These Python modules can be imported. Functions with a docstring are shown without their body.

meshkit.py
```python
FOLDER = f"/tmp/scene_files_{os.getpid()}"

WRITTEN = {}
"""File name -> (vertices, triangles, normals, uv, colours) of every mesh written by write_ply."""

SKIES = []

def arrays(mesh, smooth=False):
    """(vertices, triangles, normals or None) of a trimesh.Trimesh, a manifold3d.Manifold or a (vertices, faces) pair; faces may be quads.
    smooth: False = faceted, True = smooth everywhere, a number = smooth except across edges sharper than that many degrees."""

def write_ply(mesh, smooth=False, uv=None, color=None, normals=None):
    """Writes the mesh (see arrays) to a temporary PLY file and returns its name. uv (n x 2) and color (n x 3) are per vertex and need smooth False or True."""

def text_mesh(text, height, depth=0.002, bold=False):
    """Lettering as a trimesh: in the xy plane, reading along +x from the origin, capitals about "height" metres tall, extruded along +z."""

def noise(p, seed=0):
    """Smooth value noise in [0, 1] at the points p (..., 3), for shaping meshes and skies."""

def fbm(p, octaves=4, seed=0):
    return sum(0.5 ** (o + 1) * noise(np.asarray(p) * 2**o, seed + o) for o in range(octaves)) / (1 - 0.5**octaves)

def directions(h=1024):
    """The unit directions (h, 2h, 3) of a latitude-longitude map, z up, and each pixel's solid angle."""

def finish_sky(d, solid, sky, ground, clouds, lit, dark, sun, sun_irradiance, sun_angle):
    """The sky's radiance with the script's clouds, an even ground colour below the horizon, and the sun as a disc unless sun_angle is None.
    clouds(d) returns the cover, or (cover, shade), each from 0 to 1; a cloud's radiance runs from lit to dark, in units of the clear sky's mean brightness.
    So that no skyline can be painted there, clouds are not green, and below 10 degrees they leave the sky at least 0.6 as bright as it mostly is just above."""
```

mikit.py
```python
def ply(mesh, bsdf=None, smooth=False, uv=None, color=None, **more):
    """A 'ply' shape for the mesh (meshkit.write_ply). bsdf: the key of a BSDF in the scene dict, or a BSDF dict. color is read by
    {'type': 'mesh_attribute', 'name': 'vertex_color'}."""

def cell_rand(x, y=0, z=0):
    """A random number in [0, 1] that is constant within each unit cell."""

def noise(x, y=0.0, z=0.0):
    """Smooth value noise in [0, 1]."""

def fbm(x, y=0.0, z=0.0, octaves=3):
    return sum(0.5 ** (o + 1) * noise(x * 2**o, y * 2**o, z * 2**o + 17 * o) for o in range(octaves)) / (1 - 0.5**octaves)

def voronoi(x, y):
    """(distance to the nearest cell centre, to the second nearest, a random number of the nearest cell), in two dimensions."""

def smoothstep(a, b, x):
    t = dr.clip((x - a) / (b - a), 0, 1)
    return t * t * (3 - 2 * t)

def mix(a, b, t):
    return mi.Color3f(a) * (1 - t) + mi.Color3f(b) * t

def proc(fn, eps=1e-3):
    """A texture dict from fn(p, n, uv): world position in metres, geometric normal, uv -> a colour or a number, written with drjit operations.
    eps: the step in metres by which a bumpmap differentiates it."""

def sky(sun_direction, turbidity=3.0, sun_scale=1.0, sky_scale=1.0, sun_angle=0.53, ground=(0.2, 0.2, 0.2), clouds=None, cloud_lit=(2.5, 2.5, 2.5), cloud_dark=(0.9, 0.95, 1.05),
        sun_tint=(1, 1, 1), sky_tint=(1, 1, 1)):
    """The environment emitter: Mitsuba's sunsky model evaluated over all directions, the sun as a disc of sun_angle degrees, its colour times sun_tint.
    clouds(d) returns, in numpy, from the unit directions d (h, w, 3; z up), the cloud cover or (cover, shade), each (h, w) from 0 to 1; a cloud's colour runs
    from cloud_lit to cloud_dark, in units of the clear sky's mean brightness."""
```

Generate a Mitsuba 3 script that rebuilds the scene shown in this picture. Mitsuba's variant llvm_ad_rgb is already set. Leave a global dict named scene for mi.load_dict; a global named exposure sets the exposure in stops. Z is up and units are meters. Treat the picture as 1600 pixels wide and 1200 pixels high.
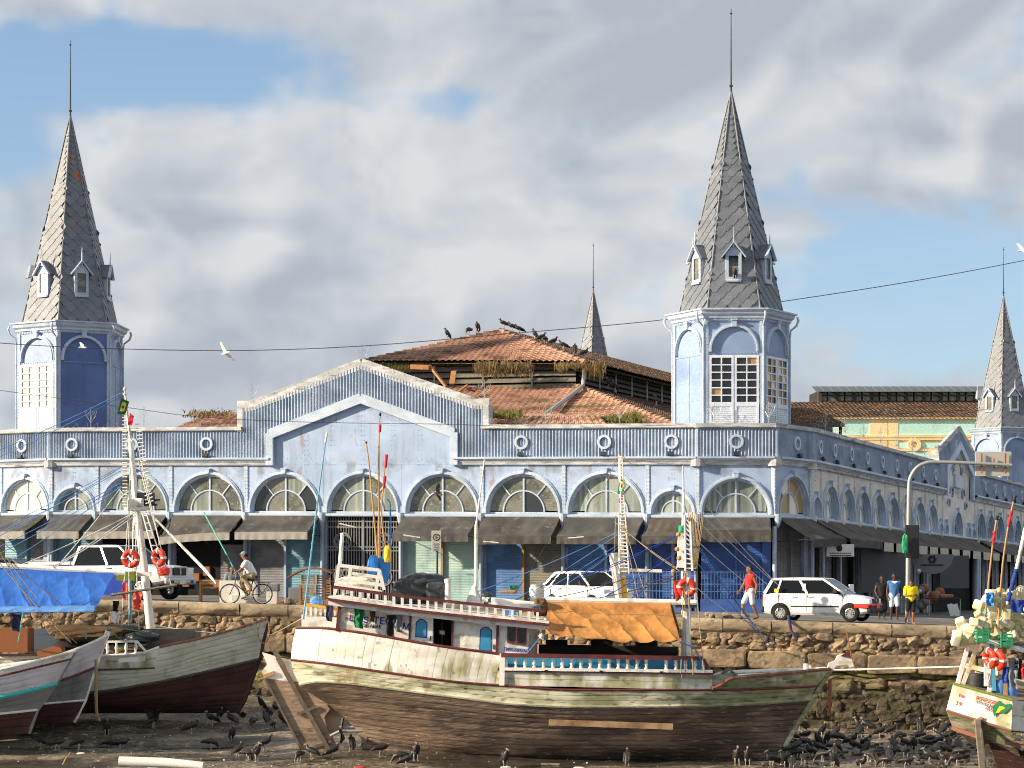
import math, random
import numpy as np, trimesh, shapely, drjit as dr, mitsuba as mi, mikit, meshkit
import manifold3d as m3
from shapely.geometry import Polygon, Point, box as sbox, LineString
from mikit import noise, fbm, smoothstep, mix, voronoi

scene, labels = {}, {}
T = mi.ScalarTransform4f
rng = np.random.default_rng(7)
pi = math.pi

# ------------------------------------------------------------------ camera, sky, exposure
F, HOR, CZ = 3640.0, 905.0, 1.32          # focal length and horizon row in photograph pixels, eye height over the street
scene['camera'] = {'type': 'perspective', 'fov': 2 * math.degrees(math.atan(800 / F)), 'fov_axis': 'x',
                   'principal_point_offset_y': -(HOR - 600) / 1200, 'near_clip': 0.5, 'far_clip': 6000.0,
                   'to_world': T().look_at(origin=[0, 0, CZ], target=[0, 1, CZ], up=[0, 0, 1])}
SUN_AZ, SUN_EL = math.radians(-73), math.radians(21)
sun_dir = [math.sin(SUN_AZ) * math.cos(SUN_EL), -math.cos(SUN_AZ) * math.cos(SUN_EL), math.sin(SUN_EL)]

def clouds(d):
    az = np.degrees(np.arctan2(d[..., 0], d[..., 1])); el = np.degrees(np.arcsin(np.clip(d[..., 2], -1, 1)))
    q = np.stack([az / 7.0, el / 4.2, az * 0 + 3.1], -1)
    w = meshkit.fbm(q * 0.8 + 11, 4, 5) - .5
    q2 = q + np.stack([w * 1.3, w * 1.1, w * 0], -1)
    n = meshkit.fbm(q2 * 1.1, 6, 2)
    cover = .66 + 2.2 * (n - .45)
    bil = lambda p: sum(.5 ** o * np.abs(2 * meshkit.noise(p * 2 ** o, 3 + o) - 1) for o in range(5)) / 1.94
    def blob(a, e, ra, re, k):
        return k * np.exp(-(((az - a) / ra) ** 2 + ((el - e) / re) ** 2) ** 1.5)
    fine = (meshkit.fbm(q * 5.0, 5, 8) - .5) * 2.0
    cover = cover + blob(-9.0, 12.2, 4.6, 1.15, -1.5) + blob(-12.2, 10.2, 1.3, 1.3, -.9) + blob(10.4, 6.9, 3.6, 2.0, -1.5) + blob(-2, 11.5, 2.2, .5, -.6)
    cover = cover + blob(-5.5, 8.5, 7, 2.6, .9) + blob(4, 13.5, 9, 1.6, .9) + blob(11, 10.5, 4, 1.5, .5) + blob(-4, 4.5, 8, 2.2, .6) + blob(8.5, 3.6, 6, 1.0, .7) + blob(-11, 14, 4, 1, .5)
    cover = np.clip(cover + fine * .95 + .5 * (1 - bil(q2 * 2.3) - .62), 0, 1)
    cover = cover * cover * (3 - 2 * cover)
    puff = 1 - bil(q2 * 1.9 + 4)
    up = 1 - bil((q2 + np.array([-.10, .16, 0])) * 1.9 + 4)
    shade = .56 + 1.5 * (up - puff) - .5 * (puff - .6) + .45 * (meshkit.fbm(q * .9 + 7, 3, 9) - .5) - blob(-4.2, 10.2, 4.0, 1.7, .35) - blob(3, 7.6, 5, 1.6, .28) - blob(-10.4, 10.3, 2.4, 1.3, .3) + blob(5, 13.2, 9, 1.6, .28) + blob(-1, 4.5, 9, 1.8, .25)
    return cover, np.clip(shade, 0, 1)

scene['sky'] = mikit.sky(sun_dir, turbidity=3.0, sun_scale=1.4, sun_angle=1.2, clouds=clouds, cloud_lit=(1.86, 1.92, 1.98), cloud_dark=(1.16, 1.28, 1.46),
                         sun_tint=(.85, .96, 1.22), sky_tint=(1.06, 1.03, 1.10), ground=(.16, .15, .14))
exposure = 2.4

# ------------------------------------------------------------------ helpers
def W(px, py, D):                     # the point at distance D that photograph pixel (px, py) shows
    return np.array([(px - 800) / F * D, D, CZ - (py - HOR) / F * D])
def n3(v):
    v = np.asarray(v, float); return v / max(np.linalg.norm(v), 1e-12)
def lin(h):
    h = h.lstrip('#'); a = np.array([int(h[i:i + 2], 16) for i in (0, 2, 4)]) / 255
    return [float(x) for x in np.where(a <= .04045, a / 12.92, ((a + .055) / 1.055) ** 2.4)]
def earc(poly, h):
    polys = [poly] if poly.geom_type == 'Polygon' else [g for g in poly.geoms if g.geom_type == 'Polygon']  # stray lines are dropped
    return trimesh.util.concatenate([trimesh.creation.extrude_polygon(g, h, engine='earcut') for g in polys if g.area > 1e-7])

class MB:
    def __init__(s): s.v, s.f, s.n = [], [], 0
    def add(s, v, f):
        v = np.asarray(v, float).reshape(-1, 3); f = np.asarray(f, int)
        if f.shape[1] == 4: f = np.vstack([f[:, [0, 1, 2]], f[:, [0, 2, 3]]])
        s.v.append(v); s.f.append(f + s.n); s.n += len(v); return s
    def tm(s, m): return s.add(m.vertices, m.faces)
    def box(s, c, d, R=None):         # centre, full sizes, optional rotation
        p = np.array([[x, y, z] for x in (-.5, .5) for y in (-.5, .5) for z in (-.5, .5)]) * np.asarray(d, float)
        if R is not None: p = p @ np.asarray(R).T
        return s.add(p + np.asarray(c, float), CUBE)
    def bx(s, x0, x1, y0, y1, z0, z1): return s.box([(x0 + x1) / 2, (y0 + y1) / 2, (z0 + z1) / 2], [x1 - x0, y1 - y0, z1 - z0])
    def bar(s, a, b, w, h, up=(0, 0, 1)):
        a, b = np.asarray(a, float), np.asarray(b, float); t = b - a; L = np.linalg.norm(t); t = t / L
        u = np.cross(t, up)
        u = n3(u if np.linalg.norm(u) > 1e-6 else np.cross(t, (0, 1, 0))); v = np.cross(u, t)
        return s.box((a + b) / 2, [L, w, h], np.stack([t, u, v], 1))
    def tube(s, pts, r, n=6, cap=True):
        p = np.asarray(pts, float); k = len(p); r = np.broadcast_to(np.asarray(r, float), (k,))
        t = np.gradient(p, axis=0); t /= np.linalg.norm(t, axis=1, keepdims=True) + 1e-12
        ref = np.array([0, 0, 1.]) if np.mean(np.abs(t[:, 2])) < .8 else np.array([0, 1., 0])
        a = np.cross(t, ref); a /= np.linalg.norm(a, axis=1, keepdims=True) + 1e-12; b = np.cross(t, a)
        th = np.arange(n) * 2 * pi / n
        v = p[:, None] + r[:, None, None] * (np.cos(th)[None, :, None] * a[:, None] + np.sin(th)[None, :, None] * b[:, None])
        i, j = np.meshgrid(np.arange(k - 1), np.arange(n), indexing='ij')
        q = np.stack([i * n + j, (i + 1) * n + j, (i + 1) * n + (j + 1) % n, i * n + (j + 1) % n], -1).reshape(-1, 4)
        s.add(v.reshape(-1, 3), q)
        if cap and n > 2:
            for e in (0, k - 1):
                ring = v[e]; f = [[0, x, x + 1] if e else [0, x + 1, x] for x in range(1, n - 1)]
                s.add(ring, f)
        return s
    def lathe(s, prof, o=(0, 0, 0), n=16, axis=(0, 0, 1)):
        prof = np.asarray(prof, float); ax = n3(axis); u = n3(np.cross(ax, (0, 1, 0) if abs(ax[1]) < .9 else (1, 0, 0))); w = np.cross(ax, u)
        th = np.arange(n) * 2 * pi / n; k = len(prof)
        v = np.asarray(o, float) + prof[:, 0][:, None, None] * (np.cos(th)[None, :, None] * u + np.sin(th)[None, :, None] * w) + prof[:, 1][:, None, None] * ax
        i, j = np.meshgrid(np.arange(k - 1), np.arange(n), indexing='ij')
        q = np.stack([i * n + j, i * n + (j + 1) % n, (i + 1) * n + (j + 1) % n, (i + 1) * n + j], -1).reshape(-1, 4)
        return s.add(v.reshape(-1, 3), q)
    def prism(s, poly, o, u, v, h):   # polygon in the plane (u, v) through o, extruded by h along u x v
        if not hasattr(poly, 'geom_type'): poly = Polygon(poly)
        if poly.geom_type == 'GeometryCollection': poly = shapely.union_all([g for g in poly.geoms if g.area > 1e-7])
        m = earc(poly.buffer(0), abs(h)); p = np.asarray(m.vertices); u, v = n3(u), n3(v); w = np.cross(u, v) * np.sign(h)
        f = np.asarray(m.faces); f = f if h > 0 else f[:, ::-1]
        return s.add(np.asarray(o) + p[:, :1] * u + p[:, 1:2] * v + p[:, 2:3] * w, f)
    def grid(s, P, thick=None):
        P = np.asarray(P, float); a, b = P.shape[:2]
        i, j = np.meshgrid(np.arange(a - 1), np.arange(b - 1), indexing='ij')
        q = np.stack([i * b + j, (i + 1) * b + j, (i + 1) * b + j + 1, i * b + j + 1], -1).reshape(-1, 4)
        s.add(P.reshape(-1, 3), q)
        if thick is not None:
            s.add((P + np.asarray(thick)).reshape(-1, 3), q[:, ::-1])
            e = [(x, 0) for x in range(a)] + [(a - 1, y) for y in range(1, b)] + [(x, b - 1) for x in range(a - 2, -1, -1)] + [(0, y) for y in range(b - 2, 0, -1)]
            ring = np.array([P[x, y] for x, y in e]); k = len(ring)
            s.add(np.vstack([ring, ring + np.asarray(thick)]), [[x, (x + 1) % k, k + (x + 1) % k, k + x][::-1] for x in range(k)])
        return s
    def mesh(s):
        return trimesh.Trimesh(np.vstack(s.v), np.vstack(s.f), process=False)
    def moved(s, fn):
        o = MB(); o.add(fn(np.vstack(s.v)), np.vstack(s.f)); return o
CUBE = np.array([[0, 1, 3], [0, 3, 2], [4, 6, 7], [4, 7, 5], [0, 4, 5], [0, 5, 1], [2, 3, 7], [2, 7, 6], [0, 2, 6], [0, 6, 4], [1, 5, 7], [1, 7, 3]])

def hull(*ps): return m3.Manifold.batch_hull(list(ps))
def ball(c, r, n=10): return m3.Manifold.sphere(float(r), n).translate([float(x) for x in c])
def bone(a, ra, b, rb, n=10): return hull(ball(a, ra, n), ball(b, rb, n))
def to_tm(man):
    m = man.to_mesh(); return trimesh.Trimesh(m.vert_properties[:, :3], m.tri_verts, process=True)
def soft(mans, step=.05, it=6):
    m = m3.Manifold.batch_boolean(mans, m3.OpType.Add) if len(mans) > 1 else mans[0]
    t = to_tm(m.refine_to_length(step)); trimesh.smoothing.filter_taubin(t, .5, .52, it); return t
def rot(axis, deg): return np.array(trimesh.transformations.rotation_matrix(math.radians(deg), axis))[:3, :3]
def rbox(d, r=.02):                   # rounded box
    h = np.asarray(d, float) / 2 - r
    return to_tm(hull(*[ball((x * h[0], y * h[1], z * h[2]), r, 8) for x in (-1, 1) for y in (-1, 1) for z in (-1, 1)]))

used = {}
def nk(base):
    k = used.get(base, -1) + 1; used[base] = k
    return base if k == 0 else f'{base}_{k:03d}'
def thing(name, label, cat, group=None):
    key = nk(name); labels[key] = {'label': label, 'category': cat}
    if group: labels[key]['group'] = group
    return key
def put(key, mesh, mat, smooth=False, **kw):
    scene[key] = mikit.ply(mesh.mesh() if isinstance(mesh, MB) else mesh, mat, smooth=smooth, **kw); return key
def part(parent, name, mesh, mat, smooth=False, label=None, kind=None, **kw):
    key = nk(f'{parent}__{name}')
    put(key, mesh, mat, smooth, **kw)
    if label or kind:
        labels[key] = {}
        if label: labels[key]['label'] = label
        if kind: labels[key]['kind'] = kind
    return key
def again(key, src, tw):              # another entry for the same mesh
    scene[key] = {**src, 'to_world': tw}; return key
def split_part(parent, name, mb, m):
    for g in trimesh.Trimesh(*(lambda q: (q.vertices, q.faces))(mb.mesh()), process=True).split(only_watertight=False): part(parent, name, g, m)
def solo(name, label, cat, mesh, mat, smooth=False, group=None, **kw):
    key = thing(name, label, cat, group); return put(key, mesh, mat, smooth, **kw)
def struct(name, mesh, mat, smooth=False, kind='structure', label=None, **kw):
    key = nk(name); put(key, mesh, mat, smooth, **kw); labels[key] = {'kind': kind}
    if label: labels[key]['label'] = label
    return key
def M4(R, t):
    m = np.eye(4); m[:3, :3] = R; m[:3, 3] = t; return T(m)

# ------------------------------------------------------------------ materials
def mat(name, col, rough=.6, bump=None, bs=.01, metal=0.0, eps=.004, rough_fn=None, **kw):
    base = mikit.proc(col) if callable(col) else {'type': 'rgb', 'value': [float(x) for x in (lin(col) if isinstance(col, str) else col)]}
    b = {'type': 'principled', 'base_color': base, 'roughness': mikit.proc(rough_fn) if rough_fn else float(rough), 'metallic': float(metal), **kw}
    if bump: b = {'type': 'bumpmap', 'arbitrary': mikit.proc(bump, eps), 'scale': bs, 'bsdf': b}
    scene[name] = {'type': 'twosided', 'bsdf': b}
    return name

def streaked(a, b, dirt, s=1.0, amount=.5):
    a, b, dirt = lin(a), lin(b), lin(dirt)
    def fn(p, n, uv):
        h = p.x * .8 + p.y * .6
        blot = fbm(p.x * s, p.y * s, p.z * s, 4)
        run = fbm(h * 5 * s, p.z * .5 * s, 3.3, 3)
        c = mix(a, b, smoothstep(.35, .65, blot))
        return mix(c, dirt, smoothstep(.52, .85, run * .6 + blot * .45) * amount)
    return fn
def facade_paint(p, n, uv):
    h = p.x * .95 - p.y * .3
    blot = fbm(p.x * .9, p.y * .9, p.z * .9, 4); run = fbm(h * 6, p.z * .45, 3.3, 3)
    c = mix(lin('#a4b6d2'), lin('#96aac8'), smoothstep(.35, .65, blot))
    c = mix(c, lin('#7e8490'), smoothstep(.55, .85, run * .6 + blot * .45) * .55)
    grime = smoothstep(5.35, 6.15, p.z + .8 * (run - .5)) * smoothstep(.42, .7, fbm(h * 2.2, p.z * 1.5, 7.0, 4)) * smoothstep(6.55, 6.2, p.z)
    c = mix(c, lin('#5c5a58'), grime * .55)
    return mix(c, lin('#8a6248'), smoothstep(.70, .8, fbm(h * 3.1, p.z * 1.1, 5.0, 4)) * .55)
mat('iron_paint', facade_paint, .45)
mat('wing_paint', streaked('#d6d1c8', '#c4c0ba', '#77746f', 1.3, .6), .5)
mat('trim_paint', streaked('#b9c5d5', '#a9b8ca', '#7e8894', 1.4, .4), .4)
mat('parapet_paint', streaked('#9aa7bb', '#8998ae', '#5f6672', 1.3, .7), .45)
mat('tower_paint', streaked('#90a5c6', '#8297ba', '#64728f', .7, .4), .45)
def _cop(p, n, uv):
    s = fbm(p.x * 2.2, p.y * 2.2, p.z * 5, 5)
    c = mix(lin('#c2c4c6'), lin('#a2a5a8'), smoothstep(.35, .6, s))
    return mix(c, lin('#3a3936'), smoothstep(.60, .74, fbm(p.x * 1.3 + 5, p.y * 1.3, p.z * 9, 4)) * .6)
mat('grimy_coping', _cop, .7)
for i, (a, b) in enumerate((('#70757e', '#666b74'), ('#6c717a', '#62676f'), ('#757a83', '#6b7079'))):
    def _sl(p, n, uv, a=lin(a), b=lin(b), i=i):
        s = fbm(p.x * 3 + i * 5, p.y * 3, p.z * 3, 4)
        c = mix(a, b, smoothstep(.3, .7, s))
        return mix(c, lin('#a8602c'), smoothstep(.60, .70, fbm(p.x * 2.1 + 3, p.y * 2.1, p.z * 1.6, 4)) * smoothstep(-16, -18, p.x) * smoothstep(16.5, 20, p.z) * .7)
    mat(f'slate_{i}', _sl, .5)
mat('lead_strip', '#7f8286', .5)
def _clay(p, n, uv):
    s = fbm(p.x * 1.6, p.y * 1.6, p.z * 3, 5); k = mikit.cell_rand(p.x * 4.2, p.y * 3.0, p.z * 5)
    c = mix(mix(lin('#a07a68'), lin('#ae8c78'), k), lin('#7c5a4a'), smoothstep(.5, .7, s))
    return mix(c, lin('#5b5138'), smoothstep(.56, .7, fbm(p.x * .8, p.y * .8 + 3, p.z * 2.5, 5)) * .7)
mat('clay_tile', _clay, .8)
def _old(p, n, uv):
    s = fbm(p.x * 3, p.y * 3, p.z * 6, 5)
    return mix(mix(lin('#6d4f3c'), lin('#3c322a'), smoothstep(.35, .6, s)), lin('#8c8878'), smoothstep(.6, .75, fbm(p.x * 5, p.y * 5, p.z * 9, 3)) * .7)
mat('old_tile', _old, .85)
mat('dark_wood', '#4a443c', .75)
mat('grey_louvre', '#77736a', .7)
mat('dark_sheet', '#4c5559', .5)
mat('bright_tin', '#aeb3b5', .45)
def _glass(p, n, uv):
    h = p.x * .9 - p.y * .4
    s = fbm(h * 2.5, p.z * 2.5, 1.0, 4); d = noise(h * 18, p.z * 18, 2)
    c = mix(lin('#54564f'), lin('#72736a'), smoothstep(.35, .65, s))
    return mix(c, lin('#96957f'), smoothstep(.72, .9, d) * .6)
mat('dusty_glass', _glass, .25, specular=.6)
def _curtain(p, n, uv):
    h = (p.x * .95 - p.y * .3) * 9
    s = noise(h, p.z * .4, 0)
    return mix(lin('#6f7770'), lin('#9aa096'), smoothstep(.25, .75, s))
mat('curtain_glass', _curtain, .3, specular=.6)
mat('dark_pane', '#1c2026', .12, specular=.7)
mat('warm_pane', '#a98a55', .3)
mat('cream_pane', '#e2d8c0', .25)
def _cloth(p, n, uv):
    s = fbm(p.x * 1.5, p.y * 1.5, p.z * 2, 4)
    return mix(mix(lin('#3c3b3b'), lin('#52504d'), smoothstep(.3, .7, s)), lin('#7d7568'), smoothstep(.66, .8, fbm(p.x * 5, p.y * 5, p.z * 2, 3)) * .5)
mat('awning_cloth', _cloth, .85)
mat('valance_cloth', '#8d8a84', .8)
mat('pale_valance', '#b9b3a2', .8)
for nme, a, b in (('teal', '#6f97a4', '#587f90'), ('green', '#a9c0b8', '#8fb0b0'), ('blue', '#5a7fb0', '#456a9e'), ('grey', '#77777a', '#5f6066'), ('brown', '#7d7a70', '#6a675f'), ('deep', '#3f62a8', '#355493')):
    mat('shutter_' + nme, streaked(a, b, '#55534e', 1.6, .5), .5)
mat('void_black', '#0d0d0e', .9)
mat('shop_dark', '#23211f', .9)
mat('iron_black', '#26282c', .5)
mat('grille_grey', '#77777a', .5)
mat('yellow_wall', streaked('#fbe2ae', '#f4d698', '#a8966e', .5, .4), .8)
mat('mint_wall', streaked('#cdf3e8', '#c0ecdf', '#a9c2b4', .5, .3), .8)
mat('weed_dry', '#8d7a4c', .9); mat('weed_green', '#6c7a34', .9); mat('weed_brown', '#5a4630', .9)
def _stone(p, n, uv):
    s = fbm(p.x * 2.3, p.y * 2.3, p.z * 2.3, 5)
    c = mix(lin('#9a856b'), lin('#736350'), smoothstep(.35, .65, s))
    return mix(c, lin('#4d4134'), smoothstep(.6, .75, fbm(p.x * 6, p.y * 6, p.z * 6, 4)) * .75)
rocky = lambda p, n, uv: fbm(p.x * 9, p.y * 9, p.z * 9, 4)
mat('quay_stone', _stone, .85, bump=rocky, bs=.05)
def _moss_shade(p, n, uv):
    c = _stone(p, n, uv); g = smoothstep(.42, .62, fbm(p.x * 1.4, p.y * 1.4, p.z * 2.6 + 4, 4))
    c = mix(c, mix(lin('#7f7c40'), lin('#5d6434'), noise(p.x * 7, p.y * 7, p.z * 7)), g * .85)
    return mix(c, lin('#2f2a24'), smoothstep(-1.35, -2.1, p.z + .5 * fbm(p.x * 1.5, 2, 3, 3)) * .8)  # darker lower wall: tide wetness, raised to paint in a cast shadow
mat('mossy_shaded_stone', _moss_shade, .85, bump=rocky, bs=.07)
def _conc(p, n, uv):
    s = fbm(p.x * 1.2, p.y * 1.2, p.z * 3, 5)
    return mix(mix(lin('#a8967c'), lin('#877863'), smoothstep(.35, .62, s)), lin('#5b5041'), smoothstep(.6, .72, fbm(p.x * 5, p.y * 5, p.z * 8, 4)) * .6)
mat('quay_concrete', _conc, .85, bump=rocky, bs=.03)
mat('quay_mortar', lambda p, n, uv: mix(lin('#7d6a52'), lin('#4a3f32'), fbm(p.x * 4, p.y * 4, p.z * 4, 4)), .95, bump=rocky, bs=.06)
mat('asphalt', lambda p, n, uv: mix(lin('#4c4a48'), lin('#6a655f'), smoothstep(.35, .7, fbm(p.x * .8, p.y * .8, 0, 5))), .85)
def wet(p): return smoothstep(.49, .56, fbm(p.x * .22 + 3, p.y * .55, 1.7, 4)) * smoothstep(66, 64, p.y + p.x * -.12)
def _mud(p, n, uv):
    s = fbm(p.x * 1.3, p.y * 1.3, 0, 5)
    c = mix(lin('#7c7264'), lin('#574f44'), smoothstep(.35, .65, s))
    c = mix(c, lin('#3f382f'), smoothstep(.48, .62, fbm(p.x * .5, p.y * 3.2, 5.0, 4)) * .6)
    c = mix(c, lin('#968a74'), smoothstep(.6, .75, fbm(p.x * 9, p.y * 9, 2, 3)) * .7)
    return mix(c, lin('#2b2823'), wet(p) * .8)
mat('mud', _mud, .6, bump=lambda p, n, uv: fbm(p.x * 6, p.y * 6, 0, 4) * (1 - wet(p)), bs=.07, rough_fn=lambda p, n, uv: .34 + .3 * smoothstep(.35, .6, fbm(p.x * .7, p.y * 2.5, 9.0, 3)) - .28 * wet(p))
def _hullwhite(p, n, uv):
    zz = p.z + .05 * p.x * .0
    run = fbm(p.x * 3.0, p.z * .45, p.y * .2, 4)
    c = mix(lin('#e2dfd8'), lin('#ccc7ba'), smoothstep(.35, .65, fbm(p.x * 1.2, p.y, p.z * 3, 4)))
    alg = smoothstep(.50, .68, run * .7 + fbm(p.x * 1.1, 3.0, p.z * 1.3, 4) * .45 - .22 * smoothstep(-1.3, -.4, zz))
    c = mix(c, mix(lin('#a9a46a'), lin('#6f6f44'), noise(p.x * 8, p.z * 8, 1)), alg * .8)
    return mix(c, lin('#4a463a'), smoothstep(.66, .78, fbm(p.x * 7, p.y * 2, p.z * 5, 4)) * .5)
mat('hull_white', _hullwhite, .55)
def _hullmoss(p, n, uv):
    c = mix(lin('#d8d3bd'), lin('#aaa888'), smoothstep(.3, .6, fbm(p.x * 1.6, p.y, p.z * 5, 5)))
    c = mix(c, mix(lin('#7c8150'), lin('#4f5636'), noise(p.x * 9, p.z * 12, 2)), smoothstep(.46, .62, fbm(p.x * .9 + 2, p.y, p.z * 2.0, 5) + .012 * (p.x - 1)) * .65)
    c = mix(c, lin('#8a5a3c'), smoothstep(.66, .78, fbm(p.x * 2.6, 4.0, p.z * .7, 4)) * .5)
    return mix(c, lin('#3a372e'), smoothstep(.6, .72, fbm(p.x * 4, 1.0, p.z * 14, 4)) * .6)
mat('hull_moss', _hullmoss, .6)
def _hullbrown(p, n, uv):
    s = fbm(p.x * 1.0, p.y, p.z * 2.6, 5)
    c = mix(lin('#8a7465'), lin('#61524a'), smoothstep(.32, .62, s + .010 * p.x))
    c = mix(c, lin('#a08a74'), smoothstep(.45, .7, fbm(p.x * 2, 7.0, p.z * 3, 4) - .05 * (p.x + 2)) * .6)
    sc = fbm(p.x * 4, p.y * 3, p.z * 16, 4)
    return mix(c, lin('#c2b59e'), smoothstep(.58, .74, sc) * .35)
mat('hull_brown', _hullbrown, .75, bump=lambda p, n, uv: fbm(p.x * 6, p.y * 6, p.z * 20, 3), bs=.02)
mat('hull_red', streaked('#4f322d', '#3f2926', '#241c1a', 1.5, .7), .75)
mat('hull_grey', streaked('#8b8e8e', '#787b7c', '#50504d', 1.5, .7), .6)
mat('hull_aqua', '#38b7b0', .5)
def _white(p, n, uv):
    return mix(lin('#e9e6df'), lin('#b0a894'), smoothstep(.52, .72, fbm(p.x * 4, p.y * 4, p.z * 4, 4)) * .7)
mat('boat_white', _white, .5)
mat('maroon', streaked('#6b3230', '#5a2a2a', '#3d2a26', 3, .5), .5)
mat('cap_rust', streaked('#8d5a46', '#7a5040', '#c2b8a8', 2, .6), .6)
mat('panel_blue', streaked('#3d97c4', '#358bb8', '#2f6c90', 2, .4), .45)
mat('rail_yellow', '#e0a93a', .5)
mat('pole_cyan', '#5ba3c2', .5)
mat('bamboo', '#b08a5a', .7)
mat('wood_plain', lambda p, n, uv: mix(lin('#b58452'), lin('#8a5f38'), fbm(p.x * 12, p.y * 12, p.z * 3, 3)), .7)
mat('old_wood', lambda p, n, uv: mix(lin('#8d8272'), lin('#5d5347'), fbm(p.x * 5, p.y * 5, p.z * 9, 4)), .8)
mat('tarp_blue', lambda p, n, uv: mix(lin('#3068bd'), lin('#2454a8'), smoothstep(.35, .7, fbm(p.x * 1.5, p.y * 1.5, p.z * 1.5, 4))), .42); mat('tarp_navy', '#20409a', .5); mat('tarp_black', '#33373a', .35); mat('tarp_orange', lambda p, n, uv: mix(lin('#b98040'), lin('#a06a30'), smoothstep(.4, .7, fbm(p.x * 2, p.y * 2, p.z * 2, 4))), .75)
mat('buoy_red', '#d23a26', .45); mat('plastic_blue', '#2a7fd0', .4); mat('plastic_yellow', '#e8bf28', .45); mat('plastic_green', '#1f8f62', .5)
mat('rope_white', '#d9d6cc', .8); mat('rope_blue', '#5a8fd0', .7); mat('rope_tan', '#9c8a6a', .9); mat('rope_teal', '#4fa39a', .8); mat('wire_dark', '#3a3b3e', .6)
mat('car_white', '#e6e6e4', .25, clearcoat=.8, specular=.5); mat('car_silver', '#c6c9cc', .25, metal=.25, clearcoat=.8)
mat('car_glass', '#0e1114', .06, specular=.35); mat('tyre', '#161616', .85); mat('alloy', '#b7b9ba', .35, metal=.5); mat('black_plastic', '#232426', .6)
mat('bumper_red', '#c23326', .4); mat('headlamp', '#dfe3e6', .1, specular=.8); mat('lamp_red', '#a01c16', .25); mat('lamp_amber', '#d6702a', .3)
mat('skin_brown', '#8a5a40', .55); mat('skin_dark', '#4a3026', .55); mat('hair', '#15120f', .7)
mat('shirt_white', '#e4e4e2', .85); mat('shirt_red', '#c9282a', .85); mat('shirt_yellow', '#f0d410', .85); mat('shirt_blue', '#3d6ea8', .85); mat('dress_black', '#1b1a1e', .85)
mat('pants_khaki', '#9a8a64', .85); mat('shorts_pale', '#c3cbd6', .85); mat('shorts_black', '#1c1c1e', .85); mat('cloth_grey', '#7a7d82', .85); mat('cloth_navy', '#2a2c52', .85)
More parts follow.
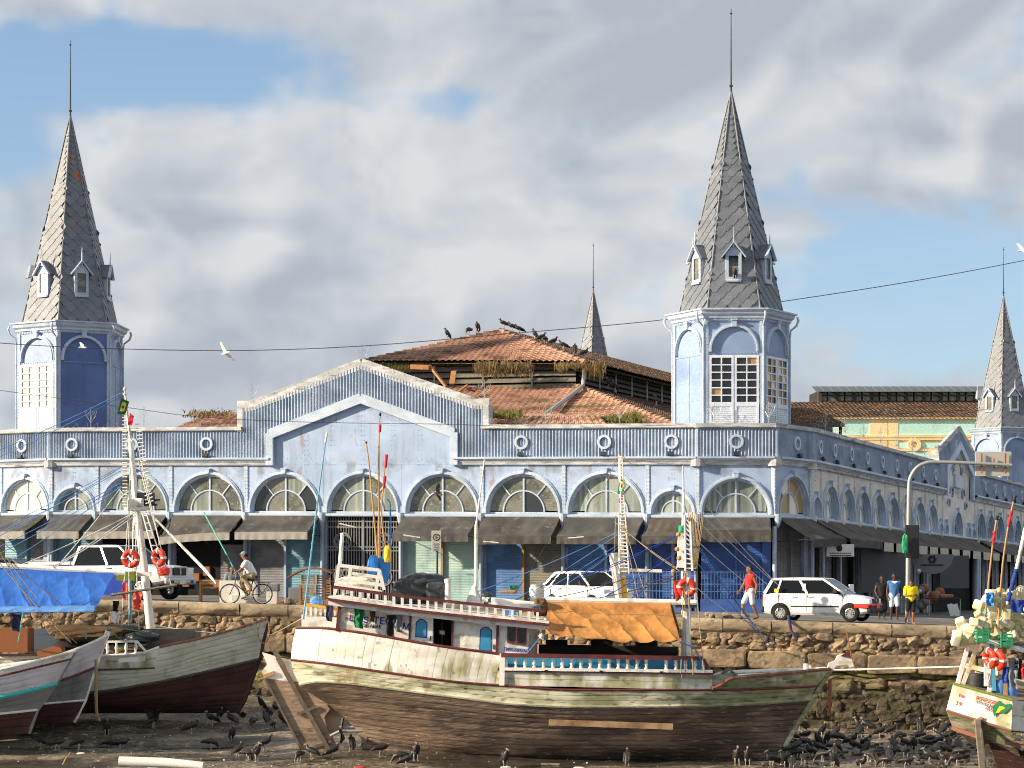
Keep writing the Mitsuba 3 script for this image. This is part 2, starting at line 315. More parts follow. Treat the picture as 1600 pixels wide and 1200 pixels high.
mat('feather', lambda p, n, uv: mix(lin('#17161a'), lin('#38332f'), noise(p.x * 30, p.y * 30, p.z * 30)), .5)
mat('bird_skin', '#7d7672', .7); mat('bird_leg', '#a59c92', .7); mat('egret_white', '#f0efeb', .8)
mat('foam', lambda p, n, uv: mix(lin('#e2dcc0'), lin('#b7ab80'), smoothstep(.4, .7, fbm(p.x * 4, p.y * 4, p.z * 4, 4))), .85)
mat('flag_green', '#0f6b3c', .8); mat('flag_gold', '#e4c02c', .8); mat('flag_blue', '#1d3a8c', .8); mat('flag_red', '#cf2a30', .8)
mat('galvanised', '#a3a5a4', .45, metal=.3); mat('sign_grey', '#b3b0a9', .6); mat('sign_white', '#d9d9d6', .6); mat('ink_black', '#17181a', .7); mat('ink_red', '#b8503f', .8); mat('ink_blue', '#2d3d86', .7)
mat('rubble', lambda p, n, uv: mix(lin('#a89a88'), lin('#6f6253'), fbm(p.x * 5, p.y * 5, p.z * 5, 3)), .9)
mat('box_white', '#d8d5cc', .7); mat('board_brown', '#8a5636', .8)
mat('leaf_white', streaked('#dde4ef', '#cdd6e4', '#9aa2b0', 1.5, .4), .5)
mat('deep_panel', streaked('#5b72a8', '#4f669c', '#3f5080', .7, .4), .45)
mat('awning_grey', streaked('#414142', '#504f4d', '#6d6963', 1.4, .5), .85); mat('awning_brown', streaked('#403c38', '#504a44', '#6d6459', 1.4, .5), .85)
mat('hull_pale', streaked('#d3d3c4', '#bfc1b0', '#6f7860', 1.8, .6), .6)
mat('clear_dark_glass', '#2e3234', .12, specular=.7)
mat('hull_lilac', streaked('#d9d6dc', '#c6c3cb', '#8a868c', 1.6, .6), .55)
mat('dark_debris', lambda p, n, uv: mix(lin('#2a2723'), lin('#5a5148'), fbm(p.x * 5, p.y * 5, p.z * 5, 3)), .6)
mat('rudder_wood', lambda p, n, uv: mix(lin('#74665a'), lin('#4d4238'), fbm(p.x * 5, p.y * 5, p.z * 9, 4)), .8)
mat('screen_dark', '#47484c', .8)
# ------------------------------------------------------------------ frames: local x along a wall to the right, y into the building, z up
class Fr:
    def __init__(s, O, phi, sh=0.0, zo=0.0):
        a = math.radians(phi); s.O = np.array([O[0], O[1]], float); s.R = np.array([math.cos(a), math.sin(a)]); s.B = np.array([-math.sin(a), math.cos(a)]); s.sh, s.zo = sh, zo
    def pts(s, v):
        v = np.asarray(v, float)
        xy = s.O + v[..., :1] * s.R + v[..., 1:2] * s.B
        return np.concatenate([xy, v[..., 2:3] + s.sh * v[..., :1] + s.zo], -1)
    def __call__(s, x, y, z): return s.pts(np.array([x, y, z]))
    def M(s, mb): return mb.moved(s.pts)
    def fx(s, px):
        k = (px - 800) / F; return (k * s.O[1] - s.O[0]) / (s.R[0] - k * s.R[1])
    def fz(s, px, py):
        x = s.fx(px); D = s.O[1] + x * s.R[1]; return CZ - (py - HOR) / F * D - s.sh * x - s.zo
front = Fr((7.65, 96.0), -17, -.0125)
XL = front.fx(80)
xb = [XL] + list(np.linspace(front.fx(152), front.fx(1012), 8)) + [0.0]
bay1 = Fr((7.65, 96.0), -2)
bay2 = Fr(bay1.pts(np.array([3.15, 0, 0]))[:2], 58)
P2 = bay2.pts(np.array([3.44, 0, 0]))[:2]
wing = Fr(P2, 68, -.008)
RL = np.array([math.cos(math.radians(-32)), math.sin(math.radians(-32))])
PL = front.pts(np.array([XL, 0, 0]))
bayL = Fr(PL[:2] - 3.15 * RL, -32, 0, PL[2])
EX, EZ = (1, 0, 0), (0, 0, 1)
def pz(mb, poly, y, h): return mb.prism(poly, (0, y, 0), EX, EZ, h)   # h > 0 comes out of the wall

hall = thing('market_hall', 'pale blue iron market hall with arched windows, corrugated parapet and red tile roofs', 'market hall')
ZS, ZT, ZC, ZP = 3.98, 6.07, 6.36, 7.56
def arch(cx, r, stilt=.08, z0=ZS):
    return Point(cx, z0 + stilt).buffer(r, 24).intersection(sbox(cx - r, z0 + stilt, cx + r, 99)).union(sbox(cx - r, z0, cx + r, z0 + stilt + .001))
def rivets(mb, x, z0, z1, step=.17, y=-.02):
    for z in np.arange(z0, z1, step): mb.box([x, y, z], [.035, .03, .035])
def bay(fr, x0, x1, wallm, r=None, panes='dusty_glass', top=ZT, trim='trim_paint', rv=True, detail=True, curt=None):
    cx, w = (x0 + x1) / 2, x1 - x0
    r = r or min(1.6, w / 2 - .165)
    mb = MB(); pz(mb, sbox(x0 + .004, ZS, x1 - .004, top).difference(arch(cx, r)), .14, .14)
    part(hall, 'wall_panel', fr.M(mb), wallm)
    mb = MB(); pz(mb, arch(cx, r + .07).difference(arch(cx, r)), .03, .15); pz(mb, arch(cx, r + .125).difference(arch(cx, r + .065)), .02, .085)
    pz(mb, arch(cx, r).difference(arch(cx, r - .05)), .14, .14)
    mb.prism([(cx - .07, ZS + .1 + r), (cx + .07, ZS + .1 + r), (cx + .11, ZS + .28 + r), (cx - .11, ZS + .28 + r)], (0, .02, 0), EX, EZ, .2); mb.bx(cx - .13, cx + .13, -.21, .02, ZS + .284 + r, ZS + .33 + r)
    if rv:
        for k in range(19):
            a = pi * (k + .5) / 19; mb.box([cx + (r + .17) * math.cos(a), -.012, ZS + .08 + (r + .17) * math.sin(a)], [.03, .024, .03])
        rivets(mb, cx - .05, ZS + r + .6, top, .19, -.012); rivets(mb, cx + .05, ZS + r + .6, top, .19, -.012)
    part(hall, 'arch_trim', fr.M(mb), trim, 40)
    f = MB(); q = r - .05; ri = q * .58
    pz(f, arch(cx, q).difference(arch(cx, q - .05)), .2, .07); pz(f, arch(cx, ri + .03).difference(arch(cx, ri - .025)), .2, .07)
    f.bx(cx - .035, cx + .035, .12, .2, ZS, ZS + .08 + q - .03); f.bx(cx - q + .06, cx + q - .06, .122, .2, ZS, ZS + .08)
    spk = (50, 130) if r > 1.0 else ()
    for a in spk:
        c, s_ = math.cos(math.radians(a)), math.sin(math.radians(a))
        f.bar((cx + (ri + .03) * c, .16, ZS + .08 + (ri + .03) * s_), (cx + (q - .04) * c, .16, ZS + .08 + (q - .04) * s_), .05, .055, (0, 1, 0))
    win = part(hall, 'window', fr.M(f), trim, 40)
    whole = arch(cx, q - .05); inner = arch(cx, ri - .01)
    L = sbox(cx - 9, 0, cx, 99); Rr = sbox(cx, 0, cx + 9, 99)
    o = (cx, ZS + .15)
    def wedge(a0, a1): return Polygon([o] + [(cx + 5 * math.cos(math.radians(a)), ZS + .08 + 5 * math.sin(math.radians(a))) for a in np.linspace(a0, a1, 8)])
    low = sbox(cx - 9, 0, cx + 9, ZS + .081)
    if r > 1.0: shapes = [inner & L, inner & Rr, (whole - inner) & (wedge(0, 50) | (low & Rr)), (whole - inner) & wedge(50, 90), (whole - inner) & wedge(90, 130), (whole - inner) & (wedge(130, 180) | (low & L))]
    else: shapes = [whole & L, whole & Rr]
    for i, sh in enumerate(shapes):
        p = MB(); pz(p, sh, .19 + .004 * (i % 3), .012); m_ = panes[i % len(panes)] if isinstance(panes, tuple) else panes
        if panes == 'dusty_glass': m_ = ('dusty_glass', 'dusty_glass', 'dusty_glass', 'curtain_glass', 'clear_dark_glass')[int(rng.choice(5, p=[.45, .2, .1, .15, .1]))]
        part(win, 'pane', fr.M(p), m_)
def pilaster(fr, x, z1=ZT, m='trim_paint'):
    mb = MB(); mb.bx(x - .08, x + .08, -.05, .1, ZS, z1); rivets(mb, x - .05, ZS + .1, z1, .16, -.06); rivets(mb, x + .05, ZS + .1, z1, .16, -.06)
    mb.lathe([(.02, ZS - .55), (.1, ZS - .42), (.13, ZS - .3), (.17, ZS - .12), (.17, ZS + .02)], (x, -.16, 0), 10)
    part(hall, 'pilaster', fr.M(mb), m)
def corrugated(fr, x0, x1, bot, top, y=-.16, m='parapet_paint', per=.142, amp=.032):
    n = int((x1 - x0) / per * 6); xs = np.linspace(x0, x1, n + 1)
    yy = y + amp * np.sin(2 * pi * xs / per)
    b, t = np.array([bot(x) for x in xs]), np.array([top(x) for x in xs])
    mb = MB(); mb.grid(np.stack([np.stack([xs, yy, b], -1), np.stack([xs, yy, t], -1)]))
    part(hall, 'corrugated_parapet', fr.M(mb), m, 50)
def sweep(fr, x0, x1, prof, m, name, kink=0.0):
    k = max(2, int((x1 - x0) / .8)); xs = np.linspace(x0, x1, k + 1)
    wob = kink * (meshkit.noise(np.stack([xs * .9, xs * 0 + fr.O[0], xs * 0], -1)) - .5)
    pr = np.array(prof + [prof[0]]); P = np.zeros((k + 1, len(pr), 3)); P[..., 0] = xs[:, None]; P[..., 1] = pr[:, 0]; P[..., 2] = pr[:, 1] + wob[:, None]
    mb = MB(); mb.grid(P[:, ::-1])
    part(hall, name, fr.M(mb), m)
def cornice(fr, x0, x1, m='trim_paint'):
    sweep(fr, x0, x1, [(.02, 6.03), (-.13, 6.05), (-.15, 6.16), (-.2, 6.18), (-.2, 6.22), (.02, 6.22)], 'grimy_coping', 'frieze', .012)
    sweep(fr, x0, x1, [(.02, 6.224), (-.24, 6.224), (-.34, 6.29), (-.34, 6.37), (.02, 6.37)], m, 'cornice', .012)
def coping(fr, x0, x1):
    sweep(fr, x0, x1, [(.15, 7.55), (-.27, 7.55), (-.3, 7.58), (-.3, 7.73), (.15, 7.75)], 'grimy_coping', 'coping', .02)
def ring(fr, x, m='trim_paint'):
    mb = MB(); th = np.arange(24) * 2 * pi / 24
    mb.lathe([(.2, -.05), (.3, -.05), (.3, .05), (.2, .05), (.2, -.05)], (x, -.22, 6.98), 24, (0, 1, 0)); part(hall, 'ring', fr.M(mb), m)
    f = MB(); f.box((x, -.36, 6.47), (.24, .14, .16), rot((1, 0, 0), -25)); f.bx(x - .03, x + .03, -.36, -.1, 6.37, 6.41); part(hall, 'floodlight', fr.M(f), 'iron_black')
def sill(fr, x0, x1, m='trim_paint'):
    sweep(fr, x0, x1, [(.05, 3.84), (-.2, 3.84), (-.22, 3.88), (-.22, 3.95), (.05, 3.978)], m, 'sill_band')
def gable(fr, g, WO, WI, m_wall, zs=(8.44, 10.33, 7.36, 8.88), x_over=0):
    zo, za, zi, zia = zs
    top = lambda x: (zo + .0 + (za - zo) * (1 - abs(x - g) / WO)) if abs(x - g) < WO - .35 else (zo + (za - zo) * .35 / WO)
    bot = lambda x: ZC if abs(x - g) > WI else zi + (zia - zi) * (1 - abs(x - g) / WI)
    for a, b in ((g - WO, g - WI), (g - WI + 1e-3, g), (g, g + WI - 1e-3), (g + WI, g + WO)): corrugated(fr, a, b, bot, top)
    mb = MB(); pz(mb, [(g - WI, ZT + .004), (g + WI, ZT + .004), (g + WI, zi), (g, zia), (g - WI, zi)], .14, .14)
    for x in (g - WI * .62, g - WI * .33, g, g + WI * .33, g + WI * .62):
        zt = zi + (zia - zi) * (1 - abs(x - g) / WI) - .2
        rivets(mb, x - .07, ZT, zt, .21, -.012); rivets(mb, x + .07, ZT, zt, .21, -.012)
    for x in np.arange(g - WI + .3, g + WI - .2, .22): mb.box([x, -.012, ZT + .28], [.03, .024, .03])
    part(hall, 'gable_wall', fr.M(mb), m_wall)
    mb = MB(); y = -.17
    for sgn in (-1, 1):
        a, b, c = np.array([g + sgn * WI, y, ZC - .32]), np.array([g + sgn * WI, y, zi]), np.array([g, y, zia])
        mb.bar(a, b + [0, 0, .06], .34, .2, (0, 1, 0)); mb.bar(b, c, .36, .2, (0, 1, 0)); mb.bar(b + [0, -.05, .1], c + [0, -.05, .1], .3, .07, (0, 1, 0))
    part(hall, 'gable_moulding', fr.M(mb), 'trim_paint')
    mb = MB()
    for sgn in (-1, 1):
        e = g + sgn * (WO + .1); z3 = top(g + WO)
        mb.bar((e - sgn * .45, -.08, z3 + .07), (g, -.08, za + .07), .46, .17, (0, 1, 0)); mb.bar((e + sgn * .15, -.08, z3 + .07), (e - sgn * .5, -.08, z3 + .07), .46, .17, (0, 1, 0))
        mb.bx(e - .13, e + .13, -.2, .4, 7.5, z3)
    part(hall, 'gable_coping', fr.M(mb), 'grimy_coping')
flat = lambda z: (lambda x: z)

# front
GX = (xb[4] + xb[5]) / 2
WO = (front.fx(765) - front.fx(388)) / 2; WI = (front.fx(718) - front.fx(430)) / 2
glass_by_bay = ['dusty_glass', 'dusty_glass', 'dusty_glass', 'dusty_glass', ('curtain_glass', 'dusty_glass'), 'dusty_glass', 'dusty_glass', 'curtain_glass', 'curtain_glass']
for i in range(9):
    small = i in (0, 8)
    bay(front, xb[i], xb[i + 1], 'iron_paint', None, glass_by_bay[i])
for x in xb:
    if abs(x - xb[5]) > .1 and abs(x - xb[4]) > .1: pilaster(front, x)
    else: pilaster(front, x, ZS + .3)
for a, b in ((XL, GX - WI), (GX + WI, 0)): cornice(front, a, b)
for a, b in ((XL, GX - WO), (GX + WO, 0)): corrugated(front, a, b, flat(ZC), flat(ZP)); coping(front, a - .1, b)
gable(front, GX, WO, WI, 'iron_paint')
for i in (0, 1, 2, 6, 7, 8): ring(front, (xb[i] + xb[i + 1]) / 2)
sill(front, XL, 0)
# corner bays
for fr, w, pan in ((bay1, 3.15, 'curtain_glass'), (bay2, 3.44, ('warm_pane', 'cream_pane', 'warm_pane')), (bayL, 3.15, 'cream_pane')):
    bay(fr, 0, w, 'iron_paint', None, pan); cornice(fr, 0, w); corrugated(fr, 0, w, flat(ZC), flat(ZP)); coping(fr, 0, w); ring(fr, w / 2); sill(fr, 0, w)
for fr, x in ((bay1, 0), (bay2, 0), (wing, 0), (bayL, 3.15)):
    mb = MB(); mb.tube([(x, -.1, ZC - .1), (x, -.1, 7.6)], .12, 8); part(hall, 'corner_post', fr.M(mb), 'parapet_paint', 40)
    mb = MB(); mb.tube([(x, -.02, ZT - .1), (x, -.02, 6.36)], .3, 10); mb.tube([(x, -.02, 7.553), (x, -.02, 7.735)], .285, 10); split_part(hall, 'corner_cap', fr.M(mb), 'grimy_coping')
pilaster(bay2, 0); pilaster(bay2, 3.44); pilaster(bayL, .1)
# wing
WB = [0, 1.9] + [1.9 + 3.05 * k for k in range(1, 9)]
WG = 31.6
for i in range(len(WB) - 1):
    bay(wing, WB[i], WB[i + 1], 'wing_paint', None, ('cream_pane', 'cream_pane', 'curtain_glass') if 0 < i < 6 else 'cream_pane', rv=i < 6)
W2 = [36.8 + 3.05 * k for k in range(9)]
for i in range(8): bay(wing, W2[i], W2[i + 1], 'wing_paint', None, 'dusty_glass', rv=False)
for a in (26.3, 27.75, 34.0, 35.4): bay(wing, a, a + 1.4, 'wing_paint', .45, 'curtain_glass', rv=False)
bay(wing, 29.15, 34.0, 'wing_paint', 1.2, 'dusty_glass', rv=False)
for x in WB + W2: pilaster(wing, x, m='wing_paint')
for a, b in ((0, WG - WI), (WG + WI, 61.2)): cornice(wing, a, b)
for a, b in ((0, WG - WO), (WG + WO, 61.2)): corrugated(wing, a, b, flat(ZC), flat(ZP)); coping(wing, a, b)
gable(wing, WG, WO, WI * .86, 'wing_paint', (8.2, 9.75, 7.5, 8.9))
for i in range(len(WB) - 1): ring(wing, (WB[i] + WB[i + 1]) / 2)
for i in range(8): ring(wing, (W2[i] + W2[i + 1]) / 2 + .5)
sill(wing, 0, 61.2)
mb = MB(); mb.bx(WG - .9, WG + .9, -.12, 0, 6.6, 7.3); part(hall, 'plaque', wing.M(mb), 'trim_paint')
mb = MB()
for sg in (-1, 1):
    for k, (cx, cz, r0) in enumerate(((1.5, 6.2, .5), (2.3, 5.6, .4), (1.1, 7.5, .35))):
        a = np.linspace(0, 4.5, 20); mb.tube(np.stack([WG + sg * (cx + r0 * (1 - a / 6) * np.cos(a)), a * 0 - .05, cz + r0 * (1 - a / 6) * np.sin(a)], -1), .05, 5)
for a in np.linspace(0, pi, 9): mb.box([WG + 1.15 * math.cos(a), -.04, 7.35 + .8 * math.sin(a)], [.22, .08, .22])
split_part(hall, 'relief_ornament', wing.M(mb), 'parapet_paint')
# closing walls behind the parapets, and the hall's dark inside
mb = MB()
mb.add(front.M(MB().bx(XL, 0, .3, .4, 0, 7.5)).v[0], CUBE); mb.add(bay1.M(MB().bx(0, 3.15, .3, .4, 0, 7.5)).v[0], CUBE); mb.add(bay2.M(MB().bx(0, 3.44, .3, .4, 0, 7.5)).v[0], CUBE)
mb.add(wing.M(MB().bx(0, 61, .3, .4, -1, 7.5)).v[0], CUBE); mb.add(bayL.M(MB().bx(-.5, 3.15, .3, .4, 0, 7.5)).v[0], CUBE)
part(hall, 'inner_wall', mb, 'shop_dark')

# shop fronts
def shutter(fr, x0, x1, m, z0=-.3, z1=3.84, name='roller_shutter', y=.16):
    zs = np.arange(z0, z1, .022); yy = y + .02 * np.abs(np.sin(pi * zs / .11)); xs = np.array([x0, x1])
    P = np.zeros((len(zs), 2, 3)); P[..., 0] = xs; P[..., 1] = yy[:, None]; P[..., 2] = zs[:, None]
    mb = MB(); mb.grid(P[:, ::-1]); part(hall, name, fr.M(mb), m)
def post(fr, x, m='parapet_paint', r=.09, y=-.12, z0=-.3):
    mb = MB(); mb.tube([(x, y, z0), (x, y, 3.5)], r, 10); part(hall, 'column', fr.M(mb), m, 40)
def jamb(fr, x, w=.12, m='brown', z0=-.3):
    mb = MB(); mb.bx(x - w / 2, x + w / 2, .02, .3, z0, 3.84); part(hall, 'jamb', fr.M(mb), m)
mat('jamb_brown', '#8b7558', .7)
shops = {0: ('teal', 'teal'), 3: ('grey', 'teal'), 5: ('green', 'green'), 6: ('blue', 'brown'), 7: ('blue', 'deep'), 8: ('deep', 'deep')}
for i in range(9):
    a, b = xb[i], xb[i + 1]
    post(front, a if i else a + .1); jamb(front, a + .06 if i else a + .1, .16, 'parapet_paint')
    if i in (1, 2):
        mb = MB(); mb.bx(a + .1, b, .26, .3, -.3, 3.84); part(hall, 'open_shop', front.M(mb), 'void_black')
        if i == 2: shutter(front, b - 1.3, b - .1, 'shutter_grey', z1=2.6)
        mb = MB()
        for k in range(4): mb.bx(a + .5 + k * .5, a + .8 + k * .5, .1, .25, .7 + .25 * (k % 3), 1.0 + .3 * (k % 3))
        split_part(hall, 'shop_goods', front.M(mb), 'board_brown')
    elif i == 4: continue
    else:
        m = (a + b) / 2
        shutter(front, a + .14, m - .05, 'shutter_' + shops[i][0]); shutter(front, m + .05, b - .1, 'shutter_' + shops[i][1])
        jamb(front, m, .1, 'jamb_brown' if i in (5, 6) else 'parapet_paint')
post(front, -.05)
# gate
a, b = xb[4] + .12, xb[5] - .12
mb = MB(); mb.bx(a, b, .27, .31, -.3, 3.84); part(hall, 'gate_void', front.M(mb), 'void_black')
mb = MB()
for x in np.linspace(a + .05, b - .05, 28): mb.bx(x - .018, x + .018, .1, .13, -.2, 3.8)
for z in (.2, 1.0, 1.5, 2.35, 2.5, 3.35, 3.6): mb.bx(a, b, .085, .135, z, z + .05)
for x in (a + .75, b - .75):
    for z in (2.75, 1.25):
        mb.lathe([(.36, -.02), (.41, -.02), (.41, .02), (.36, .02), (.36, -.02)], (x, .07, z), 20, (0, 1, 0))
        for q in range(4): mb.lathe([(.12, -.02), (.155, -.02), (.155, .02), (.12, .02), (.12, -.02)], (x + .19 * math.cos(q * pi / 2 + .8), .07, z + .19 * math.sin(q * pi / 2 + .8)), 12, (0, 1, 0))
mb.bx((a + b) / 2 - .05, (a + b) / 2 + .05, .06, .14, -.2, 3.8)
part(hall, 'gate', front.M(mb), 'grille_grey', label='grey iron grille gate with ring ornaments')
# corner shops
for fr, w, c in ((bay1, 3.15, ('deep', 'deep')), (bay2, 3.44, ('grey', 'grey')), (bayL, 3.15, ('teal', 'grey'))):
    shutter(fr, .15, w * .5 - .05, 'shutter_' + c[0]); shutter(fr, w * .5 + .05, w - .5, 'shutter_' + c[1]); post(fr, w, 'trim_paint'); jamb(fr, w * .5, .1, 'shutter_' + c[0]); jamb(fr, w - .32, .36, 'shutter_deep' if fr is bay1 else 'parapet_paint')
for i in range(len(WB) - 1):
    shutter(wing, WB[i] + .15, WB[i + 1] - .5, 'shutter_grey', -.6); post(wing, WB[i], 'trim_paint', .07, -.1, -.6)
    mb = MB(); mb.bx(WB[i + 1] - .5, WB[i + 1] + .15, .1, .28, -.6, 3.84); part(hall, 'shop_pier', wing.M(mb), 'shop_dark')
for i in range(8): shutter(wing, W2[i] + .15, W2[i + 1] - .5, 'shutter_grey', -.8); post(wing, W2[i], 'trim_paint', .07, -.1, -.8)
for x in (35.9, 36.6): post(wing, x, 'trim_paint', .2, -.2, -.8)
mb = MB(); mb.bx(26.3, 35.5, .2, .28, -.8, 3.84); part(hall, 'open_shop', wing.M(mb), 'void_black')

# low blue wall with white railings in front of the corner shops
def fence(fr, x0, x1, label, k=14):
    f = thing('railing_fence', label, 'fence', None)
    mb = MB(); mb.bx(x0, x1, -.32, -.2, -.3, .5); part(f, 'base_wall', fr.M(mb), 'shutter_deep')
    for x in np.linspace(x0 + .04, x1 - .04, k): mb = MB(); mb.bx(x - .012, x + .012, -.27, -.245, .5, 1.65); part(f, 'bar', fr.M(mb), 'shutter_blue')
    mb = MB()
    for z in (.8, 1.1, 1.6): mb.bx(x0, x1, -.275, -.25, z, z + .03)
    part(f, 'rail', fr.M(mb), 'shutter_blue')
fence(front, -3.9, -.2, 'low blue wall with blue railings behind the small white hatchback', 26)
fence(bay1, .1, 2.7, 'low blue wall with blue railings behind the man in the red vest', 20)

# awnings
def awning(fr, x0, x1, label, proj=1.35, drop=.75, val='awning_cloth', vh=.33, z0=3.83, sag=.06, tuck=0.0, group=None, seed=0, split=0):
    t = thing('awning', label, 'awning', group)
    n, m = 24, 8; u = np.linspace(0, 1, n); v = np.linspace(0, 1, m)
    P = np.zeros((m, n, 3))
    for j in range(m):
        inset = .32 * v[j] * 0
        P[j, :, 0] = x0 + (x1 - x0) * u
        P[j, :, 1] = -.2 - proj * v[j]
        P[j, :, 2] = z0 - drop * v[j] - sag * np.sin(pi * v[j]) * (1 + .3 * np.sin(9 * u + seed)) - .02 * np.sin(pi * v[j]) * np.sin(31 * u + seed) - tuck * v[j] * (1 - u) ** 2
    mb = MB(); mb.grid(P, (0, .012, .012)); part(t, 'canopy', fr.M(mb), ('awning_cloth', 'awning_grey', 'awning_brown')[int(seed * 3.3 + x1) % 3], 40)
    k = 60; uu = np.linspace(0, 1, k); Q = np.zeros((5, k, 3))
    for j in range(5):
        s = j / 4; Q[j, :, 0] = x0 + (x1 - x0) * uu; Q[j, :, 1] = -.2 - proj - .018 * s * np.sin(uu * (x1 - x0) * 15 + seed + 2 * np.sin(uu * 5))
        Q[j, :, 2] = z0 - drop - tuck * (1 - uu) ** 2 - vh * s * (1 + .02 * np.sin(uu * 7 + seed))
    if split:
        st = k // split
        for q in range(split):
            mb = MB(); mb.grid(Q[:, q * st + 1:(q + 1) * st - 1], (0, .01, 0)); part(t, 'valance', fr.M(mb), val, 40)
    else:
        mb = MB(); mb.grid(Q, (0, .01, 0)); part(t, 'valance', fr.M(mb), val, 40)
    for x in (x0 + .03, x1 - .03):
        mb = MB(); mb.tube([(x, -.2, z0 - .06), (x, -.2 - proj, z0 - drop - .06), ], .02, 5); mb.tube([(x, -.05, z0 - drop - .15), (x, -.2 - proj, z0 - drop - .08)], .02, 5); part(t, 'arm', fr.M(mb), 'iron_black')
lab = {0: 'dark awning with wrinkled grey valance over the small bay at the left corner', 1: 'dark brown awning right behind the tall white mast of the moored boat', 2: 'sagging dark awning above the bonnet of the silver pickup truck',
       3: 'brown awning with grey valance above the cyclist, just left of the iron gate bay', 5: 'dark awning just right of the iron gate, behind the parking sign', 6: 'dark awning second to the right of the iron gate', 7: 'dark awning above the small white hatchback', 8: 'short dark awning over the narrow bay left of the blue corner shop'}
for i in lab:
    awning(front, xb[i] + .12, xb[i + 1] - .12, lab[i], val='valance_cloth' if i < 4 else 'awning_cloth', seed=i * 1.7, tuck=.25 if i == 2 else (0, .05, 0, .03, 0, .0, .06, .02, .04)[i], sag=(.09, .05, .12, .08, 0, .03, .05, .09, .04)[i], drop=(.75, .72, .75, .7, 0, .74, .8, .78, .74)[i])
awning(bayL, -.6, 3.0, 'dark awning with wrinkled grey valance at the left edge behind the rigging ropes', val='valance_cloth', seed=3)
awning(bay1, .1, 2.95, 'dark awning over the blue corner shop behind the man in the red vest', .75, .5, seed=5, vh=.5)
awning(bay2, .1, 3.4, 'black awning at the turn of the corner, behind the white estate car', 1.5, .8, seed=6, tuck=.1)
awning(wing, .3, 6.3, 'black awning on the shaded wing, nearest to the corner', 1.5, .8, seed=7)
awning(wing, 6.4, 18.5, 'long black awning with pale striped valance on the shaded wing', 1.5, .8, 'pale_valance', .4, seed=8, split=5)
awning(wing, 18.6, 35.5, 'long black awning with pale striped valance behind the lamp post', 1.5, .8, 'pale_valance', .4, seed=9, split=6)
awning(wing, 37.2, 61, 'black awning beyond the gabled gate of the shaded wing', 1.5, .8, 'pale_valance', .4, seed=10, split=9)
for (xa, ya, xb_, yb_, D) in ((530, 818, 556, 824, 97.5), (630, 836, 656, 840, 96.3), (755, 846, 779, 848, 95.2), (887, 841, 912, 839, 94.2)):
    mb = MB(); mb.tube([W(xa, ya, D), W(xb_, yb_, D)], .03, 6); part(hall, 'tube_lamp', mb, 'boat_white')
# razor wire along the parapet
rz = thing('razor_wire', 'thin coils of razor wire along the parapet of the market hall', 'wire')
def coil(fr, x0, x1, zf):
    n = int((x1 - x0) / .05); x = np.linspace(x0, x1, n); a = x / .5 * 2 * pi
    P = np.stack([x + .05 * np.sin(a), -.08 + .12 * np.cos(a), np.array([zf(q) for q in x]) + .11 + .12 * np.sin(a)], -1)
    mb = MB(); mb.tube(P, .004, 3, False); part(rz, 'coil', fr.M(mb), 'galvanised')
coil(front, XL, GX - WO - .2, flat(7.73)); coil(front, GX + WO + .3, 0, flat(7.73)); coil(bay1, 0, 3.1, flat(7.73)); coil(wing, 0, 25, flat(7.73))
gz = lambda x: 8.5 + (10.33 - 8.44) * (1 - abs(x - GX) / WO) + .05
coil(front, GX - WO + .3, GX, gz); coil(front, GX, GX + WO - .2, gz)
for fr, x, z in [(front, q, 7.7) for q in (XL + 2, XL + 4.6, XL + 7, -6.5, -3.3)] + [(front, GX, 10.3), (front, GX + WO, 8.7), (front, GX - WO + .4, 8.7), (bay1, .7, 7.7), (bay1, 2.9, 7.7)] + [(wing, q, 7.7) for q in (2.5, 6, 9.5, 13, 16.5, 20, 23, 41, 47)]:
    mb = MB(); mb.tube([(x, -.05, z), (x, -.05, z + .95)], .013, 5)
    for k in range(6):
        a = k * 1.05; mb.tube([(x, -.05, z + .25), (x + .22 * math.cos(a), -.05 + .2 * math.sin(a), z + .55), (x + .3 * math.cos(a + .3), -.05, z + .78)], .006, 3)
    part(rz, 'post', fr.M(mb), 'galvanised')

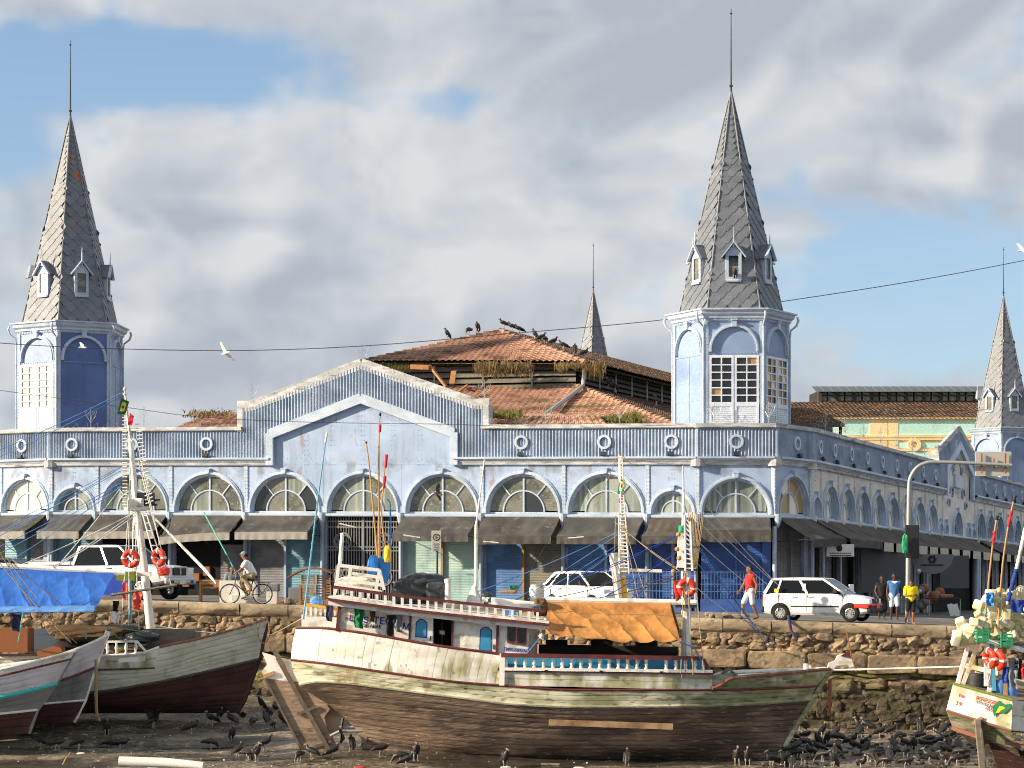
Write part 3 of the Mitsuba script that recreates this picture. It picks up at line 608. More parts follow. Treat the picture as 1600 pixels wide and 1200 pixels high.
# ------------------------------------------------------------------ towers
SLATE = None
def tower(label, C, zsh, phi, s, kinds, panes, near=True, ztop=21.9):
    t = thing('corner_tower', label, 'tower'); ap = s * .866; cap = MB(); strips = MB(); hips = MB()
    frs = []
    for k in range(6):
        a = math.radians(phi + 60 * k); n = np.array([math.sin(a), -math.cos(a)]); R = np.array([math.cos(a), math.sin(a)])
        frs.append(Fr(np.array(C) + n * ap - R * s / 2, phi + 60 * k, 0, zsh))
    for k in range(6):
        fr = frs[k]; cx = s / 2; r = s / 2 - .26; zsp = 10.72; kind = kinds[k]
        mb = MB(); mb.bx(0, s, 0, .08, 7.2, 12.02)
        if kind == 'blank':
            mb.bx(.14, s - .14, -.03, 0, 10.6, 10.66); mb.bx(.14, s - .14, -.02, 0, 8.75, 8.79); mb.bx(cx - .015, cx + .015, -.02, 0, 7.3, 10.6)
        part(t, 'wall', fr.M(mb), 'deep_panel' if near is True and k == 0 else 'tower_paint')
        mb = MB(); pz(mb, arch(cx, r + .12, .1, zsp).difference(arch(cx, r, .1, zsp)), 0, .1); pz(mb, arch(cx, r + .06, .1, zsp).difference(arch(cx, r + .0, .1, zsp)), -.1, .05)
        mb.bx(cx - .1, cx + .1, -.2, 0, zsp + r + .1, zsp + r + .36); mb.bx(cx - .14, cx + .14, -.24, 0, zsp + r + .36, zsp + r + .42)
        for x in np.arange(.2, s - .15, .14): mb.box([x, -.02, 10.66], [.03, .04, .03])
        part(t, 'arch_trim', fr.M(mb), 'trim_paint', 40)
        mb = MB(); mb.bx(-.05, .13, -.06, .05, 7.3, 12.0); mb.bx(s - .13, s + .05, -.06, .05, 7.3, 12.0); rivets(mb, .05, 7.4, 12, .13, -.07); rivets(mb, s - .05, 7.4, 12, .13, -.07)
        part(t, 'pilaster', fr.M(mb), 'trim_paint')
        if kind == 'door':
            for q in (0, 1):
                x0 = .17 + q * (cx - .15); x1 = x0 + cx - .19
                mb = MB(); y = -.05
                fy = -.09
                mb.bx(x0, x0 + .09, fy, y, 7.4, 10.58); mb.bx(x1 - .09, x1, fy, y, 7.4, 10.58); xm = (x0 + x1) / 2
                mb.bx(xm - .025, xm + .025, fy, y, 8.6, 10.5)
                zz = np.linspace(8.6, 10.5, 7)
                mb.bx(x0 + .09, x1 - .09, fy - .002, y, 8.46, 8.64); mb.bx(x0 + .09, x1 - .09, fy - .002, y, 10.47, 10.58)
                for z in zz[1:-1]: mb.bx(x0 + .09, x1 - .09, fy + .002, y, z - .025, z + .025)
                for z in np.arange(7.42, 8.45, .085): mb.bx(x0 + .09, x1 - .09, fy + .02 + .012 * ((z * 100) % 2), -.02, z, z + .075)
                d = part(t, 'window', fr.M(mb), 'leaf_white' if near else 'trim_paint')
                for i in range(6):
                    for c in (0, 1):
                        mb = MB(); xa = (x0 + .09, xm + .025)[c]; xz = (xm - .025, x1 - .09)[c]
                        mb.bx(xa, xz, -.03, -.012, zz[i] + .025, zz[i + 1] - .025); pm = panes.get(k, 'dark_pane')
                        if isinstance(pm, tuple): pm = pm[(i * 7 + c * 3 + q * 5) % len(pm)]
                        part(d, 'pane', fr.M(mb), pm)
        # cornice piece and gutter pipe
        prof = [(.02, 11.98), (-.06, 12.0), (-.06, 12.08), (-.14, 12.12), (-.14, 12.2), (-.24, 12.28), (-.28, 12.42), (-.36, 12.44), (-.36, 12.5), (.3, 12.56)]
        P = np.zeros((2, len(prof), 3))
        for e, sg in ((0, -1), (1, 1)):
            for j, (y, z) in enumerate(prof): P[e, j] = [(0 if e == 0 else s) + sg * (-y) * .577, y, z]
        mb = MB(); mb.grid(P[:, ::-1])
        for x in np.arange(.05, s, .1): mb.box([x, -.08, 12.05], [.05, .05, .05])
        part(t, 'cornice', fr.M(mb), 'trim_paint')
        if near:
            mb = MB(); mb.tube([(s + .06, -.42, 12.36), (s + .08, -.46, 12.2), (s + .05, -.38, 11.98), (s + .02, -.14, 11.8), (s + .02, -.1, 11.5), (s + .02, -.1, 7.4)], [.05, .055, .05, .04, .04, .04], 8); part(t, 'drainpipe', fr.M(mb), 'trim_paint', 40)
    # spire
    zb = 12.54 + zsh; zt = ztop + zsh; Rz = lambda z: .232 * (zt - z)
    zs = np.concatenate([np.linspace(zb, zb + 2.0, 14)[:-1], np.linspace(zb + 2.0, zt, 12)]); th = np.radians(phi) + np.array([-pi / 2 - pi / 6 + k * pi / 3 for k in range(7)])
    P = np.array([[[C[0] + Rz(z) * math.cos(a), C[1] + Rz(z) * math.sin(a), z] for a in th] for z in zs])
    mb = MB(); mb.grid(P.transpose(1, 0, 2))
    sp = part(t, 'spire', mb, 'slate_1')
    rowh, sw = (.262, .52)
    shape = MB(); shape.prism([(0, .36), (.262, .03), (.05, -.25), (-.05, -.25), (-.262, .03)], (0, 0, 0), EX, EZ, .028)
    protos = [mikit.ply(shape.mesh(), f'slate_{i}') for i in range(3)]
    rest = MB(); count = 0; pv = np.vstack(shape.v); pf = np.vstack(shape.f)
    for k in range(6):
        a = math.radians(phi + 60 * k); n = np.array([math.sin(a), -math.cos(a), 0]); R = np.array([math.cos(a), math.sin(a), 0])
        facing = -n[1] + .13 * n[0] * np.sign(C[0]) * -1 > -.12
        L = (zt - zb); row = 0; z = zb + .12
        while z < zt - .5:
            r = Rz(z); hw = r / 2 - .1; off = (row % 2) * sw / 2
            xs = [x for x in np.arange(-3, 3.01, 1) * sw + off if abs(x) <= hw]
            if not xs and hw > 0: xs = [0]
            sl = np.array([0, 0, 1.]) - n * .232 * .866; sl = n3(sl)
            for x in xs:
                o = np.array([C[0], C[1], z]) + n * (r * .866 + .02) + R * x
                tl = rng.normal(0, .012); up = n3(sl + n * (-.085 + tl)); out = np.cross(R, up)
                Rm = np.stack([R, -out, up], 1)
                sc = 1.0 if hw > .2 else max(.35, hw / .25)
                if near and facing and count < 298:
                    again(nk(sp + '__slate'), protos[int(rng.integers(0, 3))], M4(Rm * sc, o)); count += 1
                else: rest.add(pv * sc @ Rm.T + o, pf)
            z += rowh; row += 1
    if rest.n: part(sp, 'slate', rest, 'slate_0', kind='stuff')
    for k in range(6):
        a = th[k]
        hips.tube([[C[0] + (Rz(z) + .02) * math.cos(a), C[1] + (Rz(z) + .02) * math.sin(a), z] for z in zs], .035, 5)
    part(t, 'hip_strip', hips, 'lead_strip')
    mb = MB(); mb.tube([(C[0], C[1], zt - .4), (C[0], C[1], zt + .3), (C[0], C[1], zt + 3.5)], [.05, .035, .015], 6); mb.lathe([(0, -.06), (.06, 0), (0, .06)], (C[0], C[1], zt + 3.3), 8); mb.lathe([(0, -.1), (.09, 0), (0, .1)], (C[0], C[1], zt + .25), 8)
    part(t, 'lightning_rod', mb, 'wire_dark')
    # dormers
    for k in range(6):
        fr = Fr(C, phi + 60 * k, 0, zsh); z0 = 13.72; d0 = -(.866 * .232 * (ztop - z0) + .06)
        mb = MB(); pz(mb, Polygon([(-.33, z0), (.33, z0), (.33, z0 + 1.1), (0, z0 + 1.5), (-.33, z0 + 1.1)]).difference(sbox(-.2, z0 + .14, .2, z0 + 1.02)), d0, .04)
        mb.bx(-.33, -.27, d0, d0 + .95, z0, z0 + 1.1); mb.bx(.27, .33, d0, d0 + .95, z0, z0 + 1.1); mb.bx(-.3, .3, d0 - .1, d0, z0 - .06, z0 + .02)
        for sg in (-1, 1): mb.bar((sg * .5, d0 - .14, z0 + .95), (0, d0 - .14, z0 + 1.58), .05, .12, (0, 1, 0))
        dm = part(t, 'dormer', fr.M(mb), 'trim_paint')
        mb = MB(); mb.bx(-.2, .2, d0 + .02, d0 + .05, z0 + .14, z0 + 1.02 if not (near == 'bird' and k == 0) else z0 + .6)
        part(dm, 'pane', fr.M(mb), 'cream_pane' if kinds[k] == 'door' and panes.get(k) == 'cream_pane' else 'dusty_glass')
        mb = MB(); mb.bx(-.2, .2, d0 + .5, d0 + .52, z0 + .1, z0 + 1.05); part(dm, 'dark_back', fr.M(mb), 'void_black')
        mb = MB()
        for sg in (-1, 1): mb.add(np.array([[sg * .5, d0 - .12, z0 + .98], [0, d0 - .12, z0 + 1.61], [0, d0 + 1.3, z0 + 1.61], [sg * .5, d0 + 1.0, z0 + .98]]), [[0, 1, 2, 3]]); mb.add(np.array([[sg * .5, d0 - .12, z0 + .95], [0, d0 - .12, z0 + 1.58], [0, d0 + 1.3, z0 + 1.58], [sg * .5, d0 + 1.0, z0 + .95]]), [[3, 2, 1, 0]])
        part(dm, 'roof', fr.M(mb), 'slate_1')
        mb = MB(); mb.tube([(0, d0 - .1, z0 + 1.35), (0, d0 - .1, z0 + 1.7), (0, d0 - .1, z0 + 2.2)], [.04, .03, .008], 5); part(dm, 'finial', fr.M(mb), 'trim_paint')
    return t
B_, D_ = 'blank', 'door'
TR = (9.25, 98.36); TLc = W(110, 600, 107.6)[:2]
tower('light blue tower with tall grey slate spire and a vulture in its front dormer', TR, 0.0, -2, 2.38, [D_, D_, B_, B_, B_, B_], {0: ('dark_pane',) * 7 + ('warm_pane', 'dark_pane'), 1: ('warm_pane', 'cream_pane', 'warm_pane', 'dark_pane')}, 'bird')
tower('blue tower with rust-stained slate spire at the left edge, half in deep shade', TLc, .5, 27, 2.42, [B_, B_, B_, B_, B_, D_], {5: 'cream_pane'}, True, 22.2)
TF = W(1568, 600, 166)[:2]
tower('distant slate-spired tower at the right edge beyond the wing', TF, -.5, 14, 2.38, [B_, D_, B_, B_, B_, B_], {1: ('dark_pane', 'cream_pane', 'warm_pane')}, False, 22.0)
TB = W(927, 600, 171)[:2]
tower('distant grey slate spire rising behind the tiled roof with the vultures', TB, .3, 22, 2.38, [B_] * 6, {}, False, 22.2)
# ------------------------------------------------------------------ tiled roofs behind the parapet
EU, EV = front.R, wing.R                    # plan directions: along the front, along the wing
def tiles(parent, name, a, b, c, d, mat_, pitch=.3, rows=.42, label=None, jig=.02):
    """tile field on the quad a (bottom left), b (bottom right), c (top right), d (top left): rolls running up the slope, stepped courses"""
    a, b, c, d = (np.asarray(q, float) for q in (a, b, c, d))
    wdt = max(np.linalg.norm(b - a), np.linalg.norm(c - d)); hgt = max(np.linalg.norm(d - a), np.linalg.norm(c - b))
    nr = max(2, int(hgt / rows)); e1 = n3(b - a); nrm = n3(np.cross(b - a, d - a)); nrm = nrm if nrm[2] > 0 else -nrm
    P = []
    for r in range(nr):
        for e in (0, 1):
            v = (r + e) / nr; l, rr = a + (d - a) * v, b + (c - b) * v
            s0, s1 = (l - a) @ e1, (rr - a) @ e1
            base = a + ((l - a) - e1 * s0)
            n = max(2, int(wdt / pitch * 4)); s = np.linspace(s0, s1, n)
            j = jig * (meshkit.noise(np.stack([s * 1.5, s * 0 + r * 1.7, s * 0], -1), 4) - .5)
            h = .085 * np.abs(np.sin(pi * s / pitch)) + (.07 if e == 0 else .0) + j
            P.append(base + s[:, None] * e1 + h[:, None] * nrm)
    mb = MB(); mb.grid(np.array(P)); return part(parent, name, mb, mat_, kind='stuff', label=label)
def ridge(parent, p, q, m='clay_tile', r=.14):
    p, q = np.asarray(p, float), np.asarray(q, float); n = max(2, int(np.linalg.norm(q - p) / .42))
    for i in range(n):
        a, b = p + (q - p) * (i / n), p + (q - p) * ((i + 1.12) / n); mb = MB(); mb.tube([a + [0, 0, .03], b - [0, 0, .01]], [r * 1.12, r * .9], 8); part(parent, 'ridge_tile', mb, m, 40)
e2 = np.array([*EU, 0]); w2 = np.array([*EV, 0])
# upper roof: eave corners, then the apex of the hipped end
R0 = W(915, 567, 110); L0 = W(565, 571, 112.5); L0[2] = R0[2] + .25
A0 = W(782, 518, 115.5); Rb = R0 + w2 * 50; Ab = A0 + w2 * 50; Lb = L0 + w2 * 50
upper = hall + '__upper_roof'
mb = MB(); q = .06; mb.add(np.array([L0, R0, A0, Rb, Ab, Lb]) - [0, 0, q], [[0, 1, 2, 2], [1, 3, 4, 2], [0, 2, 4, 5]]); part(hall, 'upper_roof', mb, 'old_tile')
tiles(upper, 'tile_field', L0, R0, A0 + e2 * .01, A0 - e2 * .01, 'clay_tile')
tiles(upper, 'tile_field', R0, Rb, Ab, A0, 'old_tile'); tiles(upper, 'tile_field', Lb, L0, A0, Ab, 'old_tile')
ridge(upper, R0, A0); ridge(upper, L0, A0, 'clay_tile'); ridge(upper, A0, Ab, 'old_tile')
# clerestory under the upper eaves
ins = .7
def wallband(p, q, z0, z1, slats, mm, name):
    p, q = np.asarray(p, float), np.asarray(q, float); d = n3(q - p); nn = np.array([d[1], -d[0], 0])
    mb = MB(); mb.bar(np.append(p[:2], (z0 + z1) / 2), np.append(q[:2], (z0 + z1) / 2), .06, z1 - z0); k = part(hall, name, mb, 'shop_dark')
    for i in range(slats):
        z = z0 + (z1 - z0) * (i + .45) / slats; h = (z1 - z0) / slats * .8
        mb = MB(); o = nn * (.10 + .01 * (i % 2)); mb.bar(np.append(p[:2], z) + o, np.append(q[:2], z) + o, .05, h, (0, 0, 1)) if False else mb.add(np.array([np.append(p[:2], z - h / 2) + nn * .22, np.append(q[:2], z - h / 2) + nn * .22, np.append(q[:2], z + h / 2) + nn * .08, np.append(p[:2], z + h / 2) + nn * .08]), [[0, 1, 2, 3]])
        part(k, 'slat', mb, mm)
    L = np.linalg.norm(q - p); mb = MB()
    for x in np.arange(.3, L, 2.4): mb.box(np.append((p + d * x)[:2], (z0 + z1) / 2) + nn * .2, [.08, .08, z1 - z0])
    split_part(k, 'stud', mb, 'galvanised')
zl = W(780, 604, 111)[2]
cR = R0 - e2 * ins + w2 * ins; cL = L0 + e2 * ins + w2 * ins
wallband(cL, cR, zl - .1, R0[2] + .05, 4, 'grey_louvre', 'clerestory_wall'); wallband(cR, cR + w2 * 46, zl - .1, R0[2] + .05, 5, 'dark_wood', 'clerestory_wall')
# lower roof all round
z1 = 7.75; dn = (zl - z1) * 4.2
lR = cR + e2 * 8.0 - w2 * 8.3; lL = cL - e2 * 5.4 - w2 * 10.2; lR[2] = lL[2] = z1; lL[2] += .2
cRt, cLt = cR.copy(), cL.copy(); cRt[2] = zl; cLt[2] = zl + .1
mb = MB(); lRb = lR + w2 * 60; cRb = cRt + w2 * 60; lLb = lL + w2 * 60; cLb = cLt + w2 * 60
mb.add(np.array([lL, lR, cRt, cLt, lRb, cRb, lLb, cLb]) - [0, 0, .06], [[0, 1, 2, 3], [1, 4, 5, 2], [6, 0, 3, 7]]); lower = part(hall, 'lower_roof', mb, 'old_tile')
tiles(lower, 'tile_field', lL, lR, cRt, cLt, 'clay_tile'); tiles(lower, 'tile_field', lR, lRb, cRb, cRt, 'old_tile'); tiles(lower, 'tile_field', lLb, lL, cLt, cLb, 'old_tile')
ridge(lower, lR, cRt); ridge(lower, lL, cLt, 'old_tile')
# short lean-to roofs with weeds just behind the parapet
for (pa, pb, D) in ((770, 950, 101.5), (272, 392, 104.5)):
    a, b = W(pa, 664, D), W(pb, 664, D - (pb - pa) * .008); a[2] -= .25; b[2] -= .25
    c, d = b + w2 * 1.6 + [0, 0, .72], a + w2 * 1.6 + [0, 0, .72]
    if pa > 500: c = c - e2 * 1.0
    else: d = d + e2 * .9
    k = part(hall, 'lean_to_roof', MB().add(np.array([a, b, c, d]) - [0, 0, .06], [[0, 1, 2, 3]]), 'old_tile')
    tiles(k, 'tile_field', a, b, c, d, 'clay_tile', .3, .5); ridge(k, d, c, 'clay_tile', .12); ridge(k, b if pa > 500 else a, c if pa > 500 else d, 'clay_tile', .12)
# pipe on the lower roof, struts and a loose board under the eave
mb = MB(); mb.tube([W(914, 572, 110), W(911, 602, 110), W(900, 612, 109), W(846, 652, 103)], .1, 8); part(hall, 'downpipe', mb, 'galvanised', 40)
mb = MB(); mb.bar(W(671, 571, 111), W(697, 604, 110.4), .16, .1); mb.bar(W(706, 600, 110.4), W(709, 580, 111), .25, .06); mb.bar(W(730, 602, 109.5), W(712, 616, 108.5), .09, .09); split_part(hall, 'fallen_strut', mb, 'wood_plain')
mb = MB(); mb.bar(W(641, 573, 111), W(670, 574, 110.8), .1, .22); part(hall, 'fascia_board', mb, 'wood_plain')
def weed(label, pts, mats_, n, h, hang=False, spread=.5, seed=1):
    r_ = np.random.default_rng(seed); t = thing('roof_weed', label, 'weeds')
    for mi_, mm in enumerate(mats_):
        v, f = [], []
        for i in range(n):
            p = pts[int(r_.integers(len(pts)))] + r_.normal(0, 1, 3) * [spread, .25, .08]
            d = r_.normal(0, .45, 3); d[2] = abs(d[2]) + .8
            if hang: d = r_.normal(0, .12, 3) + [0, -.1, -1]
            L = h * r_.uniform(.4, 1.1) * (.35 + 1.1 * meshkit.noise(np.array([p[0] * 1.3, seed * 1.0, 0]))); side = n3(np.cross(d, [0, 1, .2])) * .022; tip = p + n3(d) * L + np.array([r_.normal(0, .1), 0, -.12 * L])
            mid = p + n3(d) * L * .55
            k = len(v); v += [p - side, p + side, mid + side * .8, mid - side * .8, tip]; f += [[k, k + 1, k + 2], [k, k + 2, k + 3], [k + 3, k + 2, k + 4]]
        part(t, 'blades', MB().add(np.array(v), np.array(f)), mm, kind='stuff')
P_ = lambda lst, D: [W(x, y, D) for x, y in lst]
weed('dry brown fringe of weeds hanging from the middle of the upper eave', P_([(x, 568) for x in range(748, 832, 6)], 110.3), ['weed_brown', 'weed_dry', 'weed_brown'], 170, .5, True, .14, 1)
weed('dry tan tufts hanging from the right corner of the upper eave', P_([(x, 568 + abs(x - 905) * .05) for x in (874, 878, 884, 890, 897, 901, 905, 914, 918, 924, 930, 940)], 109.8), ['weed_dry', 'weed_brown'], 170, .5, True, .12, 2)
weed('yellow green weeds on the lower roof just right of the gable', P_([(x, 650) for x in range(770, 800, 4)], 101.8), ['weed_green', 'weed_dry'], 260, .35, False, .3, 3)
weed('pale green weeds on the lower roof left of the corner tower', P_([(x, 657) for x in range(930, 1000, 4)], 102.0), ['weed_green', 'weed_dry'], 420, .32, False, .3, 4)
weed('brown moss and grass along the left end of the upper eave', P_([(x, 573) for x in range(570, 640, 4)], 111.5), ['weed_dry', 'weed_green'], 220, .25, True, .3, 5)
weed('dry grass along the ridge of the small red roof at left', P_([(x, 649) for x in range(300, 384, 4)], 105.5), ['weed_dry', 'weed_brown'], 260, .2, False, .3, 6)
# eave of the shed right of the corner tower
sh = thing('tiled_shed', 'dark tiled shed roof on posts just right of the corner tower', 'shed')
a, b, c, d = W(1225, 664, 112), W(1318, 664, 118), W(1308, 652, 124), W(1225, 640, 122)
tiles(sh, 'roof', a, b, c, d, 'old_tile'); mb = MB(); mb.tube([b - [.15, 0, 0], b - [.15, 0, 3]], .08, 6); mb.bar(a, b, .2, .2); part(sh, 'frame', mb, 'dark_wood')
mb = MB(); mb.bar(W(1225, 672, 121), W(1300, 672, 125), .1, 1.6); part(sh, 'wall', mb, 'dark_wood')

# ------------------------------------------------------------------ yellow and mint market building far behind
ym = thing('yellow_market_building', 'yellow and mint rendered building with dark tiled roof and raised skylight behind the wing', 'building')
yb = Fr(W(1225, 700, 190)[:2], 3, .004)
X = yb.fx; Z = lambda py, y=0: CZ - (py - HOR) / F * (190 + y)
mb = MB(); mb.bx(X(1180), X(1700), 0, 30, 0, Z(655)); part(ym, 'wall', yb.M(mb), 'yellow_wall')
for (p, q, y0, y1) in ((1270, 1360, 657, 680), (1402, 1523, 657, 680), (1270, 1360, 693, 700), (1402, 1418, 692, 700), (1434, 1523, 692, 700), (1402, 1523, 706, 722), (1330, 1360, 706, 722)):
    mb = MB(); mb.bx(X(p), X(q), -.06, 0, Z(y1), Z(y0)); part(ym, 'panel', yb.M(mb), 'mint_wall')
mb = MB()
for (y0, y1, o) in ((653, 657, .2), (681, 684, .2), (685, 688, .15), (702, 705, .12)): mb.bx(X(1200), X(1600), -o, 0, Z(y1), Z(y0))
part(ym, 'cornice', yb.M(mb), 'yellow_wall')
for p, q in ((1358, 1386), (1388, 1403)): mb = MB(); mb.bx(X(p), X(q), -.1, 0, 0, Z(657)); part(ym, 'pilaster', yb.M(mb), 'yellow_wall')
mb = MB(); mb.lathe([(.25, -.1), (.55, -.1), (.55, .05), (.25, .05), (.25, -.1)], (X(1428), -.1, Z(695)), 18, (0, 1, 0)); part(ym, 'medallion', yb.M(mb), 'yellow_wall')
a, b, c, d = (yb(X(1190), -.3, Z(656.5)), yb(X(1640), -.3, Z(657)), yb(X(1640), 6.9, Z(639, 7)), yb(X(1190), 6.9, Z(629, 7)))
tiles(ym, 'roof', a, b, c, d, 'old_tile', .35, .5)
mb = MB(); y0 = 7.2
ck = part(ym, 'skylight', yb.M(MB().bx(X(1303), X(1640), y0, y0 + 4, Z(645, 7), Z(611, 7))), 'shop_dark')
for px in np.arange(1304, 1640, 14): mb = MB(); mb.bx(X(px) + .1, X(px + 13), y0 - .06, y0, Z(637, 7), Z(613, 7)); part(ck, 'pane', yb.M(mb), 'curtain_glass')
mb = MB()
for px in np.arange(1303, 1640, 28): mb.bx(X(px), X(px) + .3, y0 - .3, y0, Z(645, 7), Z(611, 7))
for py in (619, 628): mb.bx(X(1303), X(1640), y0 - .15, y0 - .05, Z(py, 7), Z(py, 7) + .1)
part(ck, 'frame', yb.M(mb), 'dark_wood')
for px in np.arange(1296, 1630, 14.2):
    mb = MB(); mb.add(np.array([[X(px) + .02, y0 - 1.2, Z(612, 6)], [X(px + 14), y0 - 1.2, Z(612, 6)], [X(px + 18), y0 + 2.2, Z(603, 9)], [X(px + 4) + .02, y0 + 2.2, Z(603, 9)]]), [[0, 1, 2, 3]]); part(ck, 'roof_sheet', yb.M(mb), 'dark_sheet')
# ------------------------------------------------------------------ ground: street on the quay, mud of the dried-out dock, quay wall
def zs(X): return .03 * (7.65 - np.clip(X, -13, 22))
def Yq(X): return 75.06 - .13 * np.asarray(X, float)
def zm(X, Y):
    X, Y = np.asarray(X, float), np.asarray(Y, float)
    s = .085 - .06 * np.clip((X + 6) / 10, 0, 1)
    p = np.stack([X * .5, Y * .9, X * 0], -1)
    b = .16 * (meshkit.fbm(p, 4, 3) - .5) + .09 * (meshkit.fbm(p * 5, 3, 6) - .5)
    b = b - .16 * np.exp(-(((X + 10.4) / 2.3) ** 2 + ((Y - 65.8) / .55) ** 2) ** 2)
    return -3.74 + s * np.clip(Y - 61, 0, 20) + b
def axis(lo, hi, fine0, fine1, step):
    f = np.arange(fine0, fine1 + step / 2, step)
    return np.concatenate([lo + (fine0 - lo) * np.linspace(0, 1, 9)[:-1] ** .4, f, fine1 + (hi - fine1) * np.linspace(0, 1, 9)[1:] ** 2.5])
gx, gy = axis(-1500, 1500, -20, 19, .13), axis(-300, 79.5, 56, 79.4, .13)
GX_, GY_ = np.meshgrid(gx, gy, indexing='ij')
mb = MB(); mb.grid(np.stack([GX_, GY_, zm(np.clip(GX_, -25, 25), np.clip(GY_, 50, 80))], -1)); struct('mud_ground', mb, 'mud', True, label='dark wet mud of the drained dock with puddles')
pool = [(2.9 * math.cos(a), .95 * math.sin(a)) for a in np.linspace(0, 2 * pi, 40)[:-1]]; mb = MB(); mb.add([[-10.4, 65.8, -3.40]] + [[-10.4 + x, 65.8 + y, -3.40] for x, y in pool], [[0, k + 1, (k + 1) % 39 + 1] for k in range(39)])
mat('still_water', '#24221e', .04, specular=.6); struct('puddle', mb, 'still_water', label='long dark puddle on the mud at left')
mb = MB(); mb.grid(np.array([[[x, y, -3.735] for y in (-250, 40, 62.5)] for x in (-1400, 1400)])); struct('dock_water', mb, 'still_water', label='shallow water at the edge of the mud')
gx = axis(-3000, 3000, -24, 24, .5); v = np.concatenate([np.linspace(0, 24, 40), 24 + 3000 * np.linspace(0, 1, 8)[1:] ** 2])
X_, V_ = np.meshgrid(gx, v, indexing='ij')
Z_ = zs(X_) + .03 * (meshkit.fbm(np.stack([X_ * .4, V_ * .4, X_ * 0], -1), 3) - .5)
mb = MB(); mb.grid(np.stack([X_, np.clip(Yq(X_), 60, 95) + .35 + V_, Z_], -1)); struct('street', mb, 'asphalt', True)
quay = thing('quay_wall', 'old stone quay wall below the street with eroded coping and mossy rubble', 'wall')
Xs = np.arange(-60, 60.01, .25)
def qf(h0, h1, out): return np.array([[[x, Yq(x) - out, zs(x) - h] for h in (h0, h1)] for x in Xs])
mb = MB(); mb.grid(qf(.02, 6, 0)[::-1]); part(quay, 'core', mb, 'quay_mortar')
mb = MB(); mb.grid(np.array([[[x, Yq(x) - o, zs(x) - .025] for o in (-.6, .02)] for x in Xs])); part(quay, 'bed', mb, 'quay_mortar')
def stone(w, h, d, seed, box=.45, rough=.12):
    m = trimesh.creation.icosphere(subdivisions=2 if max(w, h) > .5 else 1); v = m.vertices.copy()
    v = np.sign(v) * np.abs(v) ** box; v /= np.abs(v).max(0)
    nz = meshkit.fbm(v * 1.1 + seed * 7.3, 3, seed) - .5
    v = v * (1 + rough * 2.2 * nz[:, None]) * np.array([w, d, h]) / 2
    return trimesh.Trimesh(v, m.faces, process=False)
r_ = np.random.default_rng(11)
# coping slabs
x = -32.0; ns = 0
while x < 30:
    w = r_.uniform(1.3, 2.4); k = 10; u = np.linspace(0, 1, 14); Q = []
    prof = [(.5, .0), (.0, .0), (-.08, .03), (-.12, .12), (-.13, .22), (-.1, .32), (-.02, .4), (.12, .45)]
    for a in u:
        X = x + a * (w - .03); row = []
        for j, (o, h) in enumerate(prof):
            q = np.array([X * 1.6, j * .8, ns * 1.0]); e = (meshkit.fbm(q, 3, 5) - .5) * (.16 if j > 2 else .02)
            if j > 4: e -= .22 * max(0, meshkit.noise(np.array([X * .9, 3.0, j]), 2) - .5)
            row.append([X, Yq(X) + o - e, zs(X) - h + .03])
        Q.append(row)
    mb = MB(); mb.grid(np.array(Q)[:, ::-1])
    part(quay, 'coping_slab', mb, 'quay_concrete', 50); ns += 1; x += w
protos = {}
def lay(h0, h1, wr, out, mm, name, box, rough, xr, rows=1, seed=0, vis=None):
    stuff = MB(); hh = (h1 - h0) / rows
    P = [[stone(w, hh * 1.18, .5, seed + 31 * i, box, rough) for i, w in enumerate((wr[0], (wr[0] + wr[1]) / 2, wr[1]))] for _ in (0,)][0]
    pl = [mikit.ply(m, mm, smooth=False) for m in P]
    for r in range(rows):
        X = xr[0] + r_.uniform(0, .3)
        while X < xr[1]:
            i = int(r_.integers(0, 3)); w = (wr[0], (wr[0] + wr[1]) / 2, wr[1])[i]; X += w / 2
            z = zs(X) - h0 - hh * (r + .5) + r_.uniform(-.09, .09) * (rows > 1); s = r_.uniform(.88, 1.3) if rows > 1 else 1
            R = rot((0, 1, 0), r_.uniform(-1, 1) * (9 if rows > 1 else 1.2)) @ rot((0, 0, 1), -7.4 + r_.uniform(-8, 8) * (rows > 1) + (180 if r_.random() < .5 else 0))
            o = np.array([X, Yq(X) - out + .16 + r_.uniform(-.07, .05), z]); px = 800 + F * X / o[1]
            if any(a < px < b for a, b in (vis or [])): again(nk(f'{quay}__{name}'), pl[i], M4(R * s, o))
            else: stuff.add(P[i].vertices @ (R * s).T + o, P[i].faces)
            X += w / 2 - .02
    if stuff.n: part(quay, name, stuff, mm, kind='stuff')
lay(.42, .98, (.22, .46), .0, 'quay_stone', 'rubble_stone', .5, .42, (-20, 19), 3, 3, [(205, 300), (1085, 1540)])
lay(.98, 1.47, (1.1, 1.9), .3, 'quay_stone', 'cut_block', .22, .10, (-20, 19), 1, 5, [(205, 480), (1030, 1560)])
lay(1.49, 1.8, (.4, .9), .06, 'mossy_shaded_stone', 'recessed_stone', .5, .34, (-20, 19), 2, 7, [(1090, 1540)])
lay(1.78, 3.7, (.34, .8), .08, 'mossy_shaded_stone', 'boulder', .46, .42, (-20, 19), 6, 9, [(1190, 1510)])
# loose rubble heaps and litter on the quay edge
for nme, px0, px1, D, n, lbl in (('rubble_heap', 1106, 1165, 75.6, 26, 'low heap of broken stone on the quay left of the man in the red vest'), ('rubble_heap', 440, 480, 77.2, 14, 'scatter of broken bricks on the quay beside the white foam boxes')):
    t = thing(nme, lbl, 'rubble')
    for i in range(n):
        p = W(r_.uniform(px0, px1), 950, D + r_.uniform(-.2, .3)); p[2] = zs(p[0]) + .06 + .1 * r_.random() * (1 - abs((i / n) - .5))
        s = stone(r_.uniform(.15, .34), r_.uniform(.1, .2), .2, 50 + i, .6, .2); s.apply_translation(p); part(t, 'stone', s, 'rubble')
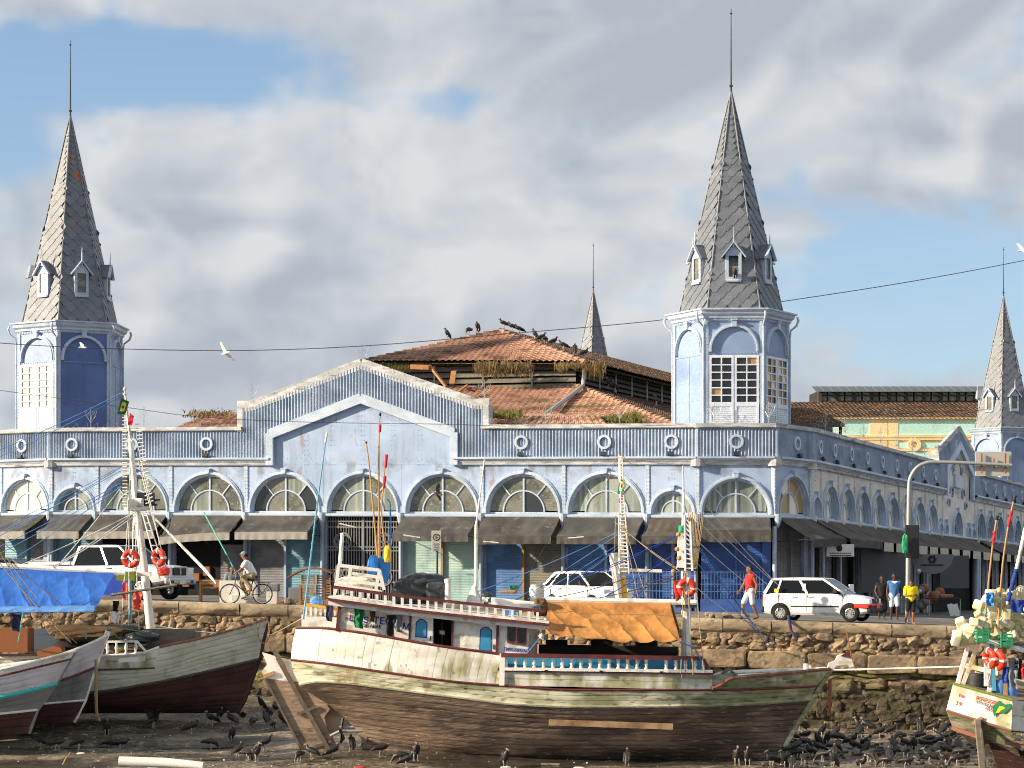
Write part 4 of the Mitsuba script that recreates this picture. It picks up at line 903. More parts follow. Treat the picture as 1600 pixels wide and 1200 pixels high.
# litter and debris on the mud
litter = [(126, 1171, 'white', .12, 'small white lump of litter on the mud at far left'), (240, 1184, 'white', .14, 'pale crumpled litter beside the puddle edge'), (562, 1194, 'red', .15, 'flat red plastic wrapper on the mud below the rudder'), (905, 1193, 'white', .15, 'white scrap on the mud below the hull'), (790, 1186, 'white', .15, 'pale stick end on the mud under the hull'), (1225, 708, 'white', 0, '')]
for px, py, c, s, l in litter[:5]:
    D = 61.5 if py > 1180 else 63.5; m = stone(s * 2, s * .5, s, int(px), .6, .3); p = W(px, py, D); p[2] = zm(p[0], D) + s * .3; m.apply_translation(p); solo('litter', l, 'litter', m, 'bumper_red' if c == 'red' else 'box_white')
p = W(205, 1190, 59.8); mb = MB(); mb.tube([p + [-.3, 0, .0], p + [.9, -.1, -.02], p + [1.9, -.3, -.08]], [.14, .13, .1], 10); solo('driftwood_log', 'pale bleached log lying at the bottom edge of the mud', 'log', mb, 'box_white', 40)
p = W(98, 1195, 60.5); mb = MB(); mb.tube([p, p + [.08, 0, .15], p + [.2, 0, .33]], [.02, .02, .012], 5); solo('stick', 'thin pale stick poking up from the puddle at left', 'stick', mb, 'bamboo')
# small pebbles and shells scattered over the mud
v, f = [], []
tet = np.array([[1, 0, -.4], [-.5, .8, -.4], [-.5, -.8, -.4], [0, 0, .8], ]); tf = np.array([[0, 1, 3], [1, 2, 3], [2, 0, 3]])
mb = MB(); mb2 = MB()
for i in range(4200):
    Y = r_.uniform(57.5, 74); X = r_.uniform(-.235, .235) * Y
    if fbm is None: pass
    s = r_.uniform(.012, .032) * (2.2 if r_.random() < .05 else 1); z = float(zm(X, Y)) + s * .3
    (mb if i % 9 else mb2).add(tet @ rot((0, 0, 1), r_.uniform(0, 360)).T * s + [X, Y, z], tf)
db = MB()
for i in range(420):
    px, py = r_.uniform(1180, 1600), r_.uniform(1150, 1206); D = 61.0 + (1206 - py) * .2; X = (px - 800) / F * D; w = r_.uniform(.05, .2)
    m = stone(w, w * r_.uniform(.3, .7), w * .8, 300 + i % 7, .6, .3); m.apply_translation([X, D, float(zm(X, D)) + .03]); db.tm(m)
struct('mud_debris', db, 'dark_debris', kind='stuff', label='dark stones, offal and rubbish strewn among the vultures')
for i, (px, py, L_, a_, m_, l) in enumerate(((1380, 1190, .8, 20, 'old_wood', 'grey plank end lying among the vultures at lower right'), (1290, 1163, .5, -35, 'box_white', 'pale bone like stick behind the flock near the bow'), (1470, 1170, .6, 10, 'wood_plain', 'orange wood offcut lying beside the right boat'), (860, 1196, .5, -12, 'old_wood', 'short grey stick on the mud below the keel'), (330, 1192, .55, 15, 'old_wood', 'broken grey slat on the mud right of the white log'))):
    D = 61.3 + (1206 - py) * .12; p = W(px, py, D); p[2] = float(zm(p[0], D)) + .04; mb = MB(); mb.box(p, (L_, .1, .05), rot((0, 0, 1), a_)); solo('driftwood', l, 'driftwood', mb, m_)
k = struct('mud_pebbles', mb, 'rubble', kind='stuff', label='small stones and shells strewn over the mud')
k = struct('mud_shells', mb2, 'box_white', kind='stuff', label='pale shell fragments strewn over the mud')
# ------------------------------------------------------------------ boats
from scipy.interpolate import PchipInterpolator
class Hull:
    def __init__(s, D, lev, nu=48):
        s.D, s.lev, s.nu = D, lev, nu; u = np.linspace(0, 1, nu); A = []
        for L in lev:
            px = L['x0'] + u * (L['x1'] - L['x0']); py = PchipInterpolator(*zip(*sorted(L['ys'])))(px) if len(L['ys']) > 2 else np.interp(px, *zip(*sorted(L['ys'])))
            b = PchipInterpolator(*zip(*L['bs']))(u); A.append(np.stack([(px - 800) / F * (D - b), D - b, CZ - (py - HOR) / F * (D - b)], -1))
        s.A = np.array(A); s.I = PchipInterpolator(np.arange(len(lev)), s.A, axis=0)
    def row(s, v, off=0, port=False, u0=0, u1=1):
        P = s.I(v).copy(); i0, i1 = int(round(u0 * (s.nu - 1))), int(round(u1 * (s.nu - 1))) + 1; P = P[i0:i1]
        P[:, 1] -= off
        if port: P[:, 1] = 2 * s.D - P[:, 1]
        return P
    def strakes(s, parent, name, k0, k1, n, m, gap=.004, u0=0, u1=1, vg=.05, jig=.008, seed=0):
        r = np.random.default_rng(seed); vs = np.linspace(k0, k1, n + 1)
        for i in range(n):
            a, b = vs[i], vs[i + 1]; d = (b - a) * vg; o = r.uniform(0, jig)
            rows = [s.row(a, -.018, False, u0, u1), s.row(a + d, o, False, u0, u1), s.row((a + b) / 2, o + .004, False, u0, u1), s.row(b - d, o, False, u0, u1), s.row(b, -.018, False, u0, u1)]
            mb = MB(); mb.grid(np.array(rows)[::-1].transpose(0, 1, 2)); part(parent, name, mb, m, 35)
    def shell(s, parent, name, k0, k1, m, port=True, u0=0, u1=1, n=8):
        mb = MB(); vs = np.linspace(k0, k1, n + 1)
        mb.grid(np.array([s.row(v, -.03, False, u0, u1) for v in vs]))
        if port: mb.grid(np.array([s.row(v, 0, True, u0, u1) for v in vs])[::-1])
        a = np.array([s.row(v, -.03, False, u0, u1)[0] for v in vs]); b = np.array([s.row(v, 0, True, u0, u1)[0] for v in vs]); mb.grid(np.stack([b, a], 1))
        return part(parent, name, mb, m, 35)
    def wale(s, parent, name, v, m, r=.035, u0=0, u1=1, off=.02, dz=0):
        P = s.row(v, off, False, u0, u1); P[:, 2] += dz; mb = MB(); mb.tube(P, r, 6); return part(parent, name, mb, m, 40)
    def deck(s, parent, v, m, u0=0, u1=1, dz=0):
        a, b = s.row(v, -.04, False, u0, u1), s.row(v, -.04, True, u0, u1); a[:, 2] += dz; b[:, 2] += dz; mb = MB(); mb.grid(np.stack([a, b])[::-1]); return part(parent, 'deck', mb, m)
def rope(label, pts, r=.012, m='rope_white', sag=0, group=None, cat='rope', name='rope', parent=None):
    p = np.array(pts, float)
    if len(p) == 2 and sag:
        u = np.linspace(0, 1, 12)[:, None]; p = p[0] * (1 - u) + p[1] * u; p[:, 2] -= (sag * 4 * u * (1 - u))[:, 0]
    mb = MB(); mb.tube(p, r, 4, False)
    return part(parent, name, mb, m, True) if parent else solo(name, label, cat, mb, m, True, group)
def ladder(parent, a0, a1, b0, b1, n, m='boat_white', r=.02, rr=.018, name='ladder', rails=True):
    a0, a1, b0, b1 = (np.asarray(q, float) for q in (a0, a1, b0, b1)); mb = MB()
    if rails: mb.tube([a0, a1], r, 4, False); mb.tube([b0, b1], r, 4, False)
    for t in (np.arange(n) + .5) / n: mb.tube([a0 + (a1 - a0) * t, b0 + (b1 - b0) * t], rr, 4)
    part(parent, name, mb, m)
def lifering(label, c, axis=(0, 1, 0), R=.28, r=.085, m='buoy_red', squash=1.0, group=None):
    t = thing('life_ring', label, 'life ring', group); a = np.arange(0, 13) * 2 * pi / 12; mb = MB()
    prof = [(R + r * math.cos(q), r * math.sin(q)) for q in a]; mb.lathe(prof, c, 24, axis); part(t, 'ring', mb, m, True)
    for q in range(4):
        pr = [(R + (r + .008) * math.cos(x), (r + .008) * math.sin(x)) for x in a]; k = MB(); k.lathe(pr, c, 24, axis)
        v = np.vstack(k.v).reshape(13, 24, 3)[:, q * 6:q * 6 + 2]; g = MB(); g.grid(v); part(t, 'band', g, 'rope_white', True)
    return t
def cloth(P, amp=.05, f=6.0, seed=0, dirn=(0, -1, 0)):
    P = np.asarray(P, float); n = meshkit.fbm(P * f * .25 + seed, 4, seed) - .5; w = np.sin(P[..., 0] * f + 5 * n)
    return P + np.asarray(dirn) * (amp * (w * .5 + 2.0 * n))[..., None]
def patch(a, b, c, d, nu=30, nv=16, sag=0):   # corners: top left, top right, bottom right, bottom left
    u, v = np.meshgrid(np.linspace(0, 1, nu), np.linspace(0, 1, nv)); u, v = u[..., None], v[..., None]
    P = (np.asarray(a) * (1 - u) + np.asarray(b) * u) * (1 - v) + (np.asarray(d) * (1 - u) + np.asarray(c) * u) * v
    P[..., 2] -= sag * (4 * u * (1 - u) * v)[..., 0]; return P
def hanging(label, pts, w, h, m, cat='clothing', name='hanging_cloth', seed=0, amp=.07, group=None):
    p = np.asarray(pts, float); P = patch(p + [-w / 2, 0, 0], p + [w / 2, 0, 0], p + [w * .36, -.05, -h], p + [-w * .42, -.05, -h * .92], 16, 14)
    P = cloth(P, amp, 22 / max(w, .2) * .4, seed); P[..., 0] += .06 * w * np.sin(np.linspace(0, 7, 14))[:, None]
    mb = MB(); mb.grid(P, (0, .012, 0)); return solo(name, label, cat, mb, m, 60, group)
def curve(pts): return [(float(a), float(b)) for a, b in pts]

mat('strip_wood', streaked('#a88a66', '#8a6c4c', '#4a3a2c', 3, .7), .8)
# ---- the large fishing boat aground in front
D0 = 65.0; boat = thing('fishing_boat', 'large white and mossy wooden fishing boat aground in front, with cabin and orange tarp', 'boat')
main = Hull(D0, [
    dict(x0=568, x1=1212, ys=[(568, 1168), (700, 1182), (900, 1190), (1100, 1190), (1212, 1188)], bs=[(0, .07), (1, .07)]),
    dict(x0=556, x1=1222, ys=[(556, 1140), (640, 1155), (800, 1168), (1000, 1170), (1222, 1166)], bs=[(0, .1), (.12, .45), (.3, 1.15), (.5, 1.4), (.7, 1.15), (.88, .5), (1, .08)]),
    dict(x0=515, x1=1240, ys=[(515, 1102), (600, 1112), (700, 1122), (900, 1134), (1100, 1132), (1240, 1128)], bs=[(0, .55), (.12, 1.15), (.3, 1.8), (.5, 2.0), (.7, 1.75), (.88, .95), (1, .08)]),
    dict(x0=468, x1=1266, ys=[(468, 1069), (497, 1064), (540, 1066), (580, 1071), (720, 1089), (800, 1099), (920, 1104), (1100, 1102), (1266, 1093)], bs=[(0, 1.25), (.06, 1.6), (.15, 1.95), (.3, 2.2), (.5, 2.28), (.7, 2.1), (.86, 1.4), (.95, .6), (1, .08)]),
    dict(x0=455, x1=1276, ys=[(455, 1031), (512, 1037), (600, 1050), (720, 1066), (785, 1071), (900, 1078), (1110, 1078), (1200, 1076), (1276, 1072)], bs=[(0, 1.3), (.06, 1.7), (.15, 2.02), (.3, 2.24), (.5, 2.3), (.7, 2.14), (.86, 1.5), (.95, .68), (1, .08)]),
    dict(x0=463, x1=1296, ys=[(463, 981), (500, 981), (531, 984), (700, 1011), (785, 1022), (900, 1040), (1100, 1058), (1142, 1062), (1200, 1057), (1296, 1047)], bs=[(0, 1.2), (.06, 1.65), (.15, 2.0), (.3, 2.22), (.5, 2.3), (.7, 2.16), (.86, 1.55), (.95, .75), (1, .08)]),
], 64)
def U(px, k=5): L = main.lev[k]; return (px - L['x0']) / (L['x1'] - L['x0'])
hk = main.shell(boat, 'hull', 0, 4.0, 'hull_brown')
main.strakes(hk, 'plank', 0, 3, 13, 'hull_brown', jig=.012, seed=1)
main.strakes(hk, 'plank', 3, 4, 3, 'hull_moss', jig=.006, seed=2)
main.wale(boat, 'wale', 3.0, 'hull_moss', .05); main.wale(boat, 'wale', 4.0, 'maroon', .035)
# aft bulwark of vertical boards
aft = main.shell(boat, 'aft_bulwark', 4.0, 5.0, 'hull_white', False, 0, U(785), 4)
ua = np.linspace(0.0, U(785), 24)
fi = PchipInterpolator(np.linspace(0, 1, main.nu), main.A, axis=1)
def S(v, u): return PchipInterpolator(np.arange(6), fi(u), axis=0)(v)
for i in range(23):
    a, b = ua[i], ua[i + 1]; g = (b - a) * .03; o = float(rng.uniform(0, .01)); rows = []
    for v in np.linspace(4.02, 4.98, 5): rows.append([S(v, q) - [0, e, 0] for q, e in ((a, -.012), (a + g, o), ((a + b) / 2, o + .003), (b - g, o), (b, -.012))])
    mb = MB(); mb.grid(np.array(rows)); part(aft, 'board', mb, 'hull_white', 35)
main.wale(boat, 'rail_cap', 5.0, 'maroon', .04, 0, U(785), .01)
mb = MB(); mb.bar(W(784, 1071, 62.68), W(785, 1021, 62.7), .14, .1, (0, 1, 0)); part(boat, 'bulwark_end_post', mb, 'boat_white')
# low waist bulwark with balustrade
nb = 30; uw = np.linspace(U(787), U(1113), nb)
def waist(px, py):
    b = float(np.interp(U(px), [0, .3, .5, .7, .86], [2.0, 2.24, 2.3, 2.16, 1.55])); return W(px, py, D0 - b)
def wy(px, y0, y1): return y0 + (y1 - y0) * (px - 785) / (1113 - 785)
xsx = np.linspace(768, 1113, 34)
for j in range(2):
    mb = MB(); ya = [(1049, 1053), (1060, 1066), (1071, 1078)]
    mb.grid(np.array([[waist(x, wy(x, *ya[j]) + (.5 if j else 0)) for x in xsx], [waist(x, wy(x, *ya[j + 1])) for x in xsx]])[::-1], (0, .06, 0)); part(boat, 'waist_plank', mb, 'hull_white')
def bandbar(y0, y1, h, d, m, nm, x0=785, x1=1113, off=0):
    mb = MB(); P = np.array([waist(x, wy(x, y0, y1)) - [0, off, 0] for x in np.linspace(x0, x1, 20)])
    q = [(0, -h), (-d, -h), (-d, h), (0, h), (0, -h)]; G = np.array([[p + [0, a, b] for a, b in q] for p in P]); mb.grid(G[:, ::-1]); part(boat, nm, mb, m)
bandbar(1048, 1052.5, .03, .06, 'maroon', 'moulding'); bandbar(1045, 1049, .04, .09, 'boat_white', 'base_rail'); bandbar(1023.5, 1029, .055, .16, 'maroon', 'top_rail', 783, 1098, -.06)
for px in list(np.arange(791, 1017, 14.6)) + [1041, 1056, 1071, 1086, 1099]:
    p, q = waist(px, wy(px, 1044, 1048)), waist(px, wy(px, 1026, 1031)); h = q[2] - p[2]; mb = MB()
    mb.lathe([(.05, 0), (.05, .05), (.03, .08), (.055, .14), (.035, .2), (.055, h * .75), (.03, h - .08), (.05, h - .04), (.05, h)], p + [0, .04, 0], 8); part(boat, 'baluster', mb, 'boat_white', 40)
for a, b in ((787, 900), (901, 1000), (1001, 1102)):
    mb = MB(); mb.grid(np.array([[waist(x, wy(x, 1025, 1030)) + [0, .35, 0] for x in (a, b)], [waist(x, wy(x, 1047, 1051)) + [0, .35, 0] for x in (a, b)]])[::-1], (0, .03, 0)); part(boat, 'waist_panel', mb, 'panel_blue')
mb = MB(); mb.bar(waist(1099, 1030), waist(1112, 1053), .05, .08); part(boat, 'rail_brace', mb, 'maroon')
for px in (853, 939, 1033): mb = MB(); mb.box(waist(px, wy(px, 1047, 1051)) - [0, .1, 0], (.08, .04, .05)); part(boat, 'scupper', mb, 'void_black')
mb = MB(); mb.bar(waist(1064, 1056) - [0, .06, 0], waist(1112, 1058) - [0, .06, 0], .14, .1); part(boat, 'chainplate_block', mb, 'old_wood')
# bow bulwark
xsb = np.concatenate([np.linspace(1112, 1142, 10), np.linspace(1148, 1296, 20)])
def bowp(px, py, top):
    u = U(px, 5) if top else U(px, 4); L = main.lev[5 if top else 4]; b = float(PchipInterpolator(*zip(*L['bs']))(min(u, 1))); return W(px, py, D0 - b)
topy = PchipInterpolator([1112, 1120, 1130, 1142, 1200, 1296], [1077, 1075, 1069, 1062, 1056, 1047])
tb = np.linspace(0, 1, 30); Xb_t = 1112 + (1296 - 1112) * tb; Xb_b = 1112 + (1276 - 1112) * tb
T_ = np.array([bowp(x, topy(x), True) for x in Xb_t]); B__ = np.array([bowp(x, np.interp(x, [1112, 1276], [1078, 1072]), False) for x in Xb_b])
bw = MB(); bw.grid(np.array([T_, B__])[::-1] + [0, .03, 0]); M_ = T_.copy(); M_[:, 1] = 2 * D0 - M_[:, 1]; N_ = B__.copy(); N_[:, 1] = 2 * D0 - N_[:, 1]; bw.grid(np.array([M_, N_])); bwk = part(boat, 'bow_bulwark', bw, 'hull_moss')
for i in range(3):
    r0, r1 = T_ + (B__ - T_) * i / 3, T_ + (B__ - T_) * (i + .96) / 3; mb = MB(); mb.grid(np.array([r0, r1])[::-1]); part(bwk, 'plank', mb, 'hull_moss')
mb = MB(); mb.tube(T_ + [0, 0, .03], .055, 6); part(boat, 'bow_rail', mb, 'cap_rust', 40); mb = MB(); mb.tube(M_ + [0, 0, .03], .05, 6); part(boat, 'bow_rail', mb, 'boat_white', 40)
# white stem plate over the green planks near the bow
mb = MB(); r0 = np.linspace(.80, 1, 8); mb.grid(np.array([[np.array([np.interp(t, tb, T_[:, k]) for k in range(3)]) - [0, .02, 0] for t in r0], [np.array([np.interp(t, tb, B__[:, k]) for k in range(3)]) - [0, .02, 0] for t in r0 * .9 + .1]])[::-1]); part(boat, 'bow_plate', mb, 'hull_white')
C = lambda px, py, dy=0: W(px, py, D0 + dy)
mb = MB(); mb.tube([C(1214, 1188), C(1226, 1164), C(1268, 1094), C(1281, 1072), C(1299, 1045)], [.09, .09, .09, .08, .07], 6); part(boat, 'stem', mb, 'hull_moss')
mb = MB(); mb.tube([C(566, 1168, -.1), C(800, 1192, -.1), C(1216, 1191, -.1)], .12, 5); part(boat, 'keel', mb, 'hull_brown')
main.deck(boat, 4.1, 'old_wood', 0, 1, .1)
mb = MB(); P = np.array([C(1150, 1063), C(1294, 1049)]); mb.grid(np.array([T_[8:], M_[8:]]) - [0, 0, .04]); part(boat, 'foredeck', mb, 'boat_white')
mb = MB(); mb.bar(W(1112, 1052, 63.3), W(1112, 1079, 63.3), .06, .3); mb.tube([W(1128, 1052, 63.8), W(1140, 1046, 63.8), W(1152, 1056, 63.8)], .04, 5); part(boat, 'waist_bulkhead', mb, 'old_wood')
mb = MB(); mb.tube([C(1259, 1047), C(1259, 1037)], .07, 8); mb.bar(C(1255, 1040), C(1267, 1042), .07, .07); part(boat, 'bollard', mb, 'boat_white')
mb = MB(); mb.bar(waist(858, 1129) + [0, .12, 0], waist(1052, 1136) + [0, .18, 0], .09, .16, (0, 0, 1)); split_part(boat, 'rubbing_strip', mb, 'strip_wood')
for px, py in ((728, 1074), (748, 1071), (769, 1071)): mb = MB(); mb.lathe([(.0, -.03), (.06, -.03), (.06, .03), (0, .03)], waist(px, py) - [0, -.02, 0], 10, (0, 1, 0)); part(boat, 'drain_hole', mb, 'void_black')
# stem figure head: white scroll with a rusty triangular plate
pl = lambda pts: [((x - 1300) / F * D0, -(y - 1045) / F * D0) for x, y in pts]
mb = MB(); mb.prism(pl([(1292, 1046), (1294, 1036), (1304, 1032), (1308, 1024), (1316, 1022), (1326, 1026), (1333, 1031), (1333, 1041), (1327, 1043), (1322, 1038), (1316, 1039), (1306, 1040), (1300, 1048)]), C(1300, 1045, .06), EX, EZ, .12); part(boat, 'stem_scroll', mb, 'boat_white')
mb = MB(); mb.prism(pl([(1313, 1025), (1329, 1015), (1331, 1028)]), C(1300, 1045, -.07), EX, EZ, .04); part(boat, 'scroll_plate', mb, 'maroon')
mb = MB(); mb.tube([C(1323, 988, -.1), C(1330, 1025, -.1), C(1338, 1050, -.1)], .02, 5); mb.tube([C(1297, 1062), C(1296, 1118)], .05, 6); part(boat, 'anchor_stock', mb, 'board_brown')
# rudder and stern gear
pr = lambda pts: [((x - 500) / F * D0, -(y - 1100) / F * D0) for x, y in pts]
mb = MB(); mb.prism(pr([(410, 1019), (447, 1030), (476, 1034), (478, 1066), (440, 1063), (416, 1059), (409, 1049), (418, 1038)]), C(500, 1100, .06), EX, EZ, .12); part(boat, 'rudder_head', mb, 'boat_white')
mb = MB(); mb.prism(pr([(415, 1060), (470, 1066), (505, 1092), (516, 1108), (507, 1120), (512, 1140), (522, 1156), (527, 1167), (575, 1170), (527, 1172), (472, 1174)]).copy(), C(500, 1100, .055), EX, EZ, .11); part(boat, 'rudder_blade', mb, 'hull_brown')
mb = MB(); mb.bar(C(434, 1028, -.1), C(514, 1172, -.1), .12, .1, (0, 1, 0)); mb.bar(C(414, 1060, -.08), C(473, 1174, -.08), .06, .12, (0, 1, 0)); mb.bar(C(464, 1116, -.12), C(494, 1104, -.12), .08, .05, (0, 1, 0)); mb.bar(C(488, 1168, -.1), C(518, 1158, -.1), .08, .05, (0, 1, 0)); mb.bar(C(428, 1015, -.1), C(445, 1045, -.1), .12, .12, (0, 1, 0)); split_part(boat, 'rudder_timber', mb, 'rudder_wood')
mb = MB(); mb.bar(C(411, 1057, -.1), C(428, 1051, -.1), .07, .1); part(boat, 'tiller_cleat', mb, 'bamboo')
mb = MB(); mb.prism(pr([(514, 1098), (538, 1116), (533, 1136), (520, 1152), (512, 1140), (508, 1118)]), C(500, 1100, .2), EX, EZ, .1); part(boat, 'deadwood', mb, 'hull_brown')
mb = MB(); mb.tube([C(516, 1150, -.1), C(530, 1143, -.1), C(568, 1142, -.1)], .05, 6); mb.tube([C(530, 1136, 0), C(565, 1136, 0)], .04, 6); part(boat, 'propeller_shaft', mb, 'galvanised')
mb = MB()
for q in range(3):
    a = q * 2.09 + .5; d = np.array([0, math.sin(a), math.cos(a)]); c = C(533, 1142, -.1); s_ = np.cross(d, [1, 0, 0])
    mb.add(np.array([c + d * .05 - s_ * .05, c + d * .36 - s_ * .14 + [.06, 0, 0], c + d * .4 + s_ * .08 - [.05, 0, 0], c + d * .06 + s_ * .06]), [[0, 1, 2, 3]]); mb.add(np.array([c + d * .05 - s_ * .05 + [.03, 0, 0], c + d * .36 - s_ * .14 + [.09, 0, 0], c + d * .4 + s_ * .08 - [.02, 0, 0], c + d * .06 + s_ * .06 + [.03, 0, 0]]), [[3, 2, 1, 0]])
part(boat, 'propeller', mb, 'dark_wood')
mb = MB(); mb.bar(C(569, 1124, -.08), C(569, 1170, -.08), .16, .1, (0, 1, 0)); part(boat, 'stern_post', mb, 'hull_brown')
# cabin
YC = 63.25; K = lambda px, py, dy=0: W(px, py, YC + dy)
kp = lambda pts: [((x - 680) / F * YC, -(y - 980) / F * YC) for x, y in pts]
def flat_px(pts, dy, th, m, nm, parent=None, **k2):
    mb = MB(); mb.prism(pts if not isinstance(pts, list) else kp(pts), K(680, 980, dy), EX, EZ, th); return part(parent or boat, nm, mb, m, **k2)
wall_top = lambda x: 942 + (x - 527) * (974 - 942) / (835 - 527) + 3; rail_y = lambda x: float(np.interp(x, [525, 531, 700, 785, 835], [985, 985, 1013, 1024, 1030]))
doorhole = Polygon(kp([(677, 966), (707, 969), (707, 1014), (677, 1010)])); w1 = Polygon(kp([(794.5, 977.5), (804.5, 978), (804, 1004), (794, 1003)])); w2_ = Polygon(kp([(810, 979), (821.5, 980), (820.5, 1006.5), (809, 1005.5)]))
cab = Polygon(kp([(530, wall_top(530)), (828, wall_top(828)), (824, 1034), (700, 1018), (527, 992)])).difference(doorhole).difference(w1).difference(w2_)
cabin = flat_px(cab, .1, .1, 'boat_white', 'cabin')
mb = MB(); a = [K(826, wall_top(826), .05), K(842, wall_top(842), 1.0), K(836, 1034, 1.0), K(824, 1034, .05)]; mb.add(np.array(a), [[0, 1, 2, 3]]); mb.add(np.array([K(842, 975, 1.0), K(842, 975, 3.4), K(838, 1034, 3.4), K(836, 1034, 1.0)]), [[0, 1, 2, 3]]); mb.add(np.array([K(530, 945, .05), K(530, 945, 3.4), K(527, 992, 3.4), K(527, 992, .05)]), [[3, 2, 1, 0]]); mb.add(np.array([K(530, 945, 3.4), K(842, 975, 3.4), K(838, 1034, 3.4), K(527, 992, 3.4)]), [[3, 2, 1, 0]]); part(cabin, 'side_wall', mb, 'boat_white')
mb = MB(); mb.add(np.array([K(660, 955, 1.2), K(830, 975, 1.2), K(830, 1034, 1.2), K(660, 1020, 1.2)]), [[3, 2, 1, 0]]); part(cabin, 'inside', mb, 'shop_dark')
flat_px([(690, 969), (692, 969), (692, 1011), (690, 1011)], .6, .05, 'dark_wood', 'inner_post', cabin); flat_px([(687, 985), (695, 986), (695, 992), (687, 991)], .55, .02, 'box_white', 'notice', cabin)
for pts, m_, nm in (([(529, 938), (534, 938), (529.5, 986), (524.5, 986)], 'maroon', 'corner_post'), ([(640, 958), (643, 958), (641, 1003), (638, 1003)], 'maroon', 'door_frame'), ([(640, 955.5), (780, 973), (780, 976.5), (640, 959.5)], 'maroon', 'door_head'), ([(706, 966), (709.5, 966), (707.5, 1015), (704.5, 1015)], 'maroon', 'door_frame'), ([(776, 973), (780, 973), (778.5, 1024), (775, 1024)], 'maroon', 'door_frame')):
    flat_px(pts, -.002, .06, m_, nm, cabin)
for x0, x1, y0, y1, by in ((644, 676.5, 960, 1007, (650, 668, 969, 997)), (727, 775.5, 972, 1021, (750, 769, 981, 1018))):
    dr_ = flat_px([(x0, y0), (x1, y0 + 3.5), (x1 - 1, y1 + 3), (x0 - 1, y1 - 1)], -.004, .03, 'boat_white', 'door', cabin)
    a, b, c, d = by
    for q, m_, nm in ((0, 'ink_blue', 'panel_edge'), (1.6, 'panel_blue', 'panel')):
        mb = MB(); mb.prism(kp([(a + q, c + 3 + q), ((a + b) / 2 - 3, c - 2 + q), ((a + b) / 2 + 3, c - 1.5 + q), (b - q, c + 4 + q), (b - 1 - q, d - q), (a - 1.5 + q, d - 1.5 - q)]), K(680, 980, -.035 - q * .004), EX, EZ, .01); key = nk(cabin + '__' + nm); put(key, mb, m_)
    mb = MB(); mb.box(K(x1 - 4, y1 - 10, -.06), (.03, .03, .12)); put(nk(cabin + '__door_handle'), mb, 'iron_black')
for wpoly, x in ((w1, 799), (w2_, 815)):
    mb = MB(); mb.prism(wpoly.buffer(.03).difference(wpoly.buffer(-.02)), K(680, 980, -.01), EX, EZ, .04); part(cabin, 'window_frame', mb, 'maroon')
    mb = MB(); mb.prism(wpoly, K(680, 980, .06), EX, EZ, .01); part(cabin, 'window_pane', mb, 'dark_pane')
def lettering(txt, px, py, hpx, D, m, parent, tilt=0, dy=-.02, bold=True, R=None):
    h = hpx / F * D; t = meshkit.text_mesh(txt, h, .006, bold); v = np.asarray(t.vertices); a = math.radians(tilt)
    ux, uz = np.array([math.cos(a), 0, math.sin(a)]), np.array([-math.sin(a), 0, math.cos(a)])
    P = W(px, py, D + dy) + v[:, :1] * ux + v[:, 1:2] * uz + v[:, 2:3] * np.array([0, -1, 0]); part(parent, 'lettering', MB().add(P, t.faces), m)
for txt, px, py, h, m_ in (('P', 539, 969, 5, 'ink_black'), ('LS', 545, 970, 10, 'ink_blue'), ('S', 567, 973, 10, 'ink_blue'), ('TEO', 582, 974, 11, 'ink_blue'), ('M', 628, 983, 10, 'ink_blue'), ('DE ABAE', 566, 979.5, 5.2, 'ink_black'), ('INSCRICAO', 787, 1016, 5, 'ink_blue')):
    lettering(txt, px, py, h, YC, m_, cabin, -5)
for txt, px, py, h in (('ELS', 541, 962.5, 3.2), ('TEO', 583, 965, 3.5)): lettering(txt, px, py, h, YC, 'buoy_red', cabin, -6, -.03)
# roof with fascia and balustrade
xr = np.linspace(513, 858, 24); ry = lambda x, o: o + np.interp(x, [513, 640, 750, 858], [931, 948, 960, 971])
def roofstrip(o0, o1, m, nm, y0=62.75, y1=67.2, dx=0):
    mb = MB(); A = np.array([W(x, ry(x, o0), y0) for x in xr]); B = np.array([W(x, ry(x, o1), y0) for x in xr]); A2, B2 = A + [0, y1 - y0, 0], B + [0, y1 - y0, 0]
    mb.grid(np.array([B, A, A2, B2, B])[::-1]); mb.add(np.array([A[0], B[0], B2[0], A2[0], A[-1], B[-1], B2[-1], A2[-1]]), [[0, 3, 2, 1], [4, 5, 6, 7]]); part(boat, nm, mb, m)
roofstrip(0, 3.2, 'boat_white', 'roof_edge'); roofstrip(3.4, 7.5, 'maroon', 'roof_moulding', 62.68, 67.25); roofstrip(7.7, 14, 'boat_white', 'cabin_roof', 62.85, 67.1)
for (dy, mats_) in ((62.8, 1), (67.0, 0)):
    P = np.array([W(x, ry(x, -14.5), dy) for x in np.linspace(521, 852, 16)]); mb = MB(); q = [(-.05, -.03), (.05, -.03), (.05, .05), (-.05, .05), (-.05, -.03)]; mb.grid(np.array([[p + [0, a, b] for a, b in q] for p in P])); part(boat, 'roof_rail', mb, 'maroon')
    for x in np.arange(523, 853, 13.2): mb = MB(); a = W(x, ry(x, 0), dy); b = W(x, ry(x, -13.6), dy); mb.bar(a, b, .075, .075); part(boat, 'roof_baluster', mb, 'boat_white')
